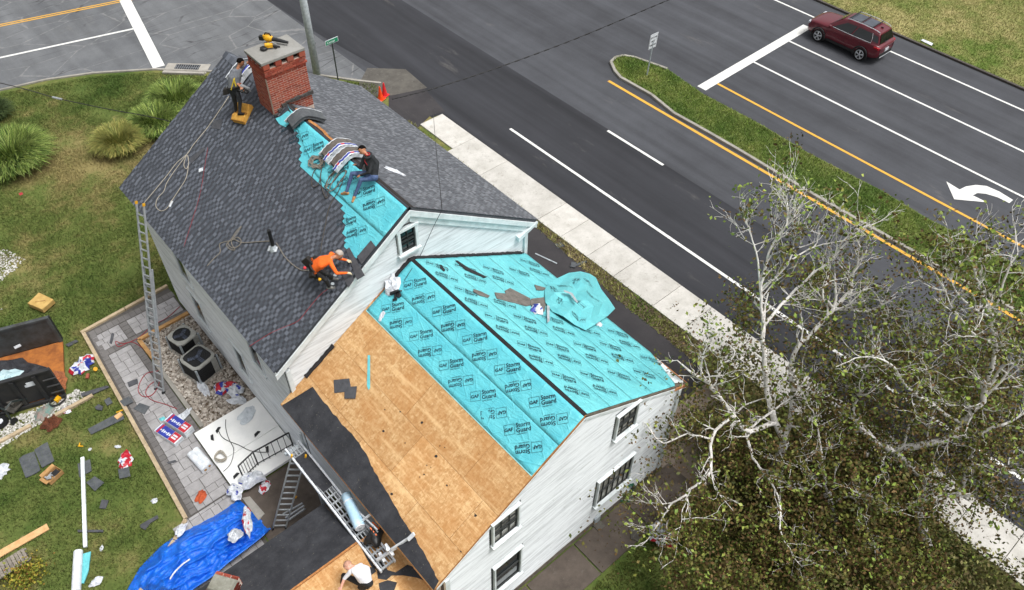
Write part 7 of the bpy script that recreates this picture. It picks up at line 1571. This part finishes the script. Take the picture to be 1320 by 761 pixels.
def grow_tree(label, trunk, limbs, seed, leaf_n=1.0, tw=1.0):
    r_ = random.Random(seed); b0 = at(*trunk[0]); t = thing('tree', label, 'tree', (b0.x, b0.y, 0), 0, 'pale barked trees between house and road'); tips = []; skel = []
    mb = MB(); pts = [at(*p[:3]) for p in trunk]; mb.tube(smooth_path(pts, 3), [.17-.05*i/(len(pts)*3-3) for i in range(len(smooth_path(pts, 3)))], 10)
    mb.build('trunk', M_BARK, t, world=True, smooth=True)
    def branch(p, d, L, r, depth, mbb):
        pts = [p]; rs = [r]; n = 5
        for i in range(n):
            d = (d+V((r_.gauss(0, .2), r_.gauss(0, .2), r_.gauss(.06, .14)))).normalized(); p = p+d*L/n; pts.append(p); rs.append(r*(1-.72*(i+1)/n)); skel.append((p, depth))
        mbb.tube(pts, rs, 5 if depth < 2 else 4, cap=False)
        if depth < 3:
            for k in range(r_.randint(2, 4) if depth < 2 else r_.randint(1, 3)):
                i = r_.randint(1, n); q_ = pts[i]; dd = (d+V((r_.gauss(0, .75), r_.gauss(0, .75), r_.gauss(.12, .45)))).normalized(); branch(q_, dd, L*r_.uniform(.4, .72), max(.0065, rs[i]*.62), depth+1, mbb)
        else: tips.append(p)
    for lb in limbs:
        r0, r1 = lb[0]; dens = lb[1]; pts = smooth_path([at(*p) for p in lb[2:]], 4); n = len(pts); mbb = MB()
        pts = [p+V((r_.gauss(0, .02), r_.gauss(0, .02), r_.gauss(0, .02))) if 0 < i < n-1 else p for i, p in enumerate(pts)]
        rs = [r0+(r1-r0)*i/(n-1) for i in range(n)]; rs = [k_*1.03 for k_ in rs]; mbb.tube(pts, rs, 8)
        for i in range(2, n):
            skel.append((pts[i], 0)); d = (pts[i]-pts[i-1]).normalized()
            for k in range((1 if r_.random() < dens else 0)+(1 if r_.random() < dens*.8 else 0)): branch(pts[i], (d*.5+V((r_.gauss(0, .6), r_.gauss(0, .6), r_.gauss(.3, .4)))).normalized(), r_.uniform(.5, 1.35)*tw, max(.014, min(rs[i]*.55, .035)), 1, mbb)
        branch(pts[-1], (pts[-1]-pts[-2]).normalized(), 1.0*tw, rs[-1], 1, mbb)
        mbb.build('limb', M_BARK, t, world=True, smooth=True)
    return t, tips, skel
A = [
 [(.1, .06), .35, (1012, 570, 2.4), (1000, 545, 3.2), (990, 510, 4.0), (985, 465, 5.0), (984, 420, 6.0)],
 [(.045, .015), .6, (984, 420, 6.0), (981, 385, 6.8), (986, 350, 7.5), (996, 315, 8.2), (1014, 288, 8.8), (1015, 262, 9.3)],
 [(.03, .01), .4, (981, 385, 6.8), (976, 335, 7.8), (968, 300, 8.4), (958, 282, 8.8)],
 [(.035, .012), .4, (984, 372, 6.9), (1018, 336, 7.6), (1024, 295, 8.5)], [(.025, .01), .4, (1018, 336, 7.6), (1050, 316, 7.9), (1056, 300, 8.3)],
 [(.045, .02), .5, (985, 420, 6.0), (1016, 382, 6.4), (1060, 345, 7.1), (1085, 320, 7.7), (1107, 298, 8.3)],
 [(.085, .05), .4, (1012, 570, 2.4), (1022, 520, 3.5), (1022, 460, 4.8), (1050, 425, 5.5), (1075, 396, 6.1)],
 [(.045, .02), .6, (1075, 396, 6.1), (1060, 382, 6.5), (1066, 362, 6.9)], [(.05, .02), .6, (1075, 396, 6.1), (1095, 376, 6.4), (1101, 350, 7.0), (1112, 328, 7.6)],
 [(.04, .015), .5, (1075, 396, 6.1), (1110, 402, 6.2), (1132, 400, 6.2), (1146, 428, 6.0)],
 [(.075, .05), .4, (1000, 545, 3.2), (962, 556, 3.4), (945, 535, 3.8), (918, 499, 4.5), (903, 487, 4.8)], [(.03, .01), .4, (918, 499, 4.5), (930, 472, 5.0), (924, 448, 5.5)], [(.03, .01), .3, (921, 480, 4.7), (946, 456, 5.2), (935, 440, 5.5)],
 [(.045, .015), .4, (962, 556, 3.3), (1000, 525, 3.8), (1032, 506, 4.1)], [(.045, .02), .3, (962, 556, 3.3), (972, 590, 2.9), (985, 610, 2.8), (1003, 640, 2.6), (1008, 690, 2.3)],
 [(.05, .02), .25, (945, 535, 3.8), (917, 565, 3.6), (915, 607, 3.2), (890, 632, 2.8), (864, 652, 2.4), (852, 672, 2.1)], [(.02, .008), .3, (890, 632, 2.8), (880, 655, 2.5), (877, 680, 2.2)],
 [(.03, .01), .3, (917, 565, 3.6), (885, 560, 3.7), (856, 572, 3.6), (842, 560, 3.8)],
 [(.05, .02), .6, (1022, 520, 3.5), (1060, 500, 4.0), (1080, 490, 4.4), (1120, 470, 5.0)]]
B_ = [
 [(.11, .08), .35, (1195, 622, 2.4), (1152, 582, 3.0), (1120, 562, 3.4), (1098, 530, 4.0)], [(.11, .07), .4, (1152, 580, 3.0), (1215, 570, 3.8), (1237, 545, 4.4), (1262, 522, 5.0), (1272, 500, 5.6)],
 [(.06, .025), .5, (1272, 500, 5.6), (1282, 460, 6.4), (1280, 410, 7.3), (1270, 383, 7.8), (1256, 350, 8.4), (1245, 328, 8.9)], [(.035, .012), .6, (1281, 412, 7.3), (1242, 388, 7.9), (1226, 362, 8.5)],
 [(.035, .012), .6, (1281, 405, 7.4), (1298, 352, 8.6), (1312, 325, 9.1)], [(.03, .01), .6, (1276, 440, 6.9), (1250, 425, 7.3), (1225, 392, 7.9), (1215, 370, 8.3)],
 [(.04, .012), .6, (1160, 582, 3.0), (1188, 512, 4.5), (1194, 482, 5.0), (1176, 448, 5.7)], [(.03, .01), .6, (1098, 530, 4.0), (1110, 490, 4.8), (1128, 445, 5.6)],
 [(.08, .03), .5, (1195, 622, 2.4), (1232, 640, 2.8), (1252, 600, 3.5), (1262, 560, 4.3), (1300, 545, 5.0)], [(.05, .015), .5, (1252, 600, 3.5), (1300, 604, 3.9), (1345, 620, 4.2)], [(.05, .015), .5, (1232, 640, 2.8), (1290, 640, 3.2), (1340, 668, 3.3)],
 [(.04, .012), .6, (1232, 640, 2.8), (1185, 645, 2.8), (1155, 660, 2.6), (1120, 640, 3.0)], [(.05, .02), .6, (1237, 545, 4.4), (1200, 520, 5.0), (1170, 500, 5.6), (1150, 470, 6.3), (1120, 460, 6.6)],
 [(.04, .012), .6, (1262, 522, 5.0), (1300, 480, 6.2), (1330, 450, 7.0)]]
D_ = [[(.05, .015), .4, (1066, 635, 2.0), (1060, 600, 2.8), (1056, 560, 3.6), (1048, 530, 4.2)], [(.03, .01), .4, (1066, 635, 2.0), (1040, 610, 2.6), (1020, 600, 3.0)], [(.04, .012), .4, (1070, 650, 1.7), (1100, 640, 2.4), (1118, 680, 2.0)], [(.03, .01), .4, (1072, 660, 1.6), (1050, 700, 1.5), (1030, 720, 1.5)]]
tA, tipsA, skA = grow_tree('pale barked sparse tree nearest the driveway with bare limbs reaching over the white lane line', [(985, 628, 0), (1000, 600, 1.2), (1012, 570, 2.4)], A, 1)
tB, tipsB, skB = grow_tree('pale barked tree at the lower right with a thick crooked limb and twiggy bare top', [(1200, 722, 0), (1186, 665, 1.4), (1195, 622, 2.4)], B_, 2)
tD, tipsD, skD = grow_tree('slim pale tree standing between the two larger trees', [(1088, 722, 0), (1077, 685, 1.0), (1066, 635, 2.0)], D_, 3)
def crown(t, skel, tips, n_mid, n_tip, seed):
    g = np.random.default_rng(seed); S = np.array([p for p, d in skel]); D = np.array([d for p, d in skel]); T_ = np.array(tips)
    hi = S[:, 2] > 5.0
    nc = n_mid//9; idx = g.integers(0, len(S), nc); zc = S[idx][:, 2:3]; C = S[idx]+g.normal(0, 1, (nc, 3))*np.where(zc > 6.5, .2, .42)
    keep = (C[:, 2] > .3) & (g.uniform(0, 1, nc) < np.where(C[:, 2] > 6.5, .26, np.where(C[:, 2] > 5, .5, .9))); C = C[keep]
    C = np.repeat(C, 9, 0)+g.normal(0, .12, (len(C)*9, 3)); kk = np.repeat(g.uniform(0, 1, len(C)//9), 9)+g.normal(0, .12, len(C)); k3 = kk < .38
    leaves('canopy_leaves', C[~k3], .1, LF1, t)['kind'] = 'stuff'; leaves('brown_leaves', C[k3], .07, LF3, t)['kind'] = 'stuff'
    it = g.integers(0, len(T_), n_tip); cs = T_[it]+g.normal(0, .12, (n_tip, 3)); leaves('fresh_leaves', cs, .1, LF2, t)['kind'] = 'stuff'
crown(tA, skA, tipsA, 13000, 1500, 1); crown(tB, skB, tipsB, 20000, 2400, 2); crown(tD, skD, tipsD, 4500, 400, 3)
# brown specks of thin outer canopy above the road
def cloud(poly, n, seed, clump=1.0):
    g = np.random.default_rng(seed); P_ = np.array([p[:2] for p in poly], float); x0, y0 = P_.min(0); x1, y1 = P_.max(0); X = g.uniform(x0, x1, n*3); Y_ = g.uniform(y0, y1, n*3); k = inpoly(X, Y_, poly); return X[k][:n], Y_[k][:n], g
def px_canopy(poly, n, z0, z1, thr, seed, t, sc=1.0, mix=(.5, .42)):
    """clumps of leaves through the crown volume over a patch of ground, with gaps"""
    from mathutils import noise as _n
    X, Y_, g = cloud(poly, n//10, seed); Z = g.uniform(z0, z1, len(X)); C = np.array([at(x, y, z) for x, y, z in zip(X, Y_, Z)])
    nv = np.array([_n.noise(Vector(c)*sc)+.5*_n.noise(Vector(c)*sc*2.7) for c in C]); C = C[nv > thr]; nv = nv[nv > thr]
    col_ = np.repeat(g.uniform(0, 1, len(C)), 10); C = np.repeat(C, 10, 0)+g.normal(0, .15, (len(C)*10, 3)); col_ += g.normal(0, .15, len(C))
    a, b_ = col_ < mix[0], (col_ >= mix[0]) & (col_ < mix[0]+mix[1]); c_ = ~(a | b_)
    for k, m_, s_, nm in ((a, LF1, .092, 'canopy_leaves'), (b_, LF3, .085, 'brown_leaves'), (c_, LF2, .095, 'fresh_leaves')): leaves(nm, C[k], s_, m_, t)['kind'] = 'stuff'
px_canopy([(1060, 330), (1180, 300), (1330, 330), (1330, 520), (1100, 560), (1040, 470)], 20000, 3.0, 5.2, .22, 11, tB)
px_canopy([(905, 510), (950, 560), (1010, 560), (1080, 590), (1150, 640), (1190, 640), (1230, 770), (870, 770), (850, 690), (905, 600)], 62000, .3, 2.4, -.02, 12, tB, .9, (.52, .4))
px_canopy([(1110, 470), (1150, 430), (1330, 400), (1330, 640), (1200, 640), (1150, 580)], 30000, 1.2, 3.8, .1, 13, tB, .8)
px_canopy([(1040, 500), (1110, 520), (1200, 600), (1200, 670), (1120, 620), (1050, 560)], 15000, .8, 3.5, .02, 17, tB, .9)
px_canopy([(935, 360), (1080, 340), (1080, 460), (1000, 470), (950, 430)], 9000, 4.0, 6.2, .18, 14, tA, 1.0)
# low dense foliage: undergrowth and vines around the trunks
def under(n, seed):
    g = np.random.default_rng(seed); x = g.uniform(12.2, 18.0, n); y = g.uniform(-9, 8.6, n)
    hgt = (.5+.9*(np.sin(x*1.5+1.3*np.sin(y*.9))*.5+.5)*(np.sin(y*1.2+.8*np.sin(x*1.7))*.5+.5)*2)
    z = hgt*g.uniform(0, 1, n)**.6; edge = np.minimum(1, np.maximum(0, (x-12.3)*1.1))
    wall = (x < 13.2) & (y > 5.2); k = (~wall) & (g.uniform(0, 1, n) < edge) & ~((x < 17.4) & (y > 6.0) & (x < 13.8+.35*(y-6))) & ~((y > 7.4) & (x < 16.4)) & ~((x < 13.8) & (y > 4.9))
    return np.stack([x, y, z*edge+.02], 1)[k]
C = under(52000, 4); k = rng.uniform(0, 1, len(C)); o = leaves('undergrowth', C[k < .78], .095, LF4); o['kind'] = 'stuff'; o = leaves('undergrowth', C[(k >= .78) & (k < .95)], .09, LF1); o['kind'] = 'stuff'; o = leaves('undergrowth', C[k >= .95], .1, LF2); o['kind'] = 'stuff'
g = np.random.default_rng(9); M1 = g.normal(0, 1, (900, 3))*np.array([.45, .3, .9])+np.array([13.15, 6.75, 2.6]); M1 = M1[M1[:, 1] < 6.95]; leaves('climbing_leaves', M1, .085, LF1, tA)['kind'] = 'stuff'
M1 = g.normal(0, 1, (260, 3))*np.array([.7, .25, .6])+np.array([12.3, 6.5, 2.6]); M1 = M1[M1[:, 1] < 6.9]; leaves('climbing_leaves', M1, .07, LF3, tA)['kind'] = 'stuff'
# fallen leaves on grass and path
X = rng.uniform(9, 13, 900); Y_ = rng.uniform(-2, 6.8, 900); leaves('fallen_leaves', np.stack([X, Y_, np.full(900, .07)], 1), .05, LF3)['kind'] = 'stuff'
# small shrub by the bench, sprouts by the wall
t = thing('shrub', 'yellow green shrub beside the slatted bench at the lower left', 'shrub', at(32, 742, 0)); c0 = at(32, 740, .3)
C = np.random.default_rng(6).normal(0, 1, (1100, 3))*np.array([.24, .24, .14])+np.array(c0); C[:, 2] = np.abs(C[:, 2]); leaves('foliage', C, .07, leafmat('yellow_leaf', ('#5b6a24', '#85862e', '#4a561e', '#a3983a', '#7a4a28')), t)
b = MB(); [b.tube([at(32, 742, 0), V(c0)+V((.2*math.cos(a), .2*math.sin(a), .2))], .012, 5) for a in (0, 1.3, 2.6, 4, 5.2)]; b.build('stem', M_SAWN, t, world=True)
